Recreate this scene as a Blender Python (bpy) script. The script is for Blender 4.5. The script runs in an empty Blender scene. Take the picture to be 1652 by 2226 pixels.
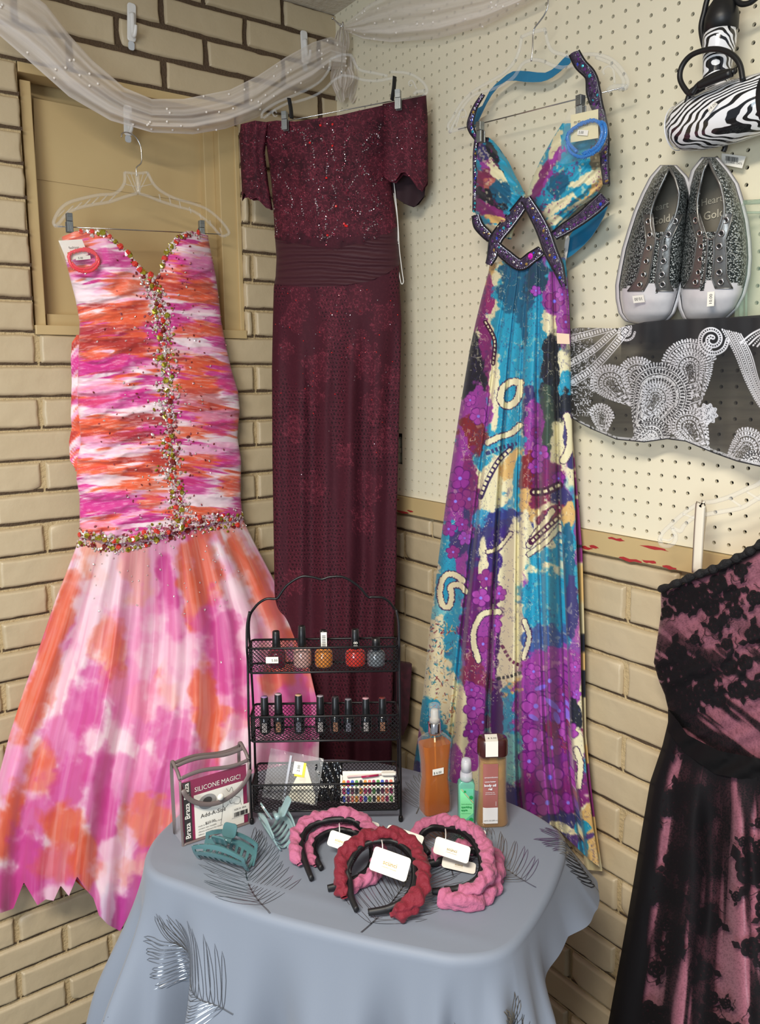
import bpy, math, random
import numpy as np
from mathutils import Vector, Matrix

# ------------------------------------------------------------------ camera, light, exposure
SC = bpy.context.scene
COL = SC.collection
CAM = np.array([-1.2149, -1.8067, 1.5507])          # metres, floor at z = 0, room corner at x = y = 0
F_PX, PX0, PY0 = 1713.71, 786.4, 1052.9
def cam_axes(yaw=0.6141, pitch=-0.1325, roll=-0.0138):
    f = np.array([math.sin(yaw)*math.cos(pitch), math.cos(yaw)*math.cos(pitch), math.sin(pitch)])
    r = np.array([math.cos(yaw), -math.sin(yaw), 0.]); u = np.cross(r, f)
    return r*math.cos(roll)+u*math.sin(roll), -r*math.sin(roll)+u*math.cos(roll), f
CR, CU, CF = cam_axes()
cd = bpy.data.cameras.new('camera'); cam = bpy.data.objects.new('camera', cd); COL.objects.link(cam)
cam.matrix_world = Matrix(((CR[0], CU[0], -CF[0], CAM[0]), (CR[1], CU[1], -CF[1], CAM[1]), (CR[2], CU[2], -CF[2], CAM[2]), (0, 0, 0, 1)))
cd.sensor_fit = 'HORIZONTAL'; cd.sensor_width = 36.0; cd.lens = 36.0*F_PX/1652
cd.shift_x = (826-PX0)/1652; cd.shift_y = (PY0-1113)/1652; cd.clip_start = 0.02
SC.camera = cam
SC.view_settings.view_transform = 'Standard'; SC.view_settings.look = 'None'
SC.view_settings.gamma = 1.0; SC.view_settings.use_curve_mapping = False
SC.view_settings.exposure = 0.36
w = bpy.data.worlds.new('world'); SC.world = w; w.use_nodes = True
bg = w.node_tree.nodes['Background']; bg.inputs[0].default_value = (0.78, 0.86, 1.0, 1); bg.inputs[1].default_value = 0.30
def area(name, loc, target, sx, sy, power, color):
    l = bpy.data.lights.new(name, 'AREA'); l.shape = 'RECTANGLE'; l.size = sx; l.size_y = sy; l.energy = power; l.color = color
    o = bpy.data.objects.new(name, l); COL.objects.link(o); o.location = loc
    o.rotation_euler = (Vector(target)-Vector(loc)).to_track_quat('-Z', 'Y').to_euler()
    return o
area('ceiling_light', (-1.85, -1.75, 2.46), (-1.8, -1.7, 0), 0.9, 0.35, 62, (1.0, 0.92, 0.80))
area('window_light', (-3.1, -2.6, 1.25), (-0.4, -0.6, 0.9), 1.1, 1.0, 34, (0.80, 0.91, 1.0))

# ------------------------------------------------------------------ helpers
class Plane:
    """a vertical or tilted plane standing in the room; pt() gives where a photo pixel lands on it"""
    def __init__(s, o, n): s.o = np.array(o, float); s.n = np.array(n, float); s.n /= np.linalg.norm(s.n)
    def pt(s, x, y, off=0.0):
        x = np.asarray(x, float); y = np.asarray(y, float)
        d = CF + ((x-PX0)/F_PX)[..., None]*CR - ((y-PY0)/F_PX)[..., None]*CU
        t = ((s.o-CAM)@s.n + off)/(d@s.n)
        return CAM + t[..., None]*d
def PL(off): return Plane((0, -off, 0), (0, -1, 0))
def PR(off): return Plane((-off, 0, 0), (-1, 0, 0))
TZ = 0.793
def PT(z): return Plane((0, 0, z), (0, 0, 1))
def lin(c):
    c = np.asarray(c, float)/255.0
    return np.where(c <= 0.04045, c/12.92, ((c+0.055)/1.055)**2.4)
def ss(a, b, x):
    t = np.clip((np.asarray(x, float)-a)/(b-a+1e-12), 0, 1); return t*t*(3-2*t)
def _h(ix, iy, seed):
    n = (ix.astype(np.int64)*374761393 + iy.astype(np.int64)*668265263 + seed*1442695041) & 0xffffffff
    n = ((n ^ (n >> 13))*1274126177) & 0xffffffff
    return ((n ^ (n >> 16)) & 0xffffff)/float(0xffffff)
def vn(x, y, seed=0):
    x = np.asarray(x, float); y = np.asarray(y, float)
    ix = np.floor(x); iy = np.floor(y); fx = x-ix; fy = y-iy
    fx = fx*fx*(3-2*fx); fy = fy*fy*(3-2*fy)
    a = _h(ix, iy, seed); b = _h(ix+1, iy, seed); c = _h(ix, iy+1, seed); d = _h(ix+1, iy+1, seed)
    return (a*(1-fx)+b*fx)*(1-fy)+(c*(1-fx)+d*fx)*fy
def fbm(x, y, seed=0, o=4):
    s = 0; a = 0.5; t = 0
    for i in range(o):
        s = s+a*vn(x*2**i, y*2**i, seed+i*17); t += a; a *= 0.5
    return s/t
def spline(pts, n=8, closed=False):
    P = [np.array(p, float) for p in pts]
    if closed: P = [P[-1]]+P+[P[0], P[1]]
    else: P = [2*P[0]-P[1]]+P+[2*P[-1]-P[-2]]
    out = []
    for i in range(1, len(P)-2):
        for k in range(n):
            t = k/n; a, b, c, d = P[i-1], P[i], P[i+1], P[i+2]
            out.append(0.5*((2*b)+(-a+c)*t+(2*a-5*b+4*c-d)*t*t+(-a+3*b-3*c+d)*t**3))
    if not closed: out.append(P[-2])
    return np.array(out)

MATS = {}
def mat(name, col=(200, 200, 200), rough=0.5, metal=0.0, bump=None, trans=0.0, alpha=1.0, sheen=0.0, coat=0.0, ior=1.5, var=None, vc=False, vca=False, emis=None, transl=0.0, spec=0.5, clear=False):
    if name in MATS: return MATS[name]
    m = bpy.data.materials.new(name); m.use_nodes = True; nt = m.node_tree; N = nt.nodes; K = nt.links
    b = N['Principled BSDF']; out = N['Material Output']
    c = tuple(lin(col))+(1,)
    b.inputs['Base Color'].default_value = c; b.inputs['Roughness'].default_value = rough; b.inputs['Metallic'].default_value = metal
    b.inputs['Transmission Weight'].default_value = trans; b.inputs['IOR'].default_value = ior; b.inputs['Sheen Weight'].default_value = sheen
    b.inputs['Coat Weight'].default_value = coat; b.inputs['Specular IOR Level'].default_value = spec
    src = None
    if var:
        tc = N.new('ShaderNodeTexCoord'); no = N.new('ShaderNodeTexNoise'); no.inputs['Scale'].default_value = var[0]; no.inputs['Detail'].default_value = 6
        K.new(tc.outputs['Object'], no.inputs['Vector'])
        rp = N.new('ShaderNodeValToRGB'); rp.color_ramp.elements[0].position = 0.3; rp.color_ramp.elements[1].position = 0.7
        rp.color_ramp.elements[0].color = c; rp.color_ramp.elements[1].color = tuple(lin(var[1]))+(1,)
        K.new(no.outputs['Fac'], rp.inputs['Fac']); K.new(rp.outputs['Color'], b.inputs['Base Color']); src = rp.outputs['Color']
    if vc:
        at = N.new('ShaderNodeAttribute'); at.attribute_name = 'Col'; K.new(at.outputs['Color'], b.inputs['Base Color']); src = at.outputs['Color']
    if bump:
        tc = N.new('ShaderNodeTexCoord'); no = N.new('ShaderNodeTexNoise'); no.inputs['Scale'].default_value = bump[0]; no.inputs['Detail'].default_value = 5
        bp = N.new('ShaderNodeBump'); bp.inputs['Strength'].default_value = bump[1]; bp.inputs['Distance'].default_value = bump[2] if len(bump) > 2 else 0.002
        K.new(tc.outputs['Object'], no.inputs['Vector']); K.new(no.outputs['Fac'], bp.inputs['Height']); K.new(bp.outputs['Normal'], b.inputs['Normal'])
    surf = b.outputs[0]
    if transl > 0:
        tl = N.new('ShaderNodeBsdfTranslucent'); mx = N.new('ShaderNodeMixShader'); mx.inputs[0].default_value = transl
        if src: K.new(src, tl.inputs[0])
        else: tl.inputs[0].default_value = c
        K.new(surf, mx.inputs[1]); K.new(tl.outputs[0], mx.inputs[2]); surf = mx.outputs[0]
    if alpha < 1 or vca or clear:
        tr = N.new('ShaderNodeBsdfTransparent'); mx = N.new('ShaderNodeMixShader')
        if vca: K.new(at.outputs['Alpha'], mx.inputs[0])
        elif clear:      # thin clear plastic: reflective towards grazing angles, see-through face on
            lw = N.new('ShaderNodeLayerWeight'); lw.inputs[0].default_value = 0.35
            ma = N.new('ShaderNodeMath'); ma.operation = 'MULTIPLY_ADD'; ma.inputs[1].default_value = 0.60; ma.inputs[2].default_value = alpha
            ma.use_clamp = True
            pw = N.new('ShaderNodeMath'); pw.operation = 'POWER'; pw.inputs[1].default_value = 2.4; K.new(lw.outputs['Facing'], pw.inputs[0]); K.new(pw.outputs[0], ma.inputs[0]); K.new(ma.outputs[0], mx.inputs[0])
        else: mx.inputs[0].default_value = alpha
        K.new(tr.outputs[0], mx.inputs[1]); K.new(surf, mx.inputs[2]); surf = mx.outputs[0]
    K.new(surf, out.inputs['Surface'])
    MATS[name] = m; return m

OFFS = {}
def tagged(o, label=None, cat=None, group=None, kind=None):
    if label: o['label'] = label
    if cat: o['category'] = cat
    if group: o['group'] = group
    if kind: o['kind'] = kind
    return o
def thing(name, label, cat, loc, rotz=0.0, group=None, M=None):
    o = bpy.data.objects.new(name, None); o.empty_display_size = 0.03; COL.objects.link(o)
    if M is None: M = Matrix.Translation(Vector([float(v) for v in loc])) @ Matrix.Rotation(rotz, 4, 'Z')
    o.matrix_world = M; OFFS[o.name] = M
    return tagged(o, label, cat, group)
class MB:
    """collects geometry and links it as one mesh"""
    def __init__(s): s.v = []; s.f = []; s.mi = []; s.n = 0; s.c = []; s.sm = []
    def add(s, V, Fc, mi=0, col=None, smooth=True):
        V = np.asarray(V, float).reshape(-1, 3); s.v.append(V)
        for fc in Fc: s.f.append(tuple(int(i)+s.n for i in fc))
        s.mi += [mi]*len(Fc); s.sm += [smooth]*len(Fc); s.n += len(V)
        if col is not None: s.c.append(np.asarray(col, float).reshape(-1, 4))
        else: s.c.append(np.ones((len(V), 4)))
        return s
    def box(s, c, size, ax=None, mi=0):
        c = np.array(c, float); h = np.array(size, float)/2; A = np.eye(3) if ax is None else np.array(ax, float)
        V = [c+A[0]*x*h[0]+A[1]*y*h[1]+A[2]*z*h[2] for x in (-1, 1) for y in (-1, 1) for z in (-1, 1)]
        return s.add(V, [(0, 1, 3, 2), (4, 6, 7, 5), (0, 4, 5, 1), (2, 3, 7, 6), (0, 2, 6, 4), (1, 5, 7, 3)], mi, smooth=False)
    def rbox(s, c, size, r, ax=None, mi=0, seg=3, axis=2):
        """box with the four edges parallel to its third axis rounded and its rims softened"""
        w_, h_, d_ = size; poly = []
        for cx, cy, a0 in ((1, 1, 0), (-1, 1, 90), (-1, -1, 180), (1, -1, 270)):
            for k in range(seg+1):
                a = math.radians(a0+90*k/seg); poly.append((cx*(w_/2-r)+r*math.cos(a), cy*(h_/2-r)+r*math.sin(a)))
        poly = np.array(poly); e = min(r*0.4, d_*0.2); A = np.eye(3) if ax is None else np.array(ax, float); c = np.array(c, float)
        rings = []
        for z, k in ((-d_/2, -e), (-d_/2+e, 0), (d_/2-e, 0), (d_/2, -e)):
            q = poly*np.array([(w_/2+k)/(w_/2), (h_/2+k)/(h_/2)])
            rings.append(c+q[:, :1]*A[0]+q[:, 1:]*A[1]+z*A[2])
        n = len(poly); Fc = []
        for i in range(3):
            for j in range(n): Fc.append((i*n+j, i*n+(j+1) % n, (i+1)*n+(j+1) % n, (i+1)*n+j))
        Fc.append(tuple(range(n-1, -1, -1))); Fc.append(tuple(3*n+j for j in range(n)))
        return s.add(np.concatenate(rings), Fc, mi, smooth=False)
    def grid(s, P, mi=0, col=None, closed_u=False, smooth=True, mask=None):
        H, W = P.shape[:2]; idx = np.arange(H*W).reshape(H, W)
        if closed_u: idx = np.concatenate([idx, idx[:, :1]], 1)
        a = idx[:-1, :-1]; b = idx[:-1, 1:]; c = idx[1:, 1:]; d = idx[1:, :-1]
        Q = np.stack([a, d, c, b], -1)
        Q = Q[mask] if mask is not None else Q.reshape(-1, 4)
        Q = Q.reshape(-1, 4)
        s.v.append(P.reshape(-1, 3)); s.f += list(map(tuple, (Q+s.n).tolist())); s.mi += [mi]*len(Q); s.sm += [smooth]*len(Q); s.n += H*W
        s.c.append(np.ones((H*W, 4)) if col is None else np.asarray(col, float).reshape(-1, 4))
        return s
    def tube(s, pts, r, n=8, mi=0, closed=False, cap=True, flat=None):
        P = np.asarray(pts, float); m = len(P); R_ = np.broadcast_to(np.asarray(r, float), (m,))
        T = np.zeros_like(P)
        if closed: T = np.roll(P, -1, 0)-np.roll(P, 1, 0)
        else: T[1:-1] = P[2:]-P[:-2]; T[0] = P[1]-P[0]; T[-1] = P[-1]-P[-2]
        T /= np.linalg.norm(T, axis=1)[:, None]+1e-12
        a = np.array([0, 0, 1.]) if abs(T[0][2]) < 0.9 else np.array([1., 0, 0])
        nr = a-T[0]*(a@T[0]); nr /= np.linalg.norm(nr); rings = []
        for i in range(m):
            nr = nr-T[i]*(nr@T[i]); nr /= np.linalg.norm(nr)+1e-12; bn = np.cross(T[i], nr)
            an = np.arange(n)*2*math.pi/n; k = 1.0 if flat is None else flat
            rings.append(P[i]+R_[i]*(np.cos(an)[:, None]*nr+k*np.sin(an)[:, None]*bn))
        Fc = []
        for i in range(m if closed else m-1):
            j2 = (i+1) % m
            for j in range(n): Fc.append((i*n+j, i*n+(j+1) % n, j2*n+(j+1) % n, j2*n+j))
        if cap and not closed: Fc += [tuple(range(n-1, -1, -1)), tuple((m-1)*n+j for j in range(n))]
        return s.add(np.concatenate(rings), Fc, mi)
    def lathe(s, prof, c=(0, 0, 0), n=20, mi=0, ax=None, sq=1.0, cap=True):
        A = np.eye(3) if ax is None else np.array(ax, float); c = np.array(c, float); rings = []
        an = np.arange(n)*2*math.pi/n
        for r, z in prof: rings.append(c+r*np.cos(an)[:, None]*A[0]+sq*r*np.sin(an)[:, None]*A[1]+z*A[2])
        m = len(prof); Fc = [(i*n+j, i*n+(j+1) % n, (i+1)*n+(j+1) % n, (i+1)*n+j) for i in range(m-1) for j in range(n)]
        if cap: Fc += [tuple(range(n-1, -1, -1)), tuple((m-1)*n+j for j in range(n))]
        return s.add(np.concatenate(rings), Fc, mi)
    def ball(s, c, r, n=6, mi=0):
        pr = [(r*math.sin(math.pi*k/n)+1e-5, -r*math.cos(math.pi*k/n)) for k in range(n+1)]
        return s.lathe(pr, c, n+2, mi)
    def gem(s, c, r, nrm, mi=0, sx=1.0, rot=0.0):
        nrm = np.array(nrm, float); a = np.cross(nrm, [0.3, 0.2, 1]); a /= np.linalg.norm(a); b = np.cross(nrm, a); c = np.array(c, float)
        e1 = a*math.cos(rot)+b*math.sin(rot); e2 = -a*math.sin(rot)+b*math.cos(rot); V = []
        for k in range(6):
            t = k*math.pi/3; V.append(c+r*sx*math.cos(t)*e1+r*math.sin(t)*e2)
        for k in range(6):
            t = k*math.pi/3+0.5; V.append(c+0.5*r*sx*math.cos(t)*e1+0.5*r*math.sin(t)*e2+nrm*r*0.55)
        Fc = [(k, (k+1) % 6, 6+(k+1) % 6, 6+k) for k in range(6)]+[tuple(range(6, 12))]
        return s.add(V, Fc, mi, smooth=False)
    def prism(s, poly, o, ex, ey, d, mi=0):
        """2D outline extruded by d along ex x ey"""
        poly = np.asarray(poly, float); o = np.array(o, float); ex = np.array(ex, float); ey = np.array(ey, float); nz = np.cross(ex, ey); nz /= np.linalg.norm(nz)
        n = len(poly); a = o+poly[:, :1]*ex+poly[:, 1:]*ey
        Fc = [tuple(range(n-1, -1, -1)), tuple(n+j for j in range(n))]+[(j, (j+1) % n, n+(j+1) % n, n+j) for j in range(n)]
        return s.add(np.concatenate([a, a+nz*d]), Fc, mi, smooth=False)
    def ribbon(s, pts, nrm, w_, mi=0, closed=False):
        P = np.asarray(pts, float); T = np.gradient(P, axis=0); N_ = np.asarray(nrm, float)
        if closed: T = np.roll(P, -1, 0)-np.roll(P, 1, 0)
        S = np.cross(T, N_); S /= np.linalg.norm(S, axis=1)[:, None]+1e-12
        m = len(P); V = np.empty((2*m, 3)); V[0::2] = P-S*w_/2; V[1::2] = P+S*w_/2
        R_ = range(m if closed else m-1)
        return s.add(V, [(2*i, 2*i+1, 2*((i+1) % m)+1, 2*((i+1) % m)) for i in R_], mi)
    def build(s, name, mats, parent=None, world=True, label=None, vcol=False):
        me = bpy.data.meshes.new(name); V = np.concatenate(s.v) if s.v else np.zeros((0, 3))
        if parent is not None and world:
            Mi = np.array(OFFS[parent.name].inverted()); V = V@Mi[:3, :3].T+Mi[:3, 3]
        me.from_pydata(V.tolist(), [], s.f)
        if not isinstance(mats, (list, tuple)): mats = [mats]
        for m in mats: me.materials.append(m)
        me.polygons.foreach_set('material_index', s.mi); me.polygons.foreach_set('use_smooth', s.sm)
        if vcol:
            at = me.color_attributes.new('Col', 'FLOAT_COLOR', 'POINT'); at.data.foreach_set('color', np.concatenate(s.c).astype(np.float32).ravel())
        me.update(); o = bpy.data.objects.new(name, me); COL.objects.link(o)
        if parent is not None:
            o.parent = parent; OFFS[o.name] = OFFS[parent.name]
        else: OFFS[o.name] = Matrix.Identity(4)
        if label: o['label'] = label
        return o
def liquid(name, col, dense=0.35):
    if name in MATS: return MATS[name]
    m = bpy.data.materials.new(name); m.use_nodes = True; nt = m.node_tree; N = nt.nodes; K = nt.links; b = N['Principled BSDF']; c = tuple(lin(col))+(1,)
    b.inputs['Base Color'].default_value = c; b.inputs['Roughness'].default_value = .06; b.inputs['Coat Weight'].default_value = 1.0
    tr = N.new('ShaderNodeBsdfTransparent'); tr.inputs[0].default_value = tuple(lin(col)**.35)+(1,); mx = N.new('ShaderNodeMixShader'); mx.inputs[0].default_value = dense
    K.new(tr.outputs[0], mx.inputs[1]); K.new(b.outputs[0], mx.inputs[2]); K.new(mx.outputs[0], N['Material Output'].inputs['Surface']); MATS[name] = m; return m
def textmesh(mb, txt, o, ex, ey, size, mi=0, align='LEFT', lift=0.0004, bold=0.0, squeeze=1.0):
    cu = bpy.data.curves.new('lettering', 'FONT'); cu.body = txt; cu.size = size; cu.align_x = align; cu.offset = bold; cu.resolution_u = 2
    ob = bpy.data.objects.new('lettering', cu); COL.objects.link(ob)
    dg = bpy.context.evaluated_depsgraph_get(); me = bpy.data.meshes.new_from_object(ob.evaluated_get(dg))
    ex = np.array(ex, float); ey = np.array(ey, float); nz = np.cross(ex, ey); nz /= np.linalg.norm(nz); o = np.array(o, float)
    V = [o+v.co.x*squeeze*ex+v.co.y*ey+nz*lift for v in me.vertices]; Fc = [tuple(p.vertices) for p in me.polygons]
    if V: mb.add(V, Fc, mi, smooth=False)
    bpy.data.objects.remove(ob); bpy.data.meshes.remove(me); bpy.data.curves.remove(cu)

class Canvas:
    """dye printed into a cloth: colours per cloth point, X and Y are the cloth's own coordinates"""
    def __init__(s, X, Y, base=(255, 255, 255)):
        s.X = X.ravel(); s.Y = Y.ravel(); s.c = np.tile(np.asarray(base, float), (len(s.X), 1)); s.a = np.ones(len(s.X))
    def mix(s, m, col, idx=None):
        col = np.asarray(col, float); m = np.asarray(m, float)
        if idx is None: s.c += (col-s.c)*m[:, None]
        else: s.c[idx] += (col-s.c[idx])*m[:, None]
    def bb(s, x0, y0, x1, y1): return np.nonzero((s.X > x0) & (s.X < x1) & (s.Y > y0) & (s.Y < y1))[0]
    def ell(s, cx, cy, rx, ry, rot, col, rough=0.35, soft=0.12, fr=0.06, seed=None, a=1.0):
        m = max(rx, ry)*1.8; i = s.bb(cx-m, cy-m, cx+m, cy+m)
        if len(i) == 0: return
        x = s.X[i]-cx; y = s.Y[i]-cy; t = math.radians(rot); c_, s_ = math.cos(t), math.sin(t)
        d = np.sqrt(((x*c_+y*s_)/rx)**2+((-x*s_+y*c_)/ry)**2)
        seed = int(cx*7+cy*13) if seed is None else seed
        d = d+(fbm(s.X[i]*fr, s.Y[i]*fr, seed)-0.5)*2*rough
        s.mix((1-ss(1-soft, 1+soft, d))*a, col, i)
    def dist(s, i, pts):
        x = s.X[i]; y = s.Y[i]; D = np.full(len(i), 1e9); S_ = np.zeros(len(i)); acc = 0
        for (x0, y0), (x1, y1) in zip(pts[:-1], pts[1:]):
            dx, dy = x1-x0, y1-y0; L2 = dx*dx+dy*dy+1e-9; t = np.clip(((x-x0)*dx+(y-y0)*dy)/L2, 0, 1)
            d = np.hypot(x-x0-t*dx, y-y0-t*dy); b = d < D; D[b] = d[b]; S_[b] = (acc+t*math.sqrt(L2))[b]; acc += math.sqrt(L2)
        return D, S_
    def stroke(s, pts, w_, col, edge=0, rough=0.0, dots=None, taper=False, a=1.0):
        pts = spline(pts, 6); m = w_*2+6
        i = s.bb(pts[:, 0].min()-m, pts[:, 1].min()-m, pts[:, 0].max()+m, pts[:, 1].max()+m)
        if len(i) == 0: return
        D, S_ = s.dist(i, pts)
        if rough: D = D+(fbm(s.X[i]*0.35, s.Y[i]*0.35, 5)-0.5)*rough
        if edge: s.mix(1-ss(w_+edge-1, w_+edge, D), (60, 30, 80), i)
        if dots: s.mix((1-ss(w_-0.7, w_, D))*((S_ % dots) < dots*0.62), col, i)
        else: s.mix((1-ss(w_-0.7, w_+0.4, D))*a, col, i)
    def flower(s, cx, cy, r, col, rot=0, line=(90, 20, 110), eye=(140, 130, 240)):
        i = s.bb(cx-r*1.3, cy-r*1.3, cx+r*1.3, cy+r*1.3)
        if len(i) == 0: return
        x = s.X[i]-cx; y = s.Y[i]-cy; R_ = np.hypot(x, y); t = np.arctan2(y, x)+rot
        e = r*(0.62+0.38*np.abs(np.cos(t*2.5))**0.6)*(0.9+0.2*vn(t*2+9, R_*0+cx, 3)); d = R_/e
        s.mix(1-ss(0.95, 1.03, d), line, i); s.mix(1-ss(0.86, 0.94, d), np.asarray(col), i)
        pet = np.abs(np.cos(t*2.5)) < 0.13; s.mix(pet*(d < 0.9)*(R_ > r*0.2)*0.8, line, i)
        s.mix(ss(0.45, 0.15, d)*0.35, (120, 30, 120), i); s.mix(1-ss(r*0.13, r*0.18, R_), eye, i)
    def out(s): return np.concatenate([lin(np.clip(s.c, 0, 255)), s.a[:, None]], 1)

def ipl(pts):
    p = np.array(pts, float); return lambda t: np.interp(t, p[:, 0], p[:, 1])
def panel(plane, top, bot, xl, xr, off, rows, cols, colf, mb=None, back=0.012, mi=0, bfrom=0.0):
    """cloth panel: top(u), bot(u) rows and xl(y), xr(y) sides give its cut; off() its fullness out from the plane"""
    u = np.linspace(0, 1, cols)[None, :]*np.ones((rows, 1)); v = np.linspace(0, 1, rows)[:, None]*np.ones((1, cols))
    Y = top(u)+(bot(u)-top(u))*v; X = xl(Y)+(xr(Y)-xl(Y))*u
    P = plane.pt(X, Y, off(X, Y, u, v))
    C_ = colf(X, Y, u, v) if colf else None
    mb = mb or MB(); mb.grid(P, mi, C_)
    if back is not None:
        W = cols; k = max(1, rows//60); r = np.unique(np.r_[np.arange(0, rows, 1)])
        J = [0]+[int(cols*q) for q in (.04, .14, .28, .42, .56, .70, .84, .95)]+[cols-1]; B = np.stack([P[:, j]-plane.n*(0 if j in (0, cols-1) else back*(.5 if j in (J[1], J[-2]) else 1)) for j in J], 1)
        cb = None
        if C_ is not None:
            Cg = C_.reshape(rows, cols, 4); cb = np.stack([Cg[:, j] for j in J], 1)
        r0 = int(bfrom*rows); mb.grid(B[r0:, ::-1], mi, None if cb is None else cb[r0:, ::-1])
    return mb, (P, X, Y)
def surf_pt(G, x, y):
    """nearest point of a built cloth grid, with its normal"""
    P, X, Y = G; d = (X-x)**2+(Y-y)**2; k = int(np.argmin(d)); i, j = divmod(k, X.shape[1])
    i = min(max(i, 1), X.shape[0]-2); j = min(max(j, 1), X.shape[1]-2)
    n = np.cross(P[i+1, j]-P[i-1, j], P[i, j+1]-P[i, j-1]); n /= np.linalg.norm(n)+1e-12
    if n@(CAM-P[i, j]) < 0: n = -n
    return P[i, j], n
# ------------------------------------------------------------------ the room
rnd = random.Random(4)
M_PAINT = mat('tan_wall_paint', (196, 179, 148), 0.42, bump=(90, 0.35, 0.0016), var=(5, (188, 170, 138)))
M_PAINT2 = mat('tan_board_paint', (196, 172, 124), 0.5, bump=(30, 0.15, 0.001), var=(7, (190, 165, 118)))
M_MORTAR = mat('painted_mortar', (186, 164, 124), 0.7, bump=(160, 1.0, 0.004))
M_GAP = mat('bare_mortar_and_gap_shade', (88, 70, 52), 0.95, bump=(220, 1.0, 0.004))  # bare upper joints, and the shade line painted under each brick
def brick(mb, ex, nrm, x0, x1, z0, z1, seed, base):
    """one hand-laid painted brick with a soft, slightly uneven face; ex runs along the wall"""
    ex = np.array(ex, float); nrm = np.array(nrm, float); r_ = random.Random(seed)
    nx = max(4, int((x1-x0)/0.014)+7); nz = 12; e = 0.0045
    def ticks(a, b, n): return np.r_[a, a+e*0.4, a+e*0.9, np.linspace(a+e*1.7, b-e*1.7, n-6), b-e*0.9, b-e*0.4, b]
    xs = ticks(x0, x1, nx+2); zs = ticks(z0, z1, nz)
    X, Z = np.meshgrid(xs, zs); d = np.minimum(np.minimum(X-x0, x1-X), np.minimum(Z-z0, z1-Z))
    h = base+0.0125+r_.uniform(-0.002, 0.002)-0.0085*(1-ss(-0.001, e*1.15, d))**1.6
    h = h+(fbm(X*60, Z*60, seed % 97)-0.5)*0.0032
    edge = (d < e*1.0); wob = (fbm(X*35, Z*35, seed % 89)-0.5)*0.006
    Xw = X+np.where(edge & ((X-x0 < e) | (x1-X < e)), wob, 0); Zw = Z+np.where(edge, wob*0.7, 0)
    cr = r_.random()
    if cr < 0.3:      # a knocked corner
        cx, cz = (x0 if r_.random() < .5 else x1), (z0 if r_.random() < .7 else z1)
        h = h-0.010*(1-ss(0.004, 0.016, np.hypot(X-cx, (Z-cz)*1.2)))
    P = Xw[..., None]*ex+h[..., None]*nrm+Zw[..., None]*np.array([0, 0, 1.])
    H, W = P.shape[:2]; mb.grid(P)
    ring = np.concatenate([P[0], P[1:, -1], P[-1, -2::-1], P[-2:0:-1, 0]])
    low = ring-nrm*(np.maximum((ring@nrm)-base+0.006, 0.002))[:, None]
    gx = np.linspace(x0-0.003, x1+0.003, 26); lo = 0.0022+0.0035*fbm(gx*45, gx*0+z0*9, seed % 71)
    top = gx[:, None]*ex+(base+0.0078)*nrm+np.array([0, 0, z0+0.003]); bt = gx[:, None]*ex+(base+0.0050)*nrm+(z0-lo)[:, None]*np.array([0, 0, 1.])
    mb.grid(np.stack([top, bt]), 1)  # dark strip paints the shadow in the joint below the brick
    n = len(ring); mb.add(np.concatenate([ring, low]), [(i, (i+1) % n, n+(i+1) % n, n+i) for i in range(n)])
NX0, NX1, NZ0, NZ1 = -0.795, -0.292, 1.655, 2.2065          # the boarded-up opening in the left wall
def course_wall(mb, ex, nrm, rows, length, jfun, holes, base, sgn):
    for k, z0, z1 in rows:
        j0, pitch = jfun(k); x = j0
        segs = [(0.0, j0)]
        while x < length: segs.append((x, x+pitch)); x += pitch
        for a, b in segs:
            a += 0.0055; b -= 0.0055
            if b-a < 0.02: continue
            parts = [(a, b)]
            for (ha, hb, hz0, hz1) in holes:
                if z1 > hz0+0.012 and z0 < hz1-0.012:
                    q = []
                    for (c, d) in parts:
                        if d <= ha or c >= hb: q.append((c, d)); continue
                        if c < ha-0.012: q.append((c, ha))
                        if d > hb+0.012: q.append((hb, d))
                    parts = q
            for c, d in parts:
                A, B = sorted((sgn*c, sgn*d)); brick(mb, ex, nrm, A, B, z0+0.0045, z1-0.0045, int(k*131+c*977+9999), base)
mb = MB()
rows = [(k, 1.590+0.0685*k, 1.590+0.0685*(k+1)) for k in range(-23, 13)]
course_wall(mb, (1, 0, 0), (0, -1, 0), rows, 1.55,
            lambda k: ((0.062 if k % 2 else 0.166)+(-0.0013*k if k < 0 else 0.0), 0.2085), [(-NX1, -NX0, NZ0, NZ1)], 0.0, -1)
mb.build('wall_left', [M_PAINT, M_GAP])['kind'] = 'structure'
mb = MB()                                                      # mortar behind the bricks, open where the niche is
for (a, b, c, d) in ((-1.6, NX0, 0, 2.5), (NX1, 0.0, 0, 2.5), (NX0, NX1, 0, NZ0), (NX0, NX1, NZ1, 2.5)):
    nx, nz = max(2, int((b-a)/0.02)), max(2, int((d-c)/0.02)); X, Z = np.meshgrid(np.linspace(a, b, nx), np.linspace(c, d, nz))
    mb.grid(np.stack([X, -0.0025-0.002*vn(X*70, Z*70, 3)*(Z < 2.13), Z], -1))
mo = mb.build('wall_left_joints', M_MORTAR); mo['kind'] = 'structure'
# the upper joints of this wall were never painted: dark sandy lines
mb = MB()
X, Z = np.meshgrid(np.linspace(-1.6, 0, 90), np.linspace(2.2065, 2.5, 24)); mb.grid(np.stack([X, -0.0052-0.0015*vn(X*70, Z*70, 3), Z], -1))
mb.build('wall_left_bare_joints', M_GAP)['kind'] = 'structure'
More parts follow.
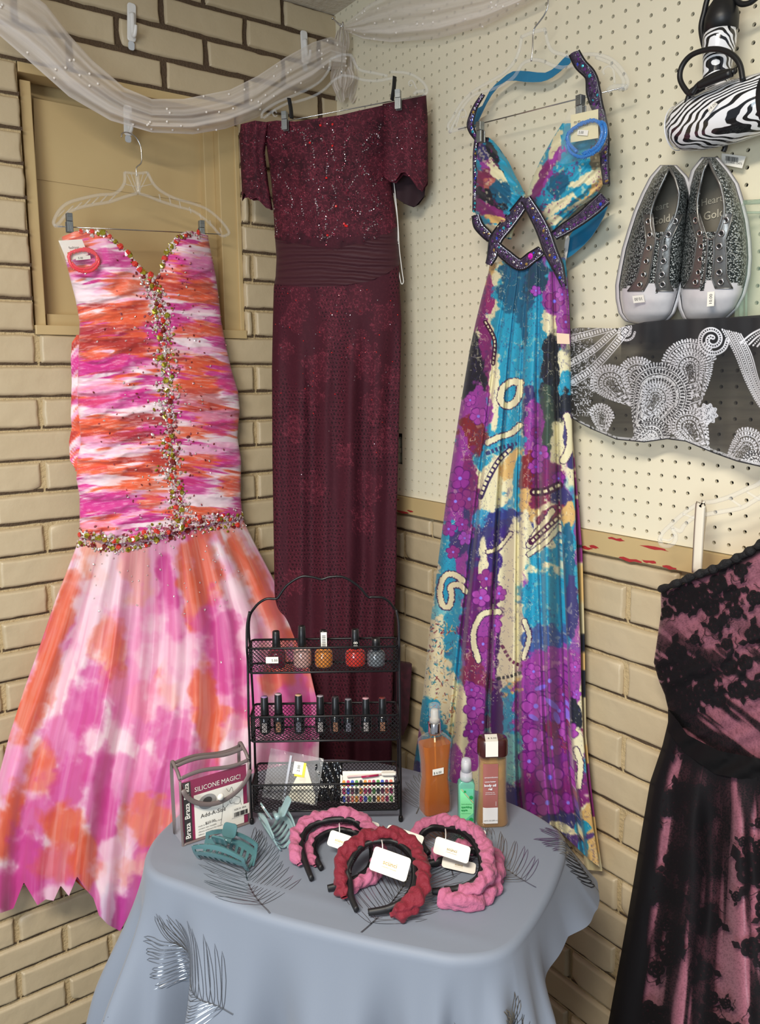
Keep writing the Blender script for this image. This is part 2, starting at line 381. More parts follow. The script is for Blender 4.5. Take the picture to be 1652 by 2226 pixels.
# niche: reveal, frame boards and the painted sheet closing it
mb = MB()
dpt = 0.075
mb.box(((NX0+NX1)/2, dpt+0.006, (NZ0+NZ1)/2), (NX1-NX0+0.06, 0.012, NZ1-NZ0+0.06))
for x in (NX0-0.006, NX1+0.006): mb.box((x, dpt/2+0.006, (NZ0+NZ1)/2), (0.012, dpt, NZ1-NZ0+0.03))
for z in (NZ0-0.006, NZ1+0.006): mb.box(((NX0+NX1)/2, dpt/2+0.006, z), (NX1-NX0, dpt, 0.012))
mb.build('wall_left_niche', M_PAINT2)['kind'] = 'structure'
t = thing('boarded_window', 'tan painted boarded-up window recessed in the brick wall behind the pink gown', 'boarded window', ((NX0+NX1)/2, 0.05, NZ0))
mb = MB(); mb.box((-0.545, 0.060, 1.83), (0.42, 0.006, 0.37)); mb.box((-0.545, 0.054, 2.07), (0.42, 0.006, 0.165), ax=[(1, 0, -0.02), (0, 1, 0.05), (0.02, -0.05, 1)])
mb.box((-0.40, 0.066, 1.90), (0.25, 0.004, 0.5)); mb.build('board_panel', M_PAINT2, t)
for nm, c, s_ in (('frame_board', (NX0+0.018, 0.035, 1.911), (0.022, 0.05, NZ1-NZ0-0.02)), ('frame_board', (NX1-0.030, 0.030, 1.911), (0.045, 0.05, NZ1-NZ0)),
                  ('frame_board', (NX1-0.006, 0.020, 1.90), (0.012, 0.04, NZ1-NZ0-0.03)), ('frame_board', (NX1-0.066, 0.045, 1.90), (0.028, 0.03, NZ1-NZ0-0.03)),
                  ('frame_board', ((NX0+NX1)/2, 0.022, NZ1-0.010), (NX1-NX0-0.004, 0.055, 0.020)), ('frame_board', ((NX0+NX1)/2, 0.012, NZ0+0.010), (NX1-NX0-0.002, 0.05, 0.020)),
                  ('frame_board', ((NX0+NX1)/2-0.01, 0.042, NZ0+0.034), (NX1-NX0-0.09, 0.03, 0.026))):
    m_ = MB(); m_.rbox(c, s_, 0.0018, seg=2); m_.build(nm, M_PAINT2, t)
# right wall: painted brick below, pegboard above
mb = MB()
rows = [(0, 1.171, 1.218)]+[(n, 1.171-0.0728*n, 1.171-0.0728*(n-1)) for n in range(1, 17)]
course_wall(mb, (0, 1, 0), (-1, 0, 0), rows, 1.75, lambda k: (0.164 if k % 2 == 0 else 0.0555, 0.2205), [], 0.0, -1)
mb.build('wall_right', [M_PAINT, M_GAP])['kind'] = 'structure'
mb = MB(); Y, Z = np.meshgrid(np.linspace(-1.8, 0, 90), np.linspace(0, 1.3, 66)); mb.grid(np.stack([-0.0025-0.002*vn(Y*70, Z*70, 8), Y, Z], -1))
mb.build('wall_right_joints', M_MORTAR)['kind'] = 'structure'
mb = MB(); mb.box((0.03, -0.9, 1.9), (0.012, 1.8, 1.3)); mb.build('wall_right_cavity', mat('dark_cavity', (40, 34, 26), 0.9))['kind'] = 'structure'
# pegboard sheet with real holes
OY0, OY1, OZ0, OZ1 = -0.262, -0.236, 1.335, 1.410
OYa, OYb = -0.2700, -0.2250
mb = MB(); th = 0.006; xb = -0.012; hr = 0.0033; Vf = []; n8 = 8
for c in range(-15, 55):
    for r in range(-7, 41):
        yc = -(0.3905+c*0.0254); zc = 2.293-r*0.0254
        y0, y1, z0, z1 = yc-0.0127, yc+0.0127, zc-0.0127, zc+0.0127
        if r == 40: z0 = 1.262
        if c == -15: y1 = -0.004
        if r == -7: z1 = 2.48
        if OYa < yc < OYb and 1.335 < zc < 1.41: continue
        sq = [(y1, (z0+z1)/2 if False else zc), (y1, z1), (yc, z1), (y0, z1), (y0, zc), (y0, z0), (yc, z0), (y1, z0)]
        cir = [(yc+hr*math.cos(k*math.pi/4), zc+hr*math.sin(k*math.pi/4)) for k in range(8)]
        V = [(xb, a, b) for a, b in sq]+[(xb, a, b) for a, b in cir]+[(xb+th, a, b) for a, b in cir]
        Fc = []
        for k in range(8): Fc += [(k, 8+k, 8+(k+1) % 8, (k+1) % 8), (8+k, 16+k, 16+(k+1) % 8, 8+(k+1) % 8)]
        Vf.append(0); mb.add(V, Fc, 0, smooth=False)
mb.build('pegboard', mat('white_pegboard', (232, 224, 200), 0.5, bump=(14, 0.05, 0.001), var=(2.2, (226, 218, 192))))
tagged(bpy.data.objects['pegboard'], 'off-white perforated pegboard panel covering the upper right wall', 'pegboard')
bpy.data.objects['pegboard']['kind'] = 'structure'; bpy.data.objects['pegboard'].name = 'wall_right_pegboard'
# wooden rail under the pegboard with chipped red undercoat
mb = MB(); mb.rbox((-0.012, -0.9, 1.241), (0.022, 1.8, 0.040), 0.002, seg=2)
rr = random.Random(3)
for y_, z_, l_ in ((-0.85, 1.228, .03), (-0.87, 1.232, .02), (-0.95, 1.222, .045), (-0.99, 1.226, .03), (-1.0, 1.252, .05), (-0.92, 1.255, .035), (-0.26, 1.252, .03), (-0.29, 1.224, .05), (-0.32, 1.230, .02), (-1.03, 1.223, .03), (-0.81, 1.258, .03)):
    n = 12; poly = [(l_/2*math.cos(a*6.283/n)*(1+rr.uniform(-.3, .3)), 0.0022*math.sin(a*6.283/n)*(1+rr.uniform(-.5, .9))) for a in range(n)]
    V = [(-0.0236, y_+p[0], z_+p[1]) for p in poly]; mb.add(V, [tuple(range(n))], 1, smooth=False)
mb.build('trim_1', [M_PAINT2, mat('red_undercoat', (165, 40, 42), 0.6)])['kind'] = 'structure'
mb = MB(); mb.box((0.6, -1.6, -0.01), (6, 6, 0.02)); mb.build('floor', mat('dark_floor', (92, 84, 70), 0.8, bump=(60, 0.6, 0.004), var=(40, (60, 56, 48))))['kind'] = 'structure'
mb = MB(); mb.box((-1.0, -0.6, 2.487), (3.2, 2.6, 0.02)); mb.build('ceiling', mat('ceiling_tile', (205, 196, 180), 0.9, bump=(80, 0.8, 0.004)))['kind'] = 'structure'
# electrical outlet showing through a rough cut in the pegboard
t = thing('power_outlet', 'ivory double power socket in a rough cutout beside the burgundy gown', 'power outlet', (0.0, -0.25, 1.37))
mb = MB(); mb.rbox((0.000, -0.2455, 1.3725), (0.03, 0.068, 0.004), 0.003, ax=[(0, 1, 0), (0, 0, 1), (1, 0, 0)]); mb.build('strap_plate', mat('steel', (150, 150, 145), 0.4, 0.7), t)
for z in (1.392, 1.354):
    m_ = MB(); m_.rbox((-0.004, -0.252, z), (0.022, 0.026, 0.012), 0.006, ax=[(0, 1, 0), (0, 0, 1), (1, 0, 0)]); m_.box((-0.0104, -0.248, z+0.002), (0.001, 0.0015, 0.008), mi=1); m_.box((-0.0104, -0.256, z+0.002), (0.001, 0.0015, 0.008), mi=1)
    m_.build('socket', [mat('ivory_plastic', (196, 190, 160), 0.4), mat('black', (18, 18, 18), 0.5)], t)
# ------------------------------------------------------------------ hangers
M_CLEAR = mat('clear_plastic', (238, 240, 240), 0.08, alpha=0.13, clear=True, coat=0.5)
M_CHROME = mat('chrome', (200, 200, 200), 0.22, 1.0)
M_CLIP = mat('grey_metal_clip', (150, 155, 156), 0.35, 0.85)
M_WHITEP = mat('white_plastic', (228, 226, 222), 0.4)
def zz(sc, ox, oy, pts): return [(ox+x/sc, oy+y/sc) for x, y in pts]
def tr(plane, pts, off=0.0, n=6, closed=False):
    P = spline(pts, n, closed); return plane.pt(P[:, 0], P[:, 1], off)
def clip(plane, x, y, off, parent, hgt=0.036, wid=0.013, tilt=0.0):
    """ribbed trouser clip"""
    o = plane.pt(x, y, off); up = np.array([tilt*plane.n[1], -tilt*plane.n[0], 1.0]); up /= np.linalg.norm(up); sd = np.cross(up, plane.n); n = plane.n
    m = MB(); m.rbox(o-up*hgt*0.28+n*0.006, (wid, hgt*0.62, 0.003), 0.001, ax=[sd, up, n]); m.rbox(o-up*hgt*0.28-n*0.004, (wid, hgt*0.62, 0.003), 0.001, ax=[sd, up, n])
    m.rbox(o+up*hgt*0.26+n*0.003, (wid*0.9, hgt*0.45, 0.012), 0.001, ax=[sd, up, n])
    for k in range(5): m.box(o+sd*(k-2)*wid*0.17+n*0.0082-up*hgt*0.28, (wid*0.05, hgt*0.55, 0.0012), ax=[sd, up, n])
    for k in range(3): m.box(o+up*(hgt*0.3+0.003*k)+n*0.0095, (wid*0.8, 0.001, 0.0012), ax=[sd, up, n])
    return m.build('clip', M_CLIP, parent)
def hanger(name, label, plane, hook, lines, bar, clips, straps=(), r=0.0030, extra=None, group=None):
    o = plane.pt(*hook[-1]); t = thing(name, label, 'clothes hanger', o)
    m = MB(); m.tube(tr(plane, hook), 0.0014, 8); m.build('hook', M_CHROME, t, label='bent metal hook')
    m = MB()
    for ln in lines:
        rr_ = ln[1] if isinstance(ln[1], float) else r; p = ln[0] if isinstance(ln[1], float) else ln
        m.tube(tr(plane, p), rr_, 8)
    if extra: extra(m)
    m.build('frame', M_CLEAR, t)
    if bar:
        m = MB(); m.tube(plane.pt(np.array([b[0] for b in bar]), np.array([b[1] for b in bar])), 0.0012, 8); m.build('clip_bar', M_CHROME, t)
    for c in clips: clip(plane, *c, parent=t)
    return t
PK = PL(0.040)
z = lambda p: zz(2.95, 0, 0, p)
def ribs(m):
    for a, b in (((815, 1120), (870, 1235)), ((950, 1115), (890, 1235)), ((800, 1180), (880, 1200)), ((975, 1180), (890, 1200)), ((840, 1110), (880, 1230)), ((920, 1110), (885, 1230))):
        q = z([a, b]); m.tube(PK.pt(np.array([q[0][0], q[1][0]]), np.array([q[0][1], q[1][1]])), 0.0013, 5)
    for i in range(7):
        for s_ in (0, 1):
            f = i/6; p = [(745-330*f, 1245+100*f**1.6), (700-330*f, 1290+100*f**1.6)] if s_ == 0 else [(1020+390*f, 1245+215*f**1.4), (1030+390*f, 1290+205*f**1.4)]
            q = z(p); m.tube(PK.pt(np.array([q[0][0], q[1][0]]), np.array([q[0][1], q[1][1]])), 0.0016, 5)
hanger('clothes_hanger', 'clear ribbed plastic hanger with metal hook holding the pink and orange gown', PK,
       z([(778, 880), (785, 855), (820, 850), (870, 880), (900, 935), (908, 1000), (905, 1045), (878, 1070), (873, 1090), (878, 1130)]),
       [z([(800, 1105), (795, 1180), (740, 1240), (640, 1250), (540, 1270), (440, 1300), (380, 1350), (345, 1420), (352, 1450)]),
        z([(878, 1240), (800, 1262), (700, 1295), (600, 1312), (500, 1335), (430, 1370), (380, 1430), (352, 1450), (400, 1452)]),
        z([(945, 1105), (985, 1180), (1040, 1230), (1130, 1275), (1250, 1310), (1340, 1350), (1420, 1420), (1468, 1490), (1440, 1515)]),
        z([(890, 1240), (950, 1258), (1030, 1290), (1130, 1322), (1230, 1350), (1300, 1395), (1360, 1450), (1410, 1505), (1440, 1515)]),
        (z([(800, 1105), (875, 1112), (945, 1105)]), 0.003), (z([(878, 1120), (884, 1180), (888, 1240)]), 0.005)],
       z([(370, 1452), (1415, 1502)]), [(150, 483, 0.004), (437, 497, 0.004)], extra=ribs, r=0.0034)
# ------------------------------------------------------------------ pink and orange mermaid gown
gown = thing('evening_gown', 'pink and orange strapless mermaid gown with jewelled bodice, hanging on the left brick wall', 'gown', PK.pt(320, 600))
PB = PL(0.045)
b_xl = ipl([(500, 130), (515, 134), (560, 141), (600, 151), (650, 164), (700, 173), (730, 172), (800, 170), (850, 168), (905, 171), (960, 176), (1000, 168), (1040, 166), (1080, 173), (1180, 173)])
b_xr = ipl([(500, 452), (520, 453), (560, 461), (600, 469), (650, 476), (700, 481), (760, 493), (800, 502), (850, 517), (890, 521), (950, 516), (1000, 524), (1080, 523), (1120, 527), (1150, 532)])
b_top = lambda u: np.interp(u, [0, .1, .2, .3, .42, .52, .59, .63, .70, .78, .86, .94, 1], [515, 503, 500, 504, 545, 590, 604, 590, 545, 515, 502, 505, 512])
b_bot = lambda u: np.interp(u, [0, .25, .5, .75, 1], [1165, 1180, 1160, 1140, 1125])
WH, MG, OR, LP, DP = (248, 226, 234), (206, 52, 140), (232, 98, 62), (238, 160, 200), (170, 50, 50)
def dye(X, Y, sx, sy, seed):
    c = Canvas(X, Y, WH); x, y = c.X, c.Y
    a = fbm(x/sx, y/sy, seed, 4); b = fbm(x/sx+40, y/sy+11, seed+5, 4); d = fbm(x/sx*1.3+80, y/sy*1.2+7, seed+9, 4)
    c.mix(ss(0.40, 0.54, d)*0.85, LP); c.mix(ss(0.50, 0.60, a)*0.95, MG); c.mix(ss(0.53, 0.62, b), OR); c.mix(ss(0.66, 0.76, b)*0.8, DP)
    return c
def bod_off(X, Y, u, v):
    r = 0.052*np.sqrt(np.clip(1-(2*u-1)**2, 0, 1))+0.018*np.exp(-((u-0.28)/0.16)**2-((v-0.1)/0.1)**2)+0.018*np.exp(-((u-0.82)/0.13)**2-((v-0.1)/0.1)**2)
    side = np.abs(u-0.60)/0.5; sag = 26*np.sin(u*math.pi)
    ph = (Y+sag*0.9-12*np.sin(u*9))/6.2+fbm(X/70, Y/30, 3)*7
    rch = (0.5+0.5*np.sin(ph))**1.3*(0.35+fbm(X/40, Y/18, 9))
    return r+rch*0.0085*(0.35+side)*ss(0.03, 0.10, v)
def bod_col(X, Y, u, v):
    c = Canvas(X, Y, WH); sg = 22*np.sin(u*math.pi); yy = (Y+sg).ravel(); x = c.X
    w_ = x+30*fbm(x/60, yy/9, 31)
    st = fbm(w_/110, yy/34, 12, 3)*0.55+fbm(w_/70, yy/7.5, 77, 3)*0.45
    st2 = fbm(w_/100+50, yy/38, 21, 3)*0.6+fbm(w_/60+9, yy/7, 71, 3)*0.4
    st3 = fbm(w_/90+5, yy/20, 41, 4)
    c.mix(ss(0.45, 0.58, st3)*0.8, LP); c.mix(ss(0.50, 0.56, st)*0.95, MG); c.mix(ss(0.52, 0.585, st2)*0.95, OR); c.mix(ss(0.60, 0.68, st2)*0.75, DP)
    # the dye bands as they fall on this gown
    for (cx, cy, rx, ry, col, al) in ((430, 545, 50, 14, WH, .8), (240, 565, 80, 22, MG, .9), (215, 600, 60, 10, MG, .8), (270, 620, 60, 26, OR, .95), (215, 650, 75, 14, WH, .9), (255, 690, 90, 16, OR, .95),
        (215, 720, 80, 14, DP, .9), (260, 745, 90, 12, DP, .7), (240, 790, 90, 22, MG, .9), (205, 775, 40, 12, OR, .9), (190, 830, 50, 12, WH, .9), (245, 865, 90, 26, MG, .75), (215, 850, 60, 20, LP, .8), (290, 915, 80, 18, DP, .95),
        (215, 925, 70, 18, OR, .9), (210, 960, 60, 14, LP, .9), (290, 950, 60, 16, DP, .9), (260, 985, 80, 14, WH, .9), (200, 1015, 60, 16, OR, .85), (300, 1050, 70, 22, OR, .9), (235, 1045, 60, 12, WH, .9), (250, 1095, 90, 24, MG, .9), (330, 1085, 30, 26, OR, .8),
        (220, 1140, 60, 14, LP, .8), (430, 570, 40, 26, LP, .7), (430, 600, 40, 12, MG, .8), (425, 640, 45, 28, OR, .95), (430, 680, 40, 14, WH, .9), (430, 720, 60, 16, OR, .9), (420, 760, 60, 20, WH, .8), (440, 760, 50, 8, LP, .8), (420, 790, 40, 16, OR, .9), (430, 835, 60, 24, OR, .95), (500, 830, 30, 30, MG, .9),
        (440, 870, 60, 24, DP, .55), (470, 905, 60, 16, LP, .8), (420, 935, 60, 16, OR, .9), (480, 930, 40, 16, MG, .8), (450, 975, 70, 18, LP, .8), (500, 1000, 30, 16, MG, .8), (430, 1000, 40, 14, OR, .8), (430, 1055, 50, 26, MG, .9), (500, 1050, 30, 34, OR, .95), (430, 1110, 60, 10, OR, .9), (470, 1095, 50, 8, WH, .9)):
        i = c.bb(cx-rx*1.6, cy-ry*2-26, cx+rx*1.6, cy+ry*2+26)
        xx = c.X[i]-cx; y2 = c.Y[i]-cy; d = np.sqrt((xx/rx)**2+(y2/ry)**2)+(fbm(c.X[i]/45, c.Y[i]/5.5, int(cx+cy))-0.5)*1.5
        c.mix((1-ss(0.62, 1.12, d))*al*.93, col, i)
    f = fbm(x/16, yy/2.4, 55); c.mix(ss(0.52, 0.75, f)*0.38, WH)
    return c.out()
M_CHIF = mat('printed_chiffon', vc=True, rough=0.62, sheen=0.25, bump=(900, 0.12, 0.0006), spec=0.25)
m, GB = panel(PB, b_top, b_bot, b_xl, b_xr, bod_off, 520, 210, bod_col, bfrom=0.15)
# the bunched back layer peeping out at the left seam
bl_l = ipl([(730, 166), (745, 156), (780, 154), (830, 156), (860, 155), (905, 154), (930, 156), (960, 150), (1000, 152), (1020, 164)]); bl_r = ipl([(730, 200), (1020, 200)])
mk, _ = panel(PL(0.038), lambda u: 728+u*0, lambda u: 1025+u*0, bl_l, bl_r, lambda X, Y, u, v: 0.006*np.sin(v*34)*(1-u)+0.01*np.sin(u*3.14), 120, 14, bod_col)
mk.build('back_layer', M_CHIF, gown, vcol=True)
m.build('bodice', M_CHIF, gown, vcol=True, label='ruched pink, white and orange tie-dyed bodice')
# skirt
s_xl = ipl([(1110, 178), (1170, 173), (1200, 161), (1250, 142), (1300, 122), (1400, 88), (1500, 52), (1600, 20), (1700, -6), (1800, -22), (1900, -32), (2040, -34)])
s_xr = ipl([(1110, 522), (1140, 533), (1180, 553), (1250, 590), (1300, 615), (1350, 640), (1450, 672), (1550, 695), (1650, 693), (1750, 684), (1900, 670), (2040, 650)])
s_top = lambda u: b_bot(u)-6
hem = ipl([(0, 1925), (.05, 1985), (.09, 1975), (.12, 1918), (.165, 1968), (.19, 1955), (.215, 1958), (.235, 1925), (.262, 1948), (.285, 1905), (.315, 1935), (.335, 1945), (.36, 1990), (.39, 2010), (.43, 2024), (.45, 1995), (.5, 1950), (.6, 1900), (.7, 1860), (1, 1800)])
def sk_off(X, Y, u, v):
    fl = 0.035*np.sqrt(np.clip(1-(2*u-1)**2, 0, 1))*(1-v)+ss(0, .75, v)*(0.020+0.075*np.sin(np.clip(u, 0, 1)*math.pi)+0.25*u**1.3)
    ph = u*58+6*fbm(u*6, v*1.3, 4)+2.5*v; f = np.sin(ph)*0.55+np.sin(u*23+3*fbm(u*4, v*2, 9))*0.8
    return fl+f*(0.004+0.017*v)*ss(0, .12, v)+0.02*v*(fbm(u*7, v*5, 8)-.5)
def sk_col(X, Y, u, v):
    c = Canvas(X, Y, WH); U = u.ravel(); V = v.ravel(); x = U*520; y = V*800
    wx = x+60*fbm(x/80, y/80, 1); wy = y+90*fbm(x/45, y/90, 2)
    a = fbm(wx/105, wy/140, 61, 4); b = fbm(wx/95+30, wy/130, 65, 4); d = fbm(wx/120+70, wy/120, 68, 3)
    c.mix(ss(.42, .58, d)*.9, LP); c.mix(ss(.57, .67, a)*.8, (214, 78, 158)); c.mix(ss(.60, .70, b)*.75, (232, 112, 78))
    O2, M2, L2, W2, R2 = (228, 100, 66), (208, 62, 148), (240, 150, 198), (250, 222, 232), (222, 88, 96)
    for (cx, cy, rx, ry, rot, col, al) in ((205, 1230, 34, 70, 10, (240, 150, 120), .8), (150, 1280, 26, 60, 15, O2, .85), (250, 1260, 40, 60, 0, W2, .8), (300, 1240, 34, 60, 0, (240, 170, 160), .8), (370, 1300, 22, 130, -6, M2, .9), (345, 1380, 60, 70, 0, L2, .9),
        (440, 1230, 40, 70, -10, O2, .9), (420, 1310, 24, 70, -8, O2, .85), (540, 1230, 30, 70, -25, O2, .9), (510, 1330, 50, 80, -10, W2, .8), (470, 1400, 50, 100, -5, M2, .85), (590, 1330, 24, 90, -25, O2, .8), (600, 1400, 30, 60, -20, (240, 170, 160), .7),
        (120, 1380, 24, 90, 15, O2, .9), (190, 1350, 34, 80, 8, W2, .85), (235, 1400, 30, 60, 0, O2, .6), (250, 1450, 26, 60, 5, O2, .7), (90, 1480, 30, 70, 20, O2, .95), (135, 1500, 24, 100, 14, W2, .6), (60, 1560, 40, 70, 20, O2, .95), (190, 1540, 36, 80, 8, M2, .75), (160, 1600, 60, 70, 8, M2, .6),
        (300, 1520, 50, 90, 0, L2, .85), (380, 1480, 60, 110, -4, W2, .7), (450, 1560, 26, 110, -6, O2, .9), (390, 1620, 60, 70, 0, M2, .55), (540, 1500, 50, 90, 0, M2, .75), (600, 1470, 40, 40, 0, O2, .8), (520, 1590, 40, 70, 0, W2, .6), (640, 1560, 50, 60, 0, M2, .8), (600, 1640, 60, 60, 0, L2, .9),
        (20, 1680, 36, 60, 20, L2, .9), (85, 1690, 36, 50, 10, O2, .7), (150, 1700, 44, 70, 6, M2, .85), (250, 1620, 50, 50, 0, W2, .9), (260, 1700, 60, 60, 0, M2, .55), (215, 1720, 30, 90, 4, M2, .7), (330, 1700, 50, 60, 0, L2, .9), (400, 1680, 60, 70, 0, (214, 78, 158), .75),
        (20, 1790, 36, 70, 10, (226, 92, 60), .95), (80, 1770, 40, 60, 10, M2, .75), (140, 1800, 50, 50, 0, (226, 92, 60), .9), (60, 1880, 44, 60, 10, M2, .95), (120, 1880, 50, 40, 0, R2, .8), (180, 1870, 34, 60, 0, (226, 92, 60), .95), (330, 1800, 60, 60, 0, (236, 120, 90), .85), (230, 1800, 30, 70, 0, M2, .8), (250, 1890, 34, 70, 0, W2, .85),
        (300, 1900, 50, 40, 0, (240, 170, 160), .8), (20, 1950, 40, 40, 0, M2, .95), (120, 1945, 40, 26, 0, W2, .8), (265, 1990, 40, 50, 0, (190, 50, 150), .95), (320, 1950, 60, 70, 0, (190, 50, 150), .9), (235, 1970, 14, 60, 4, (226, 210, 228), .9)):
        c.ell(cx, cy, rx, ry, rot, col, rough=0.85, soft=0.30, fr=0.026, a=al*.94)
    st = fbm(x/7, y/260, 91, 3); c.mix(ss(.55, .75, st)*.22, W2); c.mix(ss(.5, .25, st)*.18, (200, 70, 120))
    return c.out()
m, GS = panel(PL(0.050), s_top, hem, s_xl, s_xr, sk_off, 340, 420, sk_col, back=0.05)
m.build('skirt', mat('printed_tulle', vc=True, rough=0.5, sheen=0.35, bump=(500, 0.1, 0.0006), transl=0.18), gown, vcol=True, label='flared tulle skirt in pink and orange watercolour print')
# pale under-hem net showing below
mk, _ = panel(PL(0.045), lambda u: 1850+u*0, lambda u: 1915+14*np.sin(u*21)+12*u, lambda y: 0*y-20, lambda y: 0*y+300, lambda X, Y, u, v: 0.006*np.sin(u*70)+0.005, 20, 160,
              lambda X, Y, u, v: Canvas(X, Y, (236, 150, 120)).out())
mk.build('underskirt', mat('orange_net', (214, 96, 60), 0.6, transl=0.2), gown)
# jewels
M_J = [mat('crystal', (240, 226, 222), 0.14, 0.55), mat('coral_stone', (214, 60, 46), 0.12, coat=1.0), mat('gold_green_stone', (196, 186, 70), 0.10, 0.8), mat('rose_crystal', (206, 120, 130), 0.12, 0.7), mat('garnet_stone', (120, 34, 30), 0.12, coat=1.0)]
rj = random.Random(11); mj = MB()
def jewel(G, x, y, r, k, sx=1.0):
    P, n = surf_pt(G, x, y); t = np.array([rj.uniform(-.35, .35) for _ in range(3)]); n2 = n+t; n2 /= np.linalg.norm(n2); mj.gem(P+n*0.0015, r, n2, k, sx, rj.uniform(0, 6))
def band(path, half, G, count, big):
    sp = spline(path, 8)
    for i in range(count):
        k = rj.randrange(len(sp)-1); x = sp[k][0]+rj.gauss(0, half*.5); y = sp[k][1]+rj.gauss(0, half*.5)
        jewel(G, x, y, rj.uniform(0.0018, 0.0040), rj.choice([0, 0, 0, 0, 3, 4, 2]), rj.choice([1, 1.5, .7]))
    for i in range(big):
        k = int((i+rj.random()*.5)/big*(len(sp)-1)); jewel(G, sp[k][0]+rj.gauss(0, half*.28), sp[k][1]+rj.gauss(0, half*.28), rj.uniform(0.0056, 0.0085), rj.choice([1, 1, 2, 2, 4]))
CL = [(322, 604), (338, 640), (350, 690), (356, 740), (363, 800), (367, 860), (368, 920), (372, 980), (376, 1040), (386, 1090), (392, 1130)]
band(CL, 23, GB, 900, 40); band([(180, 500), (230, 506), (262, 524), (290, 560), (310, 590), (322, 606)], 10, GB, 190, 12); band([(322, 606), (345, 570), (370, 535), (395, 512), (440, 508)], 10, GB, 140, 10)
band([(172, 1166), (230, 1176), (280, 1176), (340, 1158), (400, 1142), (460, 1134), (528, 1124)], 20, GB, 640, 32)
band([(176, 1180), (230, 1190), (280, 1190), (340, 1172), (400, 1156), (460, 1148), (532, 1138)], 12, GS, 320, 16)
for i in range(330):
    y = rj.uniform(520, 1140); jewel(GB, 365+rj.gauss(0, 60), y, rj.uniform(.0013, .0024), rj.choice([0, 3, 4]), 1.5)
for i in range(60): jewel(GS, rj.uniform(190, 540), 1180+abs(rj.gauss(0, 90)), rj.uniform(.0012, .0022), 0, 1.5)
mj.build('jewel_beading', M_J, gown, label='crystal, coral and green-gold stone beading')
# ------------------------------------------------------------------ bracelet packs pinned to the gowns
def cloth_tag(t, plane, corners, thick, matl, parent_name='card', edge=None):
    P = [plane.pt(*c) for c in corners]; ex = P[1]-P[0]; ey = P[3]-P[0]; m = MB(); n = np.cross(ex, ey); n /= np.linalg.norm(n)
    if n@(CAM-P[0]) < 0: n = -n
    V = [p for p in P]+[p-n*thick for p in P]; m.add(V, [(0, 1, 2, 3), (7, 6, 5, 4), (0, 4, 5, 1), (1, 5, 6, 2), (2, 6, 7, 3), (3, 7, 4, 0)], 0, smooth=False)
    return m, P, n
M_CARD = mat('white_card', (236, 232, 222), 0.6); M_INK = mat('dark_print', (40, 38, 36), 0.6); M_BAG = mat('clear_cellophane', (240, 240, 240), 0.05, alpha=0.05, clear=True, bump=(60, 0.8, 0.003))
def pack(label, plane, card, cardcol, bag, rings, colr, gold, texts, sticker):
    c0 = plane.pt(*card[0]); t = thing('bracelet_pack', label, 'bracelet', c0)
    m, P, n = cloth_tag(t, plane, card, 0.0006, None)
    ex = (P[1]-P[0]); ey = (P[3]-P[0]); Lx = np.linalg.norm(ex); exn = ex/Lx; eyn = -ey/np.linalg.norm(ey)
    for (s_, fx, fy, sz) in texts: textmesh(m, s_, P[0]+ex*fx+ey*fy, exn, eyn, sz, 1)
    m.build('card', [mat('card_'+label[:4], cardcol, 0.6), M_INK], t)
    mm, P2, n2 = cloth_tag(t, Plane(plane.o+plane.n*0.003, plane.n), sticker[0], 0.0003, None)
    e2 = P2[1]-P2[0]; textmesh(mm, sticker[1], P2[0]+(P2[3]-P2[0])*0.75+e2*0.15, e2/np.linalg.norm(e2), -(P2[3]-P2[0])/np.linalg.norm(P2[3]-P2[0]), 0.006, 1); mm.build('price_sticker', [M_CARD, M_INK], t)
    for rg in rings:
        m = MB(); q = tr(plane, rg, 0.006, 8); m.tube(q, 0.0030, 8, 0)
        for k in range(0, len(q), 1):
            for a in range(3):
                th = rnd.uniform(0, 6.28); o_ = np.array([math.cos(th), 0.2*math.sin(th), math.sin(th)])*0.0028
                m.ball(q[k]+o_, 0.0014, 4, 0 if rnd.random() > gold else 1)
        m.build('beaded_bracelet', [mat('beads_'+label[:4], colr, 0.3, coat=.4), mat('gold', (200, 165, 90), 0.25, 1.0)], t)
    q = spline(bag, 3, True); m = MB(); Pc = plane.pt(q[:, 0].mean(), q[:, 1].mean(), 0.012); Pe = plane.pt(q[:, 0], q[:, 1], 0.004); k = len(Pe)
    md = Pc+(Pe-Pc)*0.6+plane.n*0.0035; V = np.concatenate([Pe, md, [Pc+plane.n*.001]])
    m.add(V, [(i, (i+1) % k, k+(i+1) % k, k+i) for i in range(k)]+[(k+i, k+(i+1) % k, 2*k) for i in range(k)]); m.build('clear_bag', M_BAG, t)
    return t
pack('coral beaded bracelet on a white card in a bag, clipped to the pink gown', PL(0.112), [(127, 523), (178, 520), (192, 553), (146, 569)], (238, 232, 224), [(128, 520), (170, 502), (205, 520), (222, 550), (218, 590), (170, 598), (140, 570)],
     [[(150, 552), (165, 545), (190, 545), (210, 556), (214, 572), (200, 588), (178, 590), (158, 580), (150, 562), (151, 553)], [(160, 548), (186, 541), (206, 550), (211, 568), (196, 582), (172, 584), (156, 572)]],
     (240, 70, 84), .22, [('fashion', .3, .42, .0075)], ([(164, 556), (196, 555), (197, 563), (165, 566)], '5.00'))
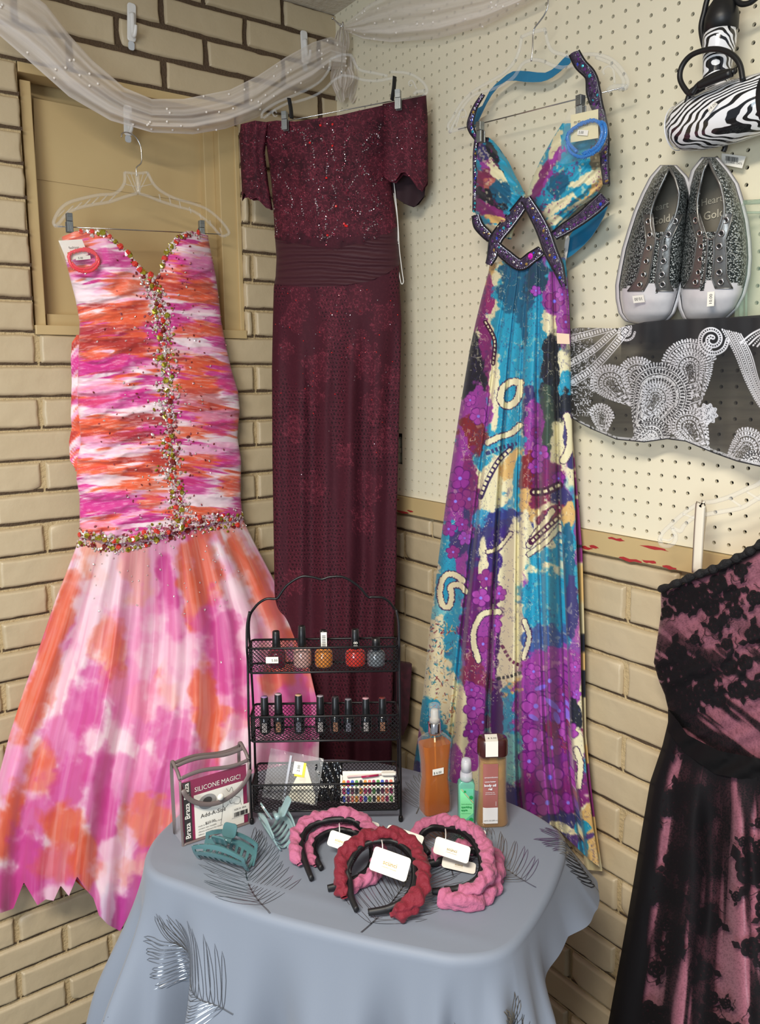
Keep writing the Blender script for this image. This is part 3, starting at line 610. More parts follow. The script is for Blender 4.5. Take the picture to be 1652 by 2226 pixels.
# ------------------------------------------------------------------ burgundy lace gown hanging across the corner
DA = np.array([-0.335, -0.045, 0.]); DB = np.array([-0.045, -0.415, 0.]); dn = np.array([-(DB-DA)[1]*-1, (DB-DA)[0]*-1, 0.]); dn = np.array([(DB-DA)[1], -(DB-DA)[0], 0.])
PD = Plane(DA, dn)
wine = thing('lace_gown', 'long burgundy lace off-shoulder gown with beaded bodice, hanging across the corner of the room', 'gown', PD.pt(720, 560))
BG, BL_, BD = (66, 22, 35), (96, 38, 52), (34, 11, 20)
def lace_col(kind):
    def f(X, Y, u, v):
        c = Canvas(X, Y, BG); x, y = c.X, c.Y
        wx = x+10*fbm(x/26, y/26, 5); wy = y+10*fbm(x/24, y/30, 6)
        if kind == 'skirt':
            k = fbm(x/46, y/190, 31, 3)                                         # nets of small cells in lengthwise bands
            gx = wx/7.2; gy = wy/8.6; gx = gx+0.5*(np.floor(gy) % 2); cell = np.hypot(gx-np.floor(gx)-.5, gy-np.floor(gy)-.5)
            on = ss(.42, .52, k)
            c.mix(ss(.10, 0, np.abs(cell-.40))*on*.95, BL_); c.mix(ss(.32, .22, cell)*on*.9, BD)
            c.mix(ss(.55, .8, fbm(x/3, y/3, 8))*.30*(1-on), BL_)
        else:
            c.mix(ss(.52, .8, fbm(x/3.2, y/3.2, 8))*.35, BL_); c.mix(ss(.55, .35, fbm(x/22, y/30, 15))*.5, BD)
        r_ = random.Random(5 if kind == 'skirt' else 6)
        if kind == 'skirt':
            spots = [(690, 800, 34), (680, 860, 26), (785, 760, 34), (800, 800, 30), (815, 880, 34), (640, 690, 30), (830, 690, 30), (720, 650, 34), (780, 650, 30), (650, 640, 26), (640, 930, 28), (830, 960, 30), (800, 1060, 34), (680, 1060, 28), (750, 990, 24), (640, 1265, 26), (790, 1130, 30), (720, 720, 30), (620, 760, 20), (850, 820, 24)]
            fl_ = 0.5
        else:
            spots = [(x0, y0, r_.uniform(16, 30)) for x0 in range(535, 935, 34) for y0 in range(250, 530, 40)]; fl_ = .45
        for (cx, cy, r) in spots:
            i = c.bb(cx-r*1.3, cy-r*1.5, cx+r*1.3, cy+r*1.5)
            if len(i) == 0: continue
            a = r_.uniform(0, 6); dx = c.X[i]-cx; dy = (c.Y[i]-cy)/1.25; R_ = np.hypot(dx, dy); th = np.arctan2(dy, dx)
            e = r*(.62+.38*np.abs(np.cos(th*2+a+R_/r*1.6))); c.mix(ss(1, .8, R_/e)*fl_*.6, (86, 30, 44), i); cx2 = fbm(c.X[i]/7, c.Y[i]/7, int(cx), 3); c.mix((np.abs(cx2-.5) < .03)*(R_/e < 1.1)*.7, (126, 50, 66), i)
            sp = np.abs(((R_/r*3.2+th/6.283+a) % 1)-.5); c.mix(ss(.12, .05, sp)*ss(1.05, .95, R_/e)*.28, (120, 46, 60), i)
        return c.out()
    return f
M_LACE = mat('burgundy_lace', vc=True, rough=0.75, sheen=0.0, bump=(700, 0.5, 0.0012), spec=0.25)
M_SASH = mat('burgundy_chiffon', (62, 18, 30), 0.7, sheen=0.05, bump=(700, 0.2, 0.0006))
w_xl = ipl([(255, 572), (300, 576), (350, 584), (400, 590), (450, 594), (520, 598), (560, 601), (600, 599), (625, 595), (700, 593), (800, 591), (1000, 592), (1300, 597), (1650, 604), (1720, 606)])
w_xr = ipl([(220, 852), (300, 850), (350, 846), (400, 850), (450, 858), (500, 864), (560, 869), (620, 869), (700, 873), (800, 871), (900, 868), (1000, 866), (1100, 863), (1250, 862), (1400, 856), (1720, 850)])
w_top = lambda u: np.interp(u, [0, .1, .25, .45, .6, .75, .88, 1], [266, 262, 264, 256, 250, 240, 232, 224])
waist_t = lambda u: np.interp(u, [0, .3, .5, .8, 1], [520, 536, 540, 520, 492]); waist_b = lambda u: np.interp(u, [0, .25, .5, .75, .9, 1], [618, 624, 622, 612, 594, 575])
wb_off = lambda X, Y, u, v: 0.055*np.sqrt(np.clip(1-(2*u-1)**2, 0, 1))+0.014*np.exp(-((u-.3)/.14)**2-((v-.4)/.3)**2)+0.014*np.exp(-((u-.75)/.14)**2-((v-.4)/.3)**2)+0.002*(fbm(X/9, Y/9, 2)-.5)
m, GW = panel(PD, w_top, lambda u: waist_t(u)+5, w_xl, w_xr, wb_off, 190, 190, lace_col('bodice')); m.build('bodice', M_LACE, wine, vcol=True, label='beaded lace bodice')
ws_off = lambda X, Y, u, v: 0.057*np.sqrt(np.clip(1-(2*u-1)**2, 0, 1))+0.0022*np.sin(Y/2.6+2*np.sin(u*5)+fbm(X/60, Y/20, 4)*4)
m, _ = panel(PD, waist_t, waist_b, w_xl, w_xr, ws_off, 110, 90, None); m.build('waistband', M_SASH, wine, label='smooth pleated chiffon waistband')
wsk = lambda X, Y, u, v: 0.055*np.sqrt(np.clip(1-(2*u-1)**2, 0, 1))+(0.009*np.sin(u*31+2*fbm(u*5, v*2, 2)+v)+0.008*np.sin(u*13+v*1.5))*ss(0, .25, v)
m, GK = panel(PD, waist_b, lambda u: 1690+u*0+10*np.sin(u*9), w_xl, w_xr, wsk, 560, 200, lace_col('skirt'), back=0.02); m.build('skirt', M_LACE, wine, vcol=True, label='column skirt of appliqued lace')
def slv(pl, top, bot, xl, xr, nm, amp):
    o = lambda X, Y, u, v: amp*np.sqrt(np.clip(1-(2*u-1)**2, 0, 1))+0.002*np.sin(u*14)
    m, G = panel(pl, top, bot, xl, xr, o, 130, 60, lace_col('sl'), back=0.02); m.build(nm, M_LACE, wine, vcol=True); return G
G1 = slv(Plane(PD.o+PD.n*0.012, PD.n), lambda u: np.interp(u, [0, .5, 1], [270, 262, 266]), lambda u: np.interp(u, [0, .07, .12, .3, .5, .62, .8, 1], [438, 418, 424, 434, 430, 438, 452, 456]), ipl([(260, 524), (300, 520), (400, 525), (456, 527)]), ipl([(260, 585), (330, 574), (400, 582), (456, 592)]), 'sleeve', 0.022)
G2 = slv(Plane(PD.o+PD.n*0.02, PD.n), lambda u: np.interp(u, [0, .3, 1], [226, 220, 207]), lambda u: np.interp(u, [0, .1, .22, .32, .42, .5, .6, .7, .8, .9, 1], [378, 388, 396, 392, 376, 374, 384, 398, 412, 414, 392]), ipl([(207, 832), (300, 830), (400, 828)]), ipl([(200, 926), (260, 930), (400, 931), (430, 925)]), 'sleeve', 0.03)
m, _ = panel(Plane(PD.o-PD.n*0.005, PD.n), lambda u: 370+u*0, lambda u: np.interp(u, [0, .2, .4, .6, .8, 1], [420, 432, 440, 446, 450, 425]), lambda y: 0*y+848, ipl([(370, 930), (430, 922), (450, 915)]), lambda X, Y, u, v: 0.004*np.sin(u*9), 30, 30, None)
m.build('sleeve_lining', mat('dark_wine_lining', (40, 14, 24), 0.8), wine)
# dark folded train showing beside and below
m, _ = panel(Plane(PD.o-PD.n*0.03, PD.n), lambda u: 1436+u*8, lambda u: np.interp(u, [0, .5, .8, 1], [1600, 1585, 1600, 1570]), lambda y: 0*y+835, ipl([(1436, 896), (1500, 892), (1600, 886)]), lambda X, Y, u, v: 0.01*np.sin(u*5), 60, 30, lace_col('sl'))
m.build('train_end', mat('sheer_wine_net', vc=True, rough=.8, alpha=.86), wine, vcol=True)
m, _ = panel(Plane(PD.o+PD.n*0.0, PD.n), lambda u: 1560+u*0, lambda u: np.interp(u, [0, .4, .8, 1], [1705, 1712, 1690, 1665]), lambda y: 0*y+600, lambda y: 0*y+852, lambda X, Y, u, v: 0.012*np.sin(u*17)+.01, 50, 60, None)
m.build('net_hem', mat('dark_net', (52, 20, 30), 0.85, alpha=.9), wine)
# white hanging loops
m = MB()
for p, r in (([(856, 395), (862, 450), (866, 500), (868, 540), (874, 590), (877, 612), (872, 616), (867, 590)], .0011), ([(856, 420), (864, 480), (865, 530)], .0009), ([(858, 527), (868, 530)], .0013)): m.tube(tr(PD, p, 0.006), r, 6)
m.build('hanging_loop', M_WHITEP, wine, label='white ribbon hanging loop')
# beads
rj = random.Random(21); mj = MB()
def chain(G, path, step=5.2, k=(0, 0, 1), r=(.0011, .0018)):
    sp = spline(path, 10); d = np.r_[0, np.cumsum(np.hypot(*np.diff(sp, axis=0).T))]
    for s_ in np.arange(0, d[-1], step):
        x = np.interp(s_, d, sp[:, 0]); y = np.interp(s_, d, sp[:, 1]); jewel(G, x+rj.gauss(0, .6), y+rj.gauss(0, .6), rj.uniform(*r), rj.choice(k), 1.3)
zb = lambda p: zz(3.304, 500, 0, p)
for p in ([(270, 980), (330, 1000), (400, 960), (470, 940), (530, 980), (550, 1060)], [(440, 930), (520, 950), (590, 1040), (605, 1150), (600, 1230)], [(740, 900), (745, 1000), (735, 1090), (760, 1180), (780, 1240)], [(800, 1240), (830, 1150), (820, 1050), (860, 980)],
          [(940, 1060), (990, 1000), (1040, 960), (1080, 1000)], [(910, 1150), (930, 1190), (980, 1240), (1020, 1300)], [(650, 980), (690, 1060), (700, 1160), (690, 1280)], [(350, 1260), (400, 1310), (440, 1400), (450, 1470), (420, 1530), (380, 1500)], [(370, 1240), (320, 1310), (300, 1390)],
          [(320, 1480), (330, 1560), (350, 1700)], [(520, 1380), (515, 1450), (530, 1540), (570, 1600)], [(550, 1300), (600, 1290), (650, 1350)], [(610, 1430), (640, 1500), (690, 1520), (740, 1480), (760, 1400), (730, 1320)], [(850, 1430), (860, 1490), (900, 1530), (960, 1510)], [(840, 1380), (880, 1310), (920, 1260), (980, 1250)],
          [(690, 1540), (690, 1620), (700, 1700), (690, 1770)], [(640, 1620), (670, 1700), (720, 1700), (770, 1620)], [(1000, 1520), (1060, 1480), (1060, 1420), (1010, 1380)], [(960, 1700), (1000, 1640), (1080, 1600)], [(1030, 1330), (1080, 1310), (1100, 1250)], [(640, 1360), (620, 1440), (640, 1560)], [(1080, 900), (1060, 980), (1000, 1060), (940, 1100)]):
    chain(GW, zb(p))
for i in range(420): jewel(GW, rj.uniform(585, 850), rj.uniform(262, 525), rj.uniform(.0008, .0015), rj.choice([0, 1, 1, 2]), 1.2)
for x, y in zb([(735, 897), (575, 1025), (735, 1050), (693, 1278), (762, 1482), (650, 900), (830, 1620), (700, 1690), (820, 1610), (840, 1625)]): jewel(GW, x, y, .0028, 3)
for i in range(110): jewel(G2, rj.uniform(832, 926), rj.uniform(225, 400), rj.uniform(.0007, .0013), rj.choice([0, 1, 1]), 1.2)
for i in range(60): jewel(G1, rj.uniform(526, 582), rj.uniform(280, 430), rj.uniform(.0007, .0013), rj.choice([0, 1, 1]), 1.2)
for i in range(130): jewel(GK, rj.uniform(600, 865), 625+abs(rj.gauss(0, 170)), rj.uniform(.0007, .0014), rj.choice([0, 1, 3]), 1.2)
mj.build('bead_embroidery', [mat('bugle_bead', (205, 190, 196), .15, .8), mat('wine_bead', (140, 50, 70), .15, .5), mat('dark_bead', (60, 30, 50), .15, .6), mat('ruby_stone', (230, 30, 30), .15, coat=1.0)], wine, label='red and silver bead embroidery')
zb2 = zb
PDH = Plane(PD.o+PD.n*0.03, PD.n)
hg = hanger('clothes_hanger', 'clear plastic hanger with metal hook hanging in the corner above the burgundy gown', PDH,
       zb([(742, 135), (780, 175), (800, 190), (812, 160), (815, 260), (805, 400), (800, 530)]),
       [zb([(870, 395), (900, 460), (940, 505), (1040, 525), (1130, 545)]), zb([(1155, 515), (1270, 525), (1350, 560), (1400, 610), (1415, 660), (1380, 690)]),
        zb([(800, 540), (880, 550), (960, 575), (1060, 580), (1170, 560)]), zb([(720, 430), (710, 500), (650, 580), (560, 640), (450, 690), (330, 740), (240, 800), (225, 850)]),
        zb([(800, 545), (740, 580), (680, 640), (600, 690), (480, 730), (420, 740), (320, 790), (240, 850)]), (zb([(720, 425), (800, 395), (870, 395)]), .003), (zb([(1400, 655), (1340, 660), (1320, 680)]), .004),
        (zb([(340, 830), (320, 835), (305, 810), (320, 790), (335, 810)]), .0018), (zb([(1310, 610), (1290, 615), (1285, 590), (1310, 580), (1340, 640)]), .0018)],
       zb([(330, 880), (430, 865), (1400, 680)]), [(620, 262, .028), (866, 216, .028)])
for a, b in (((628, 213), (634, 258)), ((858, 166), (852, 218))):
    m = MB(); q = tr(PDH, [a, ((a[0]+b[0])/2+1, (a[1]+b[1])/2), b], 0.024); m.tube(q, 0.0052, 6, flat=.2); m.build('ribbon_loop', mat('black_ribbon', (16, 15, 16), .7), wine, label='black ribbon hanging loop')
# ------------------------------------------------------------------ print halter gown on the pegboard wall
PH = PR(0.062)
halter = thing('halter_gown', 'turquoise, purple and cream print halter gown with beaded straps, hanging against the pegboard', 'gown', PH.pt(1140, 600))
TQ, DT, CRM, PU, BU, NV, MA, BK, OC = (38, 150, 184), (28, 92, 124), (226, 218, 180), (150, 62, 152), (130, 46, 84), (60, 56, 110), (126, 42, 106), (30, 34, 44), (214, 176, 112)
h_xl = ipl([(560, 1066), (590, 1062), (620, 1054), (650, 1046), (700, 1034), (760, 1021), (850, 1006), (950, 990), (1100, 968), (1200, 955), (1300, 942), (1400, 930), (1500, 920), (1600, 909), (1650, 901), (1720, 893), (1850, 888)])
h_xr = ipl([(560, 1224), (600, 1229), (650, 1233), (720, 1237), (800, 1239), (900, 1243), (1000, 1246), (1100, 1250), (1200, 1254), (1400, 1262), (1500, 1264), (1600, 1268), (1700, 1277), (1800, 1290), (1900, 1306)])
h_top = lambda u: np.interp(u, [0, .2, .48, .75, 1], [575, 566, 572, 556, 560])
h_bot = lambda u: np.interp(u, [0, .05, .15, .3, .5, .6, .7, .8, .9, .95, 1], [1695, 1700, 1690, 1730, 1745, 1765, 1778, 1800, 1845, 1868, 1885])
def h_off(X, Y, u, v):
    e = ss(0, .9, v)**.7
    f = 0.016*np.sin(u*25+1.2*np.sin(u*9)+.5*v)+0.004*np.sin(u*47+2)+0.014*np.sin(u*11)
    # the deep pleats that run down from the waist
    for (a0, a1, w_) in ((.28, .20, .018), (.52, .62, .016), (.66, .80, .020), (.40, .42, .012), (.84, .93, .014)):
        c_ = a0+(a1-a0)*v; f = f-0.030*np.exp(-((u-c_)/w_)**2)
    return 0.035*np.sqrt(np.clip(1-(2*u-1)**2, 0, 1))+f*(.12+.88*e)+.03*v*u*(1-u)*2
def h_col(X, Y, u, v):
    c = Canvas(X, Y, CRM); x, y = c.X, c.Y
    a = fbm(x/70, y/110, 3, 4); c.mix(ss(.5, .58, a)*.9, TQ); c.mix(ss(.58, .66, fbm(x/50, y/90, 13))*.85, PU)
    B = [(1085, 600, 30, 60, 0, OC), (1075, 650, 16, 70, 5, CRM), (1045, 680, 16, 60, 12, MA), (1065, 640, 10, 40, 0, (150, 50, 110)), (1110, 800, 52, 220, 3, TQ), (1120, 620, 34, 70, 0, DT), (1165, 640, 26, 80, 4, (34, 70, 92)), (1150, 700, 20, 60, 0, DT), (1165, 740, 20, 90, 3, TQ), (1200, 700, 20, 90, 4, CRM),
         (1180, 790, 14, 80, 0, TQ), (1205, 640, 24, 50, 0, PU), (1225, 690, 14, 60, 0, PU), (1045, 770, 20, 70, 10, CRM), (1028, 800, 22, 80, 8, BK), (1060, 780, 14, 110, -6, MA), (1030, 870, 22, 90, 8, BK), (1075, 850, 12, 80, 0, CRM), (1200, 800, 22, 70, 0, BK), (1200, 870, 26, 90, 0, BK), (1232, 800, 16, 60, 0, CRM), (1232, 840, 16, 40, 0, TQ),
         (1232, 880, 18, 30, 0, BK), (1190, 910, 16, 80, 0, (60, 80, 70)), (1020, 920, 30, 50, 6, PU), (1040, 900, 26, 60, 0, PU), (1020, 950, 26, 40, 0, (128, 42, 50)), (1005, 1000, 28, 60, 6, PU), (1040, 960, 20, 40, 0, (128, 42, 50)), (1150, 900, 16, 60, 0, NV), (1160, 960, 20, 90, 0, PU), (1215, 970, 18, 60, 0, CRM), (1240, 960, 14, 60, 0, NV),
         (1085, 985, 54, 34, -25, TQ), (1080, 1050, 40, 70, 10, CRM), (1110, 1030, 30, 40, 0, CRM), (1110, 1010, 16, 40, 30, OC), (1130, 1060, 14, 60, 0, TQ), (1150, 1050, 20, 70, 0, (128, 42, 50)), (1150, 1100, 20, 40, 0, OC), (990, 1060, 30, 90, 6, PU), (1020, 1100, 24, 110, 0, MA), (1010, 1160, 14, 60, 0, NV), (985, 1130, 22, 70, 0, PU), (1190, 1040, 30, 40, 0, MA),
         (1180, 1085, 30, 20, -10, BU), (1220, 1090, 20, 40, 0, NV), (1075, 1130, 44, 50, 10, (60, 150, 190)), (1100, 1150, 50, 40, 0, (52, 60, 130)), (1070, 1090, 34, 20, 0, CRM), (1090, 1170, 40, 40, 0, NV), (1190, 1150, 30, 60, 0, CRM), (1200, 1120, 36, 16, -30, BU), (1230, 1180, 22, 50, 0, TQ), (1235, 1120, 16, 30, 0, OC),
         (975, 1190, 30, 60, 0, TQ), (1015, 1230, 24, 80, 0, PU), (1045, 1220, 30, 60, 0, NV), (975, 1290, 30, 60, 0, TQ), (1000, 1180, 20, 30, 0, NV), (1055, 1280, 40, 60, 0, (90, 26, 100)), (1085, 1210, 24, 60, 0, (60, 40, 120)), (1050, 1240, 10, 60, 0, CRM), (1110, 1250, 24, 110, 3, CRM), (1135, 1190, 24, 70, 0, CRM),
         (1190, 1215, 40, 22, 0, TQ), (1185, 1250, 44, 26, 0, CRM), (1180, 1320, 48, 90, 0, TQ), (1235, 1240, 14, 90, 0, DT), (1240, 1320, 16, 60, 0, NV), (960, 1350, 40, 40, 0, (110, 190, 200)), (955, 1420, 36, 80, 0, CRM), (985, 1400, 20, 80, 0, TQ), (950, 1500, 40, 70, 0, CRM), (935, 1560, 26, 40, 0, TQ), (980, 1530, 18, 60, 0, CRM),
         (1030, 1370, 34, 70, 0, (104, 34, 110)), (1050, 1440, 36, 70, 0, (110, 34, 84)), (1035, 1470, 26, 60, 0, BU), (1070, 1400, 30, 80, 0, PU), (1090, 1440, 14, 100, 0, (70, 30, 90)), (1110, 1380, 26, 70, 4, CRM), (1105, 1460, 26, 50, 0, CRM), (1140, 1420, 20, 60, 0, CRM), (1180, 1400, 46, 40, 0, (60, 90, 150)), (1120, 1510, 26, 30, 0, OC),
         (1110, 1560, 28, 60, 0, TQ), (1080, 1560, 14, 80, 0, (70, 30, 90)), (1200, 1450, 60, 40, 0, PU), (1180, 1540, 64, 90, 0, PU), (1200, 1640, 70, 90, 0, (122, 38, 132)), (1220, 1600, 44, 30, 0, (126, 32, 84)), (1170, 1720, 60, 60, 0, (130, 40, 120)), (1230, 1720, 50, 50, 0, (124, 36, 110)), (1245, 1480, 16, 60, 0, PU), (1250, 1580, 14, 60, 0, BK),
         (1030, 1540, 30, 60, 0, PU), (1030, 1620, 24, 50, 0, PU), (1000, 1580, 16, 90, 0, CRM), (930, 1640, 30, 40, 0, TQ), (915, 1690, 26, 30, 0, NV), (1110, 1650, 22, 60, 0, (110, 170, 170)), (1100, 1740, 30, 40, 0, NV), (1230, 1790, 60, 26, 20, NV), (1260, 1840, 30, 40, 0, (90, 60, 120)), (1270, 1850, 16, 30, 0, TQ), (1290, 1860, 14, 40, 0, OC), (1225, 1800, 26, 10, 20, CRM),
         (1280, 1780, 14, 30, 0, OC), (1255, 1640, 14, 60, 0, CRM), (990, 1660, 14, 40, 0, PU), (1265, 1800, 16, 16, 0, TQ), (1250, 1880, 30, 14, 10, CRM)]
    for (cx, cy, rx, ry, rot, col) in B: c.ell(cx, cy, rx*1.05, ry*1.05, rot, col, rough=.42, soft=.09, fr=.07)
    st = fbm(x/5, y/7, 8, 3); c.mix(ss(.62, .72, st)*.35*ss(.45, .6, fbm(x/50, y/60, 71)), NV); c.mix(ss(.64, .72, fbm(x/6, y/9, 18, 3))*.35*ss(.5, .62, fbm(x/60, y/60, 75)), CRM)
    c.mix((np.abs(fbm(x/10, y/15, 47, 3)-.5) < .010)*.55, NV); c.mix((np.abs(fbm(x/13, y/18, 57, 3)-.5) < .008)*.6*ss(.45, .55, fbm(x/60, y/60, 5)), (232, 224, 190))
    r_ = random.Random(9); PC = [(168, 72, 168), (146, 52, 150), (160, 76, 184), (140, 52, 128)]
    for (cx, cy, r) in ((1205, 655, 24), (1165, 632, 13), (1222, 640, 16), (1230, 700, 18), (1040, 905, 22), (1022, 870, 14), (1000, 1040, 26), (1020, 1085, 24), (990, 1090, 22), (975, 1150, 18), (1005, 1140, 16), (1175, 985, 22), (1165, 940, 14), (1165, 1015, 18), (1215, 1040, 16), (985, 1200, 16), (1010, 1170, 16),
                        (1057, 1258, 22), (1045, 1300, 22), (1085, 1290, 18), (1075, 1360, 18), (1050, 1400, 20), (1195, 1480, 30), (1160, 1460, 20), (1165, 1535, 34), (1215, 1545, 26), (1150, 1590, 22), (1235, 1590, 24), (1163, 1608, 28), (1200, 1625, 26), (1150, 1655, 26), (1240, 1670, 22), (1195, 1690, 34), (1160, 1745, 26), (1190, 1745, 34), (1235, 1745, 24),
                        (1030, 1540, 26), (1050, 1570, 20), (1025, 1590, 20), (1040, 1620, 18), (1025, 1500, 18), (1250, 1450, 14), (1253, 1510, 12), (1225, 1510, 22)):
        c.flower(cx, cy, r, r_.choice(PC), r_.uniform(0, 6))
    for (cx, cy, rx, ry, rot) in ((1175, 1495, 14, 5, -20), (1200, 1530, 18, 6, 40), (1210, 1560, 14, 6, 70), (1160, 1560, 12, 5, 30)): c.ell(cx, cy, rx, ry, rot, (138, 110, 214), rough=.1, soft=.1)
    def curl(p, w_=7): c.stroke(p, w_, CRM, edge=2.5, rough=5)
    curl([(1132, 832), (1112, 830), (1093, 845), (1088, 868), (1100, 882), (1118, 876), (1128, 858), (1130, 842)]); curl([(1060, 962), (1085, 950), (1110, 942), (1130, 925)], 6)
    curl([(1006, 1262), (985, 1248), (965, 1255), (956, 1285), (962, 1315), (976, 1318), (982, 1295), (980, 1275), (1000, 1272), (1012, 1285)], 6); curl([(1200, 1110), (1185, 1135), (1165, 1160), (1150, 1185)], 6); curl([(1215, 1145), (1190, 1175), (1150, 1205)], 5)
    curl([(1232, 905), (1240, 935), (1238, 975), (1225, 1000)], 8); curl([(1085, 1330), (1050, 1335), (1032, 1365), (1030, 1400), (1040, 1435)], 6); curl([(1140, 1350), (1150, 1385), (1138, 1430)], 5); curl([(1252, 1630), (1262, 1660), (1258, 1710)], 6); curl([(1110, 1160), (1085, 1190), (1060, 1200)], 4)
    c.stroke([(1060, 985), (1085, 975), (1120, 965)], 5, (52, 60, 110), dots=9); c.stroke([(1110, 975), (1085, 1000), (1062, 1040), (1045, 1080)], 6, (52, 34, 80)); c.stroke([(1108, 978), (1083, 1003), (1060, 1040), (1044, 1078)], 3.5, CRM, dots=11)
    c.stroke([(1215, 1055), (1185, 1068), (1160, 1070)], 9, (70, 24, 60)); c.stroke([(1215, 1055), (1185, 1068), (1160, 1070)], 3.5, CRM, dots=14); c.stroke([(1210, 1128), (1185, 1150), (1155, 1178)], 7, (74, 24, 64)); c.stroke([(1210, 1128), (1185, 1150), (1155, 1178)], 3, CRM, dots=11)
    c.stroke([(1055, 700), (1075, 740), (1072, 790)], 5, (60, 20, 50)); c.stroke([(1055, 700), (1075, 740), (1072, 790)], 2, CRM, dots=9); c.stroke([(1092, 1405), (1110, 1435), (1132, 1447)], 4, (110, 40, 80), dots=10); c.stroke([(1083, 1475), (1110, 1470), (1130, 1463)], 4, (40, 50, 50), dots=9)
    for (cx, cy) in ((1160, 1545), (1235, 1530)): pass
    for k in range(170):      # sprigs and specks of the print
        cx = r_.uniform(930, 990); cy = r_.uniform(1350, 1600); a_ = r_.uniform(0, 3.1); l_ = r_.uniform(3, 9); c.stroke([(cx, cy), (cx+l_*math.cos(a_)*.5, cy+l_*math.sin(a_)*.6), (cx+l_*math.cos(a_), cy+l_*math.sin(a_))], 1.2, r_.choice([(40, 130, 150), (40, 130, 150), (130, 40, 60), OC]))
    return c.out()
M_SILK = mat('printed_silk', vc=True, rough=0.5, sheen=0.1, bump=(900, 0.08, 0.0004), spec=0.3)
# layers behind: the back of the gown at the right
m, _ = panel(PR(0.036), lambda u: 900+u*0, lambda u: 1890+u*4, ipl([(900, 1225), (1890, 1270)]), ipl([(900, 1238), (1000, 1249), (1100, 1258), (1200, 1266), (1400, 1271), (1600, 1274), (1700, 1284), (1800, 1296), (1890, 1309)]), lambda X, Y, u, v: .004*np.sin(u*9), 300, 16,
             lambda X, Y, u, v: (lambda c: (c.mix(ss(.45, .55, fbm(c.X*0+3, c.Y/75, 2)), OC), c.mix(ss(.55, .6, fbm(c.X*0+8, c.Y/60, 12)), MA), c.mix(ss(.62, .68, fbm(c.X*0+4, c.Y/50, 22)), BK), c.out())[-1])(Canvas(X, Y, (206, 192, 150))), back=.004)
m.build('back_panel', M_SILK, halter, vcol=True)
m, GH = panel(PH, h_top, h_bot, h_xl, h_xr, h_off, 900, 260, h_col, back=0.03); m.build('skirt', M_SILK, halter, vcol=True, label='printed silk skirt with long folds')
# cups
def cup_col(flip):
    def f(X, Y, u, v):
        c = Canvas(X, Y, TQ); x, y = c.X, c.Y
        L_ = [(1062, 350, 22, 50, -15, PU), (1050, 330, 14, 20, 0, NV), (1070, 310, 30, 14, 40, TQ), (1075, 345, 10, 50, -25, BK), (1055, 390, 26, 26, 0, BU), (1070, 400, 20, 14, 30, (190, 110, 100)), (1085, 385, 12, 40, -30, CRM), (1065, 430, 40, 16, 30, BK), (1090, 420, 20, 30, -30, DT), (1105, 370, 12, 60, -25, TQ), (1055, 455, 34, 14, 30, MA), (1080, 465, 30, 10, 20, MA), (1085, 480, 34, 9, 15, OC), (1085, 500, 30, 14, 10, CRM),
              (1190, 370, 14, 70, 28, PU), (1170, 400, 12, 60, 28, MA), (1160, 390, 8, 50, 25, CRM), (1210, 330, 16, 40, 20, PU), (1230, 380, 34, 40, 0, TQ), (1215, 400, 22, 30, 20, DT), (1280, 360, 40, 40, 0, TQ), (1285, 390, 50, 16, -25, CRM), (1290, 410, 50, 12, -28, OC), (1240, 430, 50, 14, -30, TQ), (1210, 450, 50, 12, -32, CRM), (1255, 450, 40, 10, -25, CRM), (1230, 470, 40, 10, -30, TQ), (1200, 480, 30, 10, -30, CRM), (1300, 340, 20, 30, 0, (120, 110, 90)), (1215, 300, 10, 40, 25, CRM), (1240, 295, 20, 30, 0, TQ)]
        for (cx, cy, rx, ry, rot, col) in L_: c.ell(cx, cy, rx, ry, rot, col, rough=.6, soft=.1, fr=.09)
        c.mix(ss(.64, .72, fbm(x/7, y/7, 18, 3))*.6*ss(.5, .6, fbm(x/40, y/40, 75)), CRM); c.mix(ss(.63, .7, fbm(x/6, y/6, 28, 3))*.7*ss(.5, .6, fbm(x/30, y/30, 79)), MA)
        return c.out()
    return f
cu_off = lambda sx: (lambda X, Y, u, v: 0.045*np.sqrt(np.clip(1-(2*u-1)**2, 0, 1))*np.sin(np.clip(v, 0.02, 1)*2.6)**.7+0.0022*np.sin((X*sx+Y)/4.2+fbm(X/30, Y/30, 3)*4))
m, GC1 = panel(PH, lambda u: 292+u*8, lambda u: 512+u*8, ipl([(290, 1034), (330, 1032), (400, 1033), (460, 1031), (490, 1050), (512, 1080), (525, 1100)]), ipl([(290, 1056), (320, 1082), (350, 1103), (390, 1124), (425, 1143), (470, 1130), (520, 1104)]), cu_off(-.8), 130, 80, cup_col(0), bfrom=.02)
m.build('left_cup', M_SILK, halter, vcol=True)
m, GC2 = panel(PH, lambda u: 268+u*0, lambda u: 508-u*4, ipl([(268, 1222), (300, 1202), (350, 1174), (400, 1152), (425, 1146), (450, 1160), (490, 1190), (508, 1205)]), ipl([(268, 1258), (300, 1300), (350, 1308), (400, 1312), (425, 1296), (450, 1258), (490, 1215), (508, 1207)]), cu_off(.9), 130, 90, cup_col(1), bfrom=.02)
m.build('right_cup', M_SILK, halter, vcol=True)
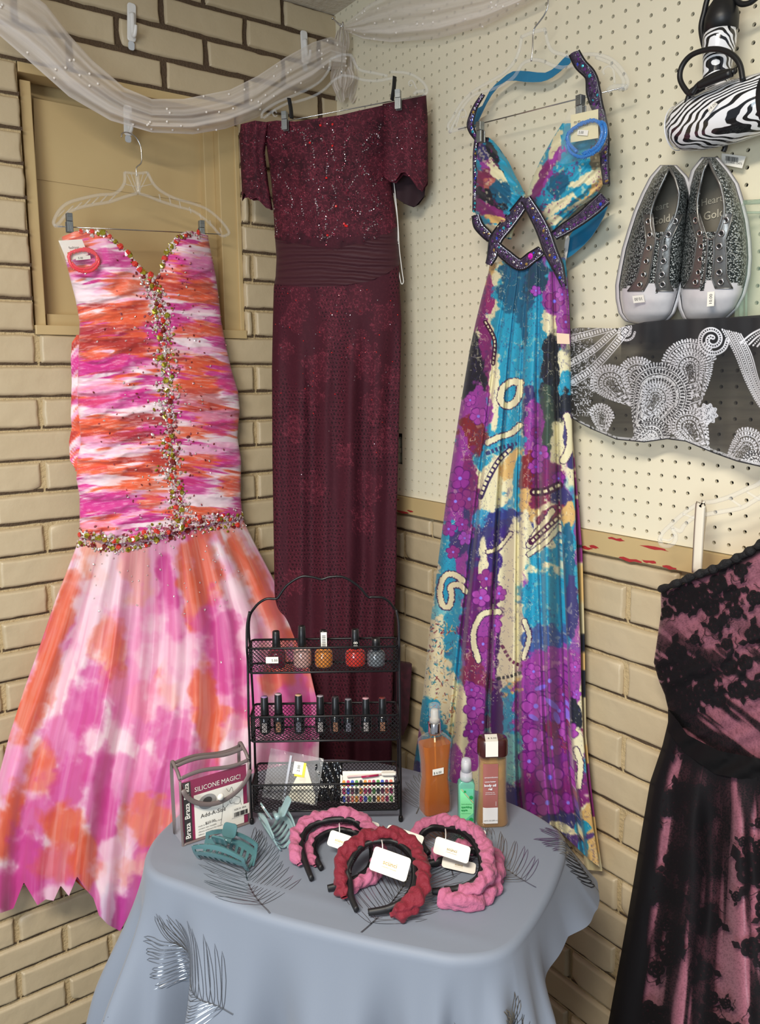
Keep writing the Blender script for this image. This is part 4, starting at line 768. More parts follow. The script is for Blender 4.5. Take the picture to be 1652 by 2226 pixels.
# blue lining at the side and the neck strap's underside
def flat(pl, pts, nm, matl, off=0.0, t=.0015, closedspline=2):
    q = spline(pts, closedspline, True); P = pl.pt(q[:, 0], q[:, 1], off); k = len(P); m = MB(); V = np.concatenate([P, P-pl.n*t])
    from mathutils.geometry import tessellate_polygon
    tri = tessellate_polygon([[Vector((a, b, 0)) for a, b in q]])
    m.add(V, [tuple(t_) for t_ in tri]+[tuple(k+i for i in t_[::-1]) for t_ in tri]+[(i, (i+1) % k, k+(i+1) % k, k+i) for i in range(k)], 0, smooth=False); return m.build(nm, matl, halter)
M_BLUE = mat('teal_satin', (24, 116, 158), 0.28, sheen=.3, bump=(25, .5, .004))
flat(PR(.05), [(1320, 440), (1312, 470), (1285, 515), (1255, 545), (1235, 560), (1226, 556), (1232, 525), (1255, 490), (1290, 460)], 'lining', M_BLUE)
flat(PR(.045), [(1048, 230), (1065, 196), (1090, 172), (1115, 155), (1150, 155), (1185, 158), (1210, 143), (1232, 120), (1240, 135), (1225, 148), (1200, 168), (1175, 178), (1140, 178), (1100, 176), (1068, 206), (1045, 250), (1028, 285), (1024, 268), (1030, 240)], 'neck_strap', M_BLUE)
flat(PR(.055), [(1230, 515), (1238, 518), (1229, 570), (1224, 573), (1226, 545)], 'care_ribbon', M_WHITEP, t=.0006)
m = MB(); P0 = PR(.058).pt(1227, 560); ey = PR(.058).pt(1233, 520)-P0; ey /= np.linalg.norm(ey); textmesh(m, 'Night M', P0-ey*.004-np.array([.0005, 0, 0]), ey, np.cross(-np.array([1., 0, 0]), ey), .006); m.build('ribbon_lettering', M_INK, halter)
# beaded bands
rj = random.Random(31)
M_BAND = mat('violet_beadwork', (96, 84, 112), .35, .3, bump=(420, 1.0, .003), var=(150, (30, 22, 48)))
MB_B = [mat('silver_bead', (205, 205, 214), .15, .85), mat('black_cord', (16, 14, 20), .5), mat('violet_stone', (96, 36, 120), .12, coat=1.), mat('aqua_stone', (60, 190, 210), .12, .4), mat('gold_stone', (206, 170, 96), .12, .6), mat('blue_stone', (40, 70, 200), .12, coat=1.), mat('magenta_stone', (220, 20, 190), .12, coat=1.), mat('plum_bead', (70, 30, 90), .2, .4)]
def beadband(nm, path, half, pl, dens=1.0):
    """padded band edged with black cord and silver beads and studded with stones"""
    sp = spline([(p[0], p[1]) for p in path], 8); hw = np.interp(np.linspace(0, 1, len(sp)), np.linspace(0, 1, len(half)), half) if hasattr(half, '__len__') else np.full(len(sp), half)
    T = np.gradient(sp, axis=0); T /= np.linalg.norm(T, axis=1)[:, None]; S = np.stack([-T[:, 1], T[:, 0]], 1); m = MB()
    w_ = np.linspace(-1, 1, 7); Q = sp[:, None]+S[:, None]*hw[:, None, None]*w_[None, :, None]
    P = pl.pt(Q[..., 0], Q[..., 1])+pl.n*(0.004*(1-w_**2))[None, :, None]; m.grid(P, 0)
    m.grid(np.stack([P[:, 0], P[:, 0]-pl.n*.003], 1), 0); m.grid(np.stack([P[:, -1]-pl.n*.003, P[:, -1]], 1), 0); m.grid(np.stack([P[:, -1]-pl.n*.003, P[:, 0]-pl.n*.003], 1), 0)
    o = m.build(nm, M_BAND, halter); m = MB()
    d = np.r_[0, np.cumsum(np.hypot(*np.diff(sp, axis=0).T))]
    for e in (-1, 1):
        q = sp+S*hw[:, None]*e; m.tube(pl.pt(q[:, 0], q[:, 1], .001), .0015, 6, 1)
        for s_ in np.arange(0, d[-1], 2.6):
            a, b, h_ = np.interp(s_, d, sp[:, 0]), np.interp(s_, d, sp[:, 1]), np.interp(s_, d, hw); sx, sy = np.interp(s_, d, S[:, 0]), np.interp(s_, d, S[:, 1])
            m.gem(pl.pt(a+sx*(h_-3)*e, b+sy*(h_-3)*e, .0015), .0010, pl.n, 0)
    for s_ in np.arange(2, d[-1], 0.95/dens):
        a, b, h_ = np.interp(s_, d, sp[:, 0]), np.interp(s_, d, sp[:, 1]), np.interp(s_, d, hw); sx, sy = np.interp(s_, d, S[:, 0]), np.interp(s_, d, S[:, 1]); f = rj.uniform(-.75, .75); zc = .0035*(1-f*f)
        m.gem(pl.pt(a+sx*h_*f, b+sy*h_*f, zc), rj.uniform(.0008, .0013), pl.n, rj.choice([7, 7, 0, 2, 1, 0]))
    for s_ in np.arange(7, d[-1], 9/dens):
        a, b, h_ = np.interp(s_, d, sp[:, 0]), np.interp(s_, d, sp[:, 1]), np.interp(s_, d, hw); sx, sy = np.interp(s_, d, S[:, 0]), np.interp(s_, d, S[:, 1]); f = rj.uniform(-.5, .5)
        m.gem(pl.pt(a+sx*h_*f, b+sy*h_*f, .0035), rj.uniform(.0022, .0038), pl.n, rj.choice([2, 2, 3, 4, 5, 0, 2]), rj.choice([1, .6]), rj.uniform(0, 3))
    if nm == 'lower_band': m.gem(pl.pt(1153, 557, .004), .0062, pl.n, 6, 1.0, .6)
    m.build('stone_beading', MB_B, o)
PB1 = PR(.098); PB2 = PR(.104)
beadband('left_strap', [(1036, 300), (1026, 285), (1022, 268), (1032, 235), (1050, 205)], [5, 6, 6, 4, 3], PR(.075)); beadband('left_edge_trim', [(1036, 300), (1032, 340), (1032, 400), (1031, 460)], 3, PR(.075))
beadband('right_strap', [(1248, 115), (1262, 140), (1284, 165), (1290, 200), (1296, 225), (1308, 260), (1314, 300), (1314, 350), (1318, 400)], [12, 13, 12, 15, 13, 9, 9, 8, 6], PR(.085))
beadband('left_side_band', [(1034, 468), (1040, 490), (1058, 510), (1072, 522)], [8, 10, 10, 8], PR(.082)); beadband('right_side_band', [(1314, 430), (1290, 452), (1262, 475), (1228, 497), (1205, 512)], [15, 15, 13, 12, 9], PB1)
beadband('left_diamond_band', [(1143, 433), (1122, 462), (1100, 490), (1078, 520), (1070, 555), (1062, 575)], [11, 13, 14, 13, 10, 6], PB1)
beadband('lower_band', [(1078, 535), (1100, 555), (1130, 575), (1155, 560), (1176, 545)], [10, 12, 12, 12, 10], PB1)
beadband('right_diamond_band', [(1143, 433), (1165, 470), (1182, 505), (1196, 545), (1212, 580), (1226, 622)], [11, 13, 14, 14, 12, 4], PB2)
m = MB(); c_ = [PR(.1).pt(*p) for p in ((1210, 724), (1237, 726), (1238, 748), (1211, 747))]; m.add(c_+[p+np.array([.0006, 0, 0]) for p in c_], [(0, 1, 2, 3), (7, 6, 5, 4), (0, 4, 5, 1), (1, 5, 6, 2), (2, 6, 7, 3), (3, 7, 4, 0)], 0, smooth=False); m.build('paper_tape', mat('peach_tape', (240, 214, 188), .7), halter)
zc_ = lambda p: zz(3.372, 940, 0, p)
PHH = PR(.07)
hanger('clothes_hanger', 'clear plastic hanger with metal hook holding the print halter gown on the pegboard', PHH,
       zc_([(850, -30), (845, 50), (820, 110), (780, 165), (750, 205), (738, 250), (735, 350), (725, 450)]),
       [zc_([(655, 270), (635, 370), (600, 450), (530, 530), (420, 600), (300, 670), (210, 760), (150, 860), (115, 920), (130, 975)]), zc_([(720, 440), (660, 470), (600, 560), (520, 620), (420, 660), (300, 700), (220, 790), (160, 900), (130, 970)]),
        zc_([(825, 215), (845, 310), (880, 375), (960, 400), (1030, 420), (1090, 430)]), zc_([(725, 435), (800, 445), (870, 475), (950, 495), (1040, 480)]), zc_([(1090, 400), (1200, 400), (1300, 430), (1380, 500), (1430, 590), (1420, 640), (1370, 655)]),
        zc_([(1200, 420), (1300, 460), (1360, 520), (1400, 590), (1395, 640)]), (zc_([(655, 270), (740, 235), (825, 215)]), .0034), (zc_([(1260, 545), (1250, 520), (1275, 490), (1310, 490), (1330, 530), (1335, 610)]), .0018), (zc_([(215, 860), (245, 850), (240, 810), (205, 810), (190, 870), (170, 930)]), .0018), (zc_([(1420, 640), (1330, 640), (1290, 665)]), .005), (zc_([(130, 965), (200, 945), (235, 940)]), .004)],
       zc_([(190, 948), (1400, 640)]), [(1046, 286, .012), (1264, 232, .02)])
pack('blue beaded bracelet on a cream card in a bag, clipped to the halter gown', PR(.115), [(1241, 250), (1300, 237), (1300, 300), (1240, 310)], (226, 216, 176), [(1240, 238), (1300, 230), (1320, 260), (1318, 320), (1270, 345), (1215, 355), (1222, 300)],
     [[(1254, 330), (1236, 310), (1236, 290), (1262, 270), (1290, 262), (1306, 272), (1308, 295), (1295, 320), (1268, 335)], [(1232, 300), (1240, 330), (1268, 341), (1300, 325), (1316, 295), (1314, 270), (1302, 266)]],
     (46, 120, 196), 0, [('m\u00b7m', .12, .35, .008), ('Jewelry', .35, .5, .006)], ([(1256, 282), (1279, 283), (1277, 295), (1254, 293)], '5.00'))
# ------------------------------------------------------------------ adhesive hooks
def adhesive_hook(label, pl, pts_top, pts_bot, flip=1):
    o = pl.pt(*pts_top); b = pl.pt(*pts_bot); up = o-b; h = np.linalg.norm(up); up /= h; sd = np.cross(up, pl.n); t = thing('adhesive_hook', label, 'wall hook', b, group=None)
    c = (o+b)/2; m = MB(); m.rbox(c+up*h*.06, (.019, h*.86, .005), .006, ax=[sd, up, pl.n]); m.build('base_plate', M_WHITEP, t)
    m = MB(); q = [c+up*h*.25+pl.n*.003, c+pl.n*.006, c-up*h*.22+pl.n*.009, c-up*h*.30+pl.n*.017, c-up*h*.22+pl.n*.024, c-up*h*.10+pl.n*.027]; m.tube(spline(q, 5), np.linspace(.006, .0035, 26), 8); m.build('hook_arm', M_WHITEP, t)
    m = MB(); m.rbox(c-up*h*.46-pl.n*.001, (.014, h*.2, .0012), .005, ax=[sd, up, pl.n]); m.build('adhesive_strip', mat('grey_strip', (196, 200, 204), .6), t)
adhesive_hook('white adhesive hook stuck on the upper bricks above the boarded window', PL(.018), (286, 6), (286, 103)); adhesive_hook('white adhesive hook on the boarded window carrying the hanger of the pink gown', PL(-.015), (277, 228), (279, 305)); adhesive_hook('white adhesive hook on the bricks near the corner, half covered by tulle', PL(.018), (660, 66), (664, 150))
# ------------------------------------------------------------------ pearl tulle garlands
M_TUL = mat('white_tulle', vc=True, vca=True, rough=.8, transl=.35, spec=.1); M_PEARL = mat('pearl', (236, 228, 218), .2, coat=.6)
def tulle(name, label, pl, top, bot, x0, x1, offs, pearls, seed, parent=None, rows=90, cols=260, dens=.55):
    t = parent or thing(name, label, 'tulle garland', pl.pt((x0+x1)/2, top((x0+x1)/2)))
    u = np.linspace(0, 1, cols)[None]*np.ones((rows, 1)); v = np.linspace(0, 1, rows)[:, None]*np.ones((1, cols)); X = x0+(x1-x0)*u; Y = top(X)+(bot(X)-top(X))*v
    fold = np.sin(v*16+3*fbm(u*4, v*3, seed))*.004+np.sin(v*38+u*5)*.0015; P = pl.pt(X, Y, offs+fold+.03*np.sin(v*math.pi))
    c = Canvas(X, Y, (250, 244, 240)); V = v.ravel(); U = u.ravel()
    a = dens+.10*np.sin(V*16+3*fbm(U*4, V*3, seed)+1)+.25*(fbm(U*9, V*22, seed+3)-.5)+.10*(np.exp(-(V/.03)**2)+np.exp(-((1-V)/.04)**2))+.12*V
    c.a = np.clip(a, .12, .95); m = MB(); m.grid(P, 0, c.out()); m.build('tulle', M_TUL, t, vcol=True)
    r_ = random.Random(seed); me = None
    for _ in range(pearls):
        i = r_.randrange(rows); j = r_.randrange(cols); loc = P[i, j]-CF*.002
        if me is None: m = MB(); m.ball((0, 0, 0), .0026, 8); o = m.build('pearl', M_PEARL, t, world=False); me = o.data
        else: o = bpy.data.objects.new('pearl', me); COL.objects.link(o); o.parent = t; OFFS[o.name] = OFFS[t.name]
        o.location = Vector(loc)-OFFS[t.name].translation
    return t
t1 = ipl([(-40, -60), (60, -20), (100, 10), (150, 75), (200, 130), (270, 190), (330, 215), (400, 215), (500, 195), (560, 165), (620, 125), (680, 92), (720, 80), (752, 96)]); b1 = ipl([(-40, 40), (0, 78), (60, 130), (150, 210), (240, 262), (330, 288), (420, 292), (490, 280), (560, 255), (620, 215), (680, 185), (720, 150), (752, 150)])
g1 = tulle('tulle_garland', 'white pearl-dotted tulle swag drooping across the brick wall above the pink gown', PL(.09), t1, b1, -40, 752, .0, 60, 3)
t2 = ipl([(738, 62), (800, 10), (860, -20), (1180, -60)]); b2 = ipl([(738, 62), (790, 84), (850, 92), (950, 84), (1050, 58), (1110, 30), (1180, -10)])
g2 = tulle('tulle_garland', 'white pearl-dotted tulle swag across the top of the pegboard', PR(.04), t2, b2, 738, 1180, 0, 34, 8, dens=.5)
# bunched tail in the corner
PCN = Plane((-.06, -.06, 0), (-.64, -.77, 0))
m = MB(); c = MB()
for k, (tp, bt, a, b) in enumerate(((120, 218, 718, 790), (60, 130, 726, 760), (150, 196, 722, 770))):
    rows, cols = 40, 40; u = np.linspace(0, 1, cols)[None]*np.ones((rows, 1)); v = np.linspace(0, 1, rows)[:, None]*np.ones((1, cols)); wd = .35+.65*np.sin(v*math.pi*.85+.3)
    X = (a+b)/2+(u-.5)*(b-a)*wd; Y = tp+(bt-tp)*v+6*np.sin(u*9+k); P = PCN.pt(X, Y, .02*k+.006*np.sin(u*30+v*4)); cv = Canvas(X, Y, (232, 224, 216)); cv.a = np.clip(.7+.3*np.sin(u.ravel()*22), .4, .95); c.grid(P, 0, cv.out())
c.build('bunched_tail', M_TUL, g2, vcol=True)
# nail that carries the corner hanger
t = thing('wall_nail', 'bent metal nail in the corner carrying the burgundy gown hanger', 'nail', PCN.pt(727, 42)); m = MB(); m.tube(tr(PCN, [(723, 40), (735, 50), (746, 58)], .0, 4), .0016, 6); m.build('shank', M_CHROME, t); m = MB(); m.ball(PCN.pt(723, 40), .003); m.build('head', M_CHROME, t)
# ------------------------------------------------------------------ zebra hair dryer
M_BLK = mat('black_rubber', (20, 20, 22), .42)
m_z = bpy.data.materials.new('zebra_gloss'); m_z.use_nodes = True; nt = m_z.node_tree; N = nt.nodes; K = nt.links; bs = N['Principled BSDF']; bs.inputs['Roughness'].default_value = .12; bs.inputs['Coat Weight'].default_value = .5
tc = N.new('ShaderNodeTexCoord'); mp = N.new('ShaderNodeMapping'); mp.inputs['Scale'].default_value = (1.0, .42, 1.0); wv = N.new('ShaderNodeTexWave'); wv.inputs['Scale'].default_value = 66; wv.inputs['Distortion'].default_value = 15; wv.inputs['Detail'].default_value = 1.2; wv.inputs['Detail Scale'].default_value = .55; wv.bands_direction = 'DIAGONAL'
rp = N.new('ShaderNodeValToRGB'); rp.color_ramp.interpolation = 'LINEAR'; e = rp.color_ramp.elements; e[0].position = .40; e[0].color = (.012, .012, .014, 1); e[1].position = .46; e[1].color = (.86, .86, .88, 1)
K.new(tc.outputs['Object'], mp.inputs[0]); K.new(mp.outputs[0], wv.inputs[0]); K.new(wv.outputs['Fac'], rp.inputs[0]); K.new(rp.outputs[0], bs.inputs['Base Color'])
PZ = PR(.075); dry = thing('hair_dryer', 'zebra striped hair dryer with black cord hanging on the pegboard', 'hair dryer', PZ.pt(1560, 250))
a = PZ.pt(1462, 282); b = PZ.pt(1700, 212); ax = (b-a)/np.linalg.norm(b-a); sd = np.cross(ax, PZ.n); A = [sd, PZ.n, ax]
L_ = np.linalg.norm(b-a); rad = [(.001, 0), (.020, .002), (.030, .008), (.037, .022), (.041, .045), (.043, .075), (.043, .105), (.041, .13), (.038, L_)]
m = MB(); m.lathe(rad, a, 40, 0, A); m.build('barrel', m_z, dry)
m = MB(); m.lathe([(.0385, 0), (.040, .004), (.040, .03), (.035, .032)], a+ax*(.150), 40, 0, A, cap=False); m.build('nozzle', M_BLK, dry)
m = MB()
for k in range(7): m.lathe([(.006+.0042*k, -.0006), (.0072+.0042*k, .0012), (.0075+.0042*k, -.0006)], a+ax*(.0012+.0011*k*k*.16), 26, 0, A, cap=False)
m.build('intake_grille', mat('white_gloss', (225, 225, 228), .2), dry)
h0 = PZ.pt(1552, 225); h1 = PZ.pt(1566, 70); hx = (h1-h0)/np.linalg.norm(h1-h0); hs = np.cross(hx, PZ.n); Lh = np.linalg.norm(h1-h0)
m = MB(); m.lathe([(.030, -.01), (.019, .012), (.0185, .03), (.021, Lh*.6), (.0235, Lh*.9), (.0235, Lh)], h0, 28, 0, [hs, PZ.n, hx]); m.build('handle', m_z, dry)
m = MB(); m.lathe([(.0238, 0), (.0235, .02), (.020, .034), (.0125, .046), (.008, .060), (.0085, .085)], h1, 24, 0, [hs, PZ.n, hx])
for k in range(5): m.lathe([(.0095, 0), (.0105, .002), (.0095, .004)], h1+hx*(.055+.006*k), 14, 0, [hs, PZ.n, hx])
m.build('handle_cap', M_BLK, dry)
m = MB()
for p, o_ in (([(1590, -40), (1545, -15), (1530, 30), (1524, 60), (1528, 90), (1533, 108)], .01), ([(1533, 108), (1548, 140), (1560, 160)], -.01), ([(1615, 175), (1608, 140), (1590, 118), (1560, 107), (1528, 110), (1500, 122), (1482, 145), (1478, 170), (1488, 192), (1502, 203), (1530, 190)], .035), ([(1500, 200), (1515, 190), (1545, 175), (1575, 163), (1600, 152)], .045), ([(1503, 205), (1520, 183), (1560, 160), (1598, 155)], .05), ([(1500, 200), (1493, 222), (1490, 235)], .03), ([(1596, -8), (1610, 8), (1630, 6), (1645, -5)], .0)):
    m.tube(tr(PZ, p, o_, 6), .0040, 8)
m.build('power_cord', M_BLK, dry)
m = MB(); m.tube(tr(PZ, [(1578, 300), (1576, 320), (1572, 330)], -.03, 6), .0040, 8); m.build('tag_strap', M_BLK, dry)
m = MB(); m.tube(tr(PZ, [(1520, 186), (1545, 176), (1590, 158)], .055, 6), .0062, 8); m.build('cord_tie', M_BLK, dry)
m, P, n = cloth_tag(dry, PR(.03), [(1569, 333), (1621, 340), (1613, 366), (1567, 357)], .0005, None); ex = P[1]-P[0]; ey = P[3]-P[0]
rr = random.Random(1)
for k in range(22): f = .18+.55*k/22; m.box(P[0]+ex*f+ey*.40+n*.0004, (np.linalg.norm(ex)*rr.choice([.008, .016]), np.linalg.norm(ey)*.42, .0002), ax=[ex/np.linalg.norm(ex), ey/np.linalg.norm(ey), n], mi=1)
textmesh(m, '0 03800 15475', P[0]+ex*.22+ey*.8, ex/np.linalg.norm(ex), -ey/np.linalg.norm(ey), .0045, 1); m.build('barcode_tag', [M_CARD, M_INK], dry)
m, P, n = cloth_tag(dry, PR(.122), [(1538, 235), (1553, 221), (1560, 226), (1543, 247)], .0003, None); ex = P[1]-P[0]; textmesh(m, '14.00', P[0]+(P[3]-P[0])*.6, ex/np.linalg.norm(ex), -(P[3]-P[0])/np.linalg.norm(P[3]-P[0]), .006, 1); m.build('price_sticker', [M_CARD, mat('grey_print', (120, 116, 110), .6)], dry)
# ------------------------------------------------------------------ silver glitter trainers
m_gl = bpy.data.materials.new('silver_glitter_knit'); m_gl.use_nodes = True; nt = m_gl.node_tree; N = nt.nodes; K = nt.links; bs = N['Principled BSDF']
tc = N.new('ShaderNodeTexCoord'); vo = N.new('ShaderNodeTexVoronoi'); vo.inputs['Scale'].default_value = 330; rp = N.new('ShaderNodeValToRGB'); el = rp.color_ramp.elements; el[0].position = .15; el[0].color = (.62, .66, .66, 1); el[1].position = .62; el[1].color = (.045, .055, .055, 1)
K.new(tc.outputs['Object'], vo.inputs['Vector']); K.new(vo.outputs['Distance'], rp.inputs[0]); K.new(rp.outputs[0], bs.inputs['Base Color']); bs.inputs['Roughness'].default_value = .35; bs.inputs['Metallic'].default_value = .6
bp = N.new('ShaderNodeBump'); bp.inputs['Strength'].default_value = 1; bp.inputs['Distance'].default_value = .003; bp.invert = True; K.new(vo.outputs['Distance'], bp.inputs['Height']); K.new(bp.outputs[0], bs.inputs['Normal'])
M_SIL = mat('pewter_leather', (128, 128, 126), .34, .75, bump=(60, .4, .002)); M_RUB = mat('white_rubber', (226, 224, 226), .3, coat=.2, var=(30, (206, 204, 208))); M_INS = mat('taupe_insole', (118, 112, 100), .8); M_LIN = mat('dark_shoe_lining', (58, 54, 52), .9)
def trainer(label, out, mirror, open_c, price, prot):
    """shoe seen from above, toe down, sole against the display; out: traced left/right edges from toe to heel"""
    pl = PR(.03); ys = np.array([o[0] for o in out], float); xl_ = np.array([o[1] for o in out], float); xr_ = np.array([o[2] for o in out], float)
    t = thing('trainer_shoe', label, 'shoe', pl.pt((xl_[0]+xr_[0])/2, ys[0]), group='pair of silver glitter trainers')
    n = pl.n; S = 64; yy = np.linspace(ys[0], ys[-1], S); xl = np.interp(yy, ys[::-1], xl_[::-1]); xr = np.interp(yy, ys[::-1], xr_[::-1]); s = np.linspace(0, 1, S)
    k = 40; ph = np.linspace(0, math.pi, k)
    # rubber sole: outline ring extruded
    def ringpts(grow, off):
        L = pl.pt(xl-grow, yy, off); R_ = pl.pt(xr+grow, yy, off); return np.concatenate([L, R_[::-1]])
    m = MB(); rings = [ringpts(1, 0), ringpts(4, .004), ringpts(4, .022), ringpts(2, .026), ringpts(-2, .027)]; n_ = 2*S
    rg = np.stack(rings); m.grid(rg, 0, closed_u=True); m.add(np.concatenate([rings[0]]), [tuple(range(n_))], 0)
    for q in range(0, n_, 1): pass
    m.build('sole', M_RUB, t, label='white rubber sole')
    m = MB(); rr0 = ringpts(4.6, .021); m.tube(rr0, .0011, 5, closed=True); m.build('sole_welt', mat('grey_welt', (120, 118, 120), .5), t)
    H = np.interp(s, [0, .06, .15, .3, .5, .7, .85, .96, 1], [.006, .026, .040, .052, .062, .068, .072, .066, .050])
    u_ = (1-np.cos(ph))/2; X = xl[:, None]+(xr-xl)[:, None]*(u_[None]*.94+.03); Hh = .024+H[:, None]*np.sin(ph)[None]**.72; Yg = yy[:, None]*np.ones((1, k)); P = pl.pt(X, Yg, Hh)
    oc, ow, o0, o1 = open_c
    cx = xl[:, None]+(xr-xl)[:, None]*(.5+oc); hw = (xr-xl)[:, None]*ow*np.sin(np.clip((s[:, None]-o0)/(o1-o0), 0, 1)*math.pi)**.55; inside = (np.abs(X-cx) < hw) & (s[:, None] > o0) & (s[:, None] < o1)
    q = ~(inside[:-1, :-1] & inside[1:, :-1] & inside[:-1, 1:] & inside[1:, 1:]); toe = (s[:-1, None] < .19+.05*np.sin(ph)[None, :-1])*np.ones((1, k-1), bool)
    m = MB(); m.grid(P, 0, mask=q & ~toe); m.build('upper', m_gl, t, label='silver glitter knit upper')
    m = MB(); Pt = pl.pt(X, Yg, Hh+.0015*np.sin(ph)[None]); m.grid(Pt, 0, mask=toe & q); m.build('toe_cap', M_RUB, t, label='white rubber toe cap')
    # collar edge and lining
    sv = np.linspace(o0, o1, 40); f = np.sin((sv-o0)/(o1-o0)*math.pi)**.55
    def at(ss_, side, lift=.001, wsc=1.0):
        x0 = np.interp(ss_, s, xl); x1 = np.interp(ss_, s, xr); y0 = np.interp(ss_, s, yy); c = x0+(x1-x0)*(.5+oc); hw_ = (x1-x0)*ow*np.sin(np.clip((ss_-o0)/(o1-o0), 0, 1)*math.pi)**.55*wsc
        x = c+side*hw_; uu = np.clip(((x-x0)/(x1-x0)-.03)/.94, 0, 1); p_ = np.arccos(1-2*uu); h_ = .024+np.interp(ss_, s, H)*np.sin(p_)**.72; return pl.pt(x, y0, h_+lift), x, y0, h_
    Lc, lx, ly, lh = at(sv, -1); Rc, rx, ry, rh = at(sv, 1); loop = np.concatenate([Lc, Rc[::-1]]); m = MB(); m.tube(loop, .0021, 7, closed=True); m.build('collar_piping', M_SIL, t)
    m = MB(); lp_in = np.concatenate([pl.pt(lx, ly, lh*0+.030), pl.pt(rx, ry, rh*0+.030)[::-1]]); m.grid(np.stack([loop, lp_in]), 0, closed_u=True); m.build('lining', M_LIN, t)
    m = MB(); m.add(lp_in+n*.002, [tuple(range(len(lp_in)))], 0, smooth=False); c0 = pl.pt(np.interp(.62, s, (xl+xr)/2)+oc*60, np.interp(.64, s, yy), .0335); up = pl.pt(1500, 300)-pl.pt(1500, 400); up /= np.linalg.norm(up); sd_ = np.cross(up, n)
    textmesh(m, 'Gold', c0-sd_*.016-up*.002, sd_, up, .017, 1, bold=.0002); textmesh(m, 'Heart', c0-sd_*.02+up*.020, sd_, up, .015, 1); m.build('insole', [M_INS, mat('insole_print', (196, 188, 168), .7)], t)
    # tongue + eyestays with eyelets
    se = np.linspace(.205, o0+.16, 24)
    for side in (-1, 1):
        x0 = np.interp(se, s, xl); x1 = np.interp(se, s, xr); y0 = np.interp(se, s, yy); wdt = x1-x0
        inner = np.interp(se, [.19, .26, o0, o0+.16], [.13, .05, .04, ow*.8]); outer = inner+np.interp(se, [.19, .3, .5], [.27, .20, .17]); G = []
        for fr in np.linspace(0, 1, 6):
            x = x0+wdt*(.5+oc+side*(inner+(outer-inner)*fr)); uu = np.clip(((x-x0)/wdt-.03)/.94, .001, .999); p_ = np.arccos(1-2*uu); G.append(pl.pt(x, y0, .0262+np.interp(se, s, H)*np.sin(p_)**.72))
        G = np.stack(G); m = MB(); m.grid(G, 0); m.tube(G[0], .0011, 5); m.tube(G[-1], .0011, 5); m.tube(G[:, 0], .0011, 5); m.tube(G[1]*.5+G[0]*.5+n*.0003, .0004, 4); o = m.build('eyestay', M_SIL, t)
        for e_ in range(6):
            c_ = G[3][2+int(e_*3.8)] if False else (G[2][2+int(e_*3.9)]*.5+G[3][2+int(e_*3.9)]*.5); m = MB(); an = np.linspace(0, 2*math.pi, 15)[:-1]; gg = np.cross(G[3][5]-G[0][5], G[2][8]-G[2][3]); gg /= np.linalg.norm(gg); gg = gg if gg@n > 0 else -gg; a1 = np.cross(gg, [0, 0, 1]); a1 /= np.linalg.norm(a1); a2 = np.cross(gg, a1)
            m.tube(c_+gg*.0010+.0040*(np.cos(an)[:, None]*a1+np.sin(an)[:, None]*a2), .0013, 6, 0, closed=True); m.add(np.concatenate([c_+gg*.0006+.0028*(np.cos(an)[:, None]*a1+np.sin(an)[:, None]*a2)]), [tuple(range(14))], 1); m.build('eyelet', [M_CHROME, mat('black', (18, 18, 18), .5)], o)
    m = MB(); st = np.linspace(.19, o0+.05, 14); x0 = np.interp(st, s, xl); x1 = np.interp(st, s, xr); y0 = np.interp(st, s, yy); G = [pl.pt(x0+(x1-x0)*(.5+oc+f_), y0, .0245+np.interp(st, s, H)) for f_ in np.linspace(-.12, .12, 6)]; m.grid(np.stack(G), 0); m.build('tongue', m_gl, t)
    c_ = pl.pt(price[0], price[1], .024+.045); ex = np.array([0, -math.cos(prot), -math.sin(prot)]); ey = np.array([0, math.sin(prot), -math.cos(prot)])*-1; nn = (n+np.array([0, 0, -.35])); nn /= np.linalg.norm(nn); ey = np.cross(nn, ex); m = MB(); m.box(c_, (.021, .012, .0005), ax=[ex, ey, nn])
    textmesh(m, '10.00', c_-ex*.008-ey*.0025+nn*.0002, ex, ey, .007, 1); m.build('price_sticker', [M_CARD, M_INK], t)
trainer('silver glitter trainer with white toe cap, left one of the pair under the hair dryer', [(703, 1385, 1425), (697, 1362, 1448), (680, 1350, 1462), (650, 1344, 1472), (620, 1343, 1480), (580, 1350, 1486), (540, 1358, 1490), (500, 1370, 1493), (460, 1383, 1496), (420, 1400, 1500), (385, 1418, 1490), (360, 1440, 1466)], 1, (.03, .25, .53, .985), (1388, 650), math.pi)
trainer('silver glitter trainer with white toe cap, right one of the pair beside the clear package', [(700, 1512, 1548), (694, 1490, 1575), (670, 1480, 1600), (640, 1476, 1616), (600, 1474, 1626), (560, 1478, 1629), (520, 1481, 1627), (480, 1486, 1622), (440, 1492, 1612), (400, 1500, 1600), (370, 1508, 1580), (343, 1530, 1556)], -1, (-.06, .24, .50, .985), (1545, 650), -math.pi/2)
# shelf, clear package, scarf
t = thing('display_shelf', 'narrow dark display shelf under the silver trainers, mostly covered by the paisley scarf', 'shelf', PR(.05).pt(1500, 706))
m = MB(); c0 = PR(.0).pt(1450, 716); c1 = PR(.0).pt(1652, 721); m.box(((-.055), (c0[1]+c1[1])/2-.05, c0[2]-.004), (.09, abs(c1[1]-c0[1])+.12, .006)); m.build('shelf_board', mat('dark_shelf', (50, 50, 50), .4), t)
m = MB(); m.box((-.099, (c0[1]+c1[1])/2-.05, c0[2]-.002), (.003, abs(c1[1]-c0[1])+.12, .014)); m.build('shelf_lip', mat('dark_shelf', (50, 50, 50), .4), t)
t = thing('plastic_package', 'greenish clear plastic clamshell package standing at the right of the trainers', 'package', PR(.04).pt(1640, 700))
m = MB(); pp = PR(.05); q = [pp.pt(*c) for c in ((1611, 702), (1700, 702), (1700, 436), (1614, 440))]
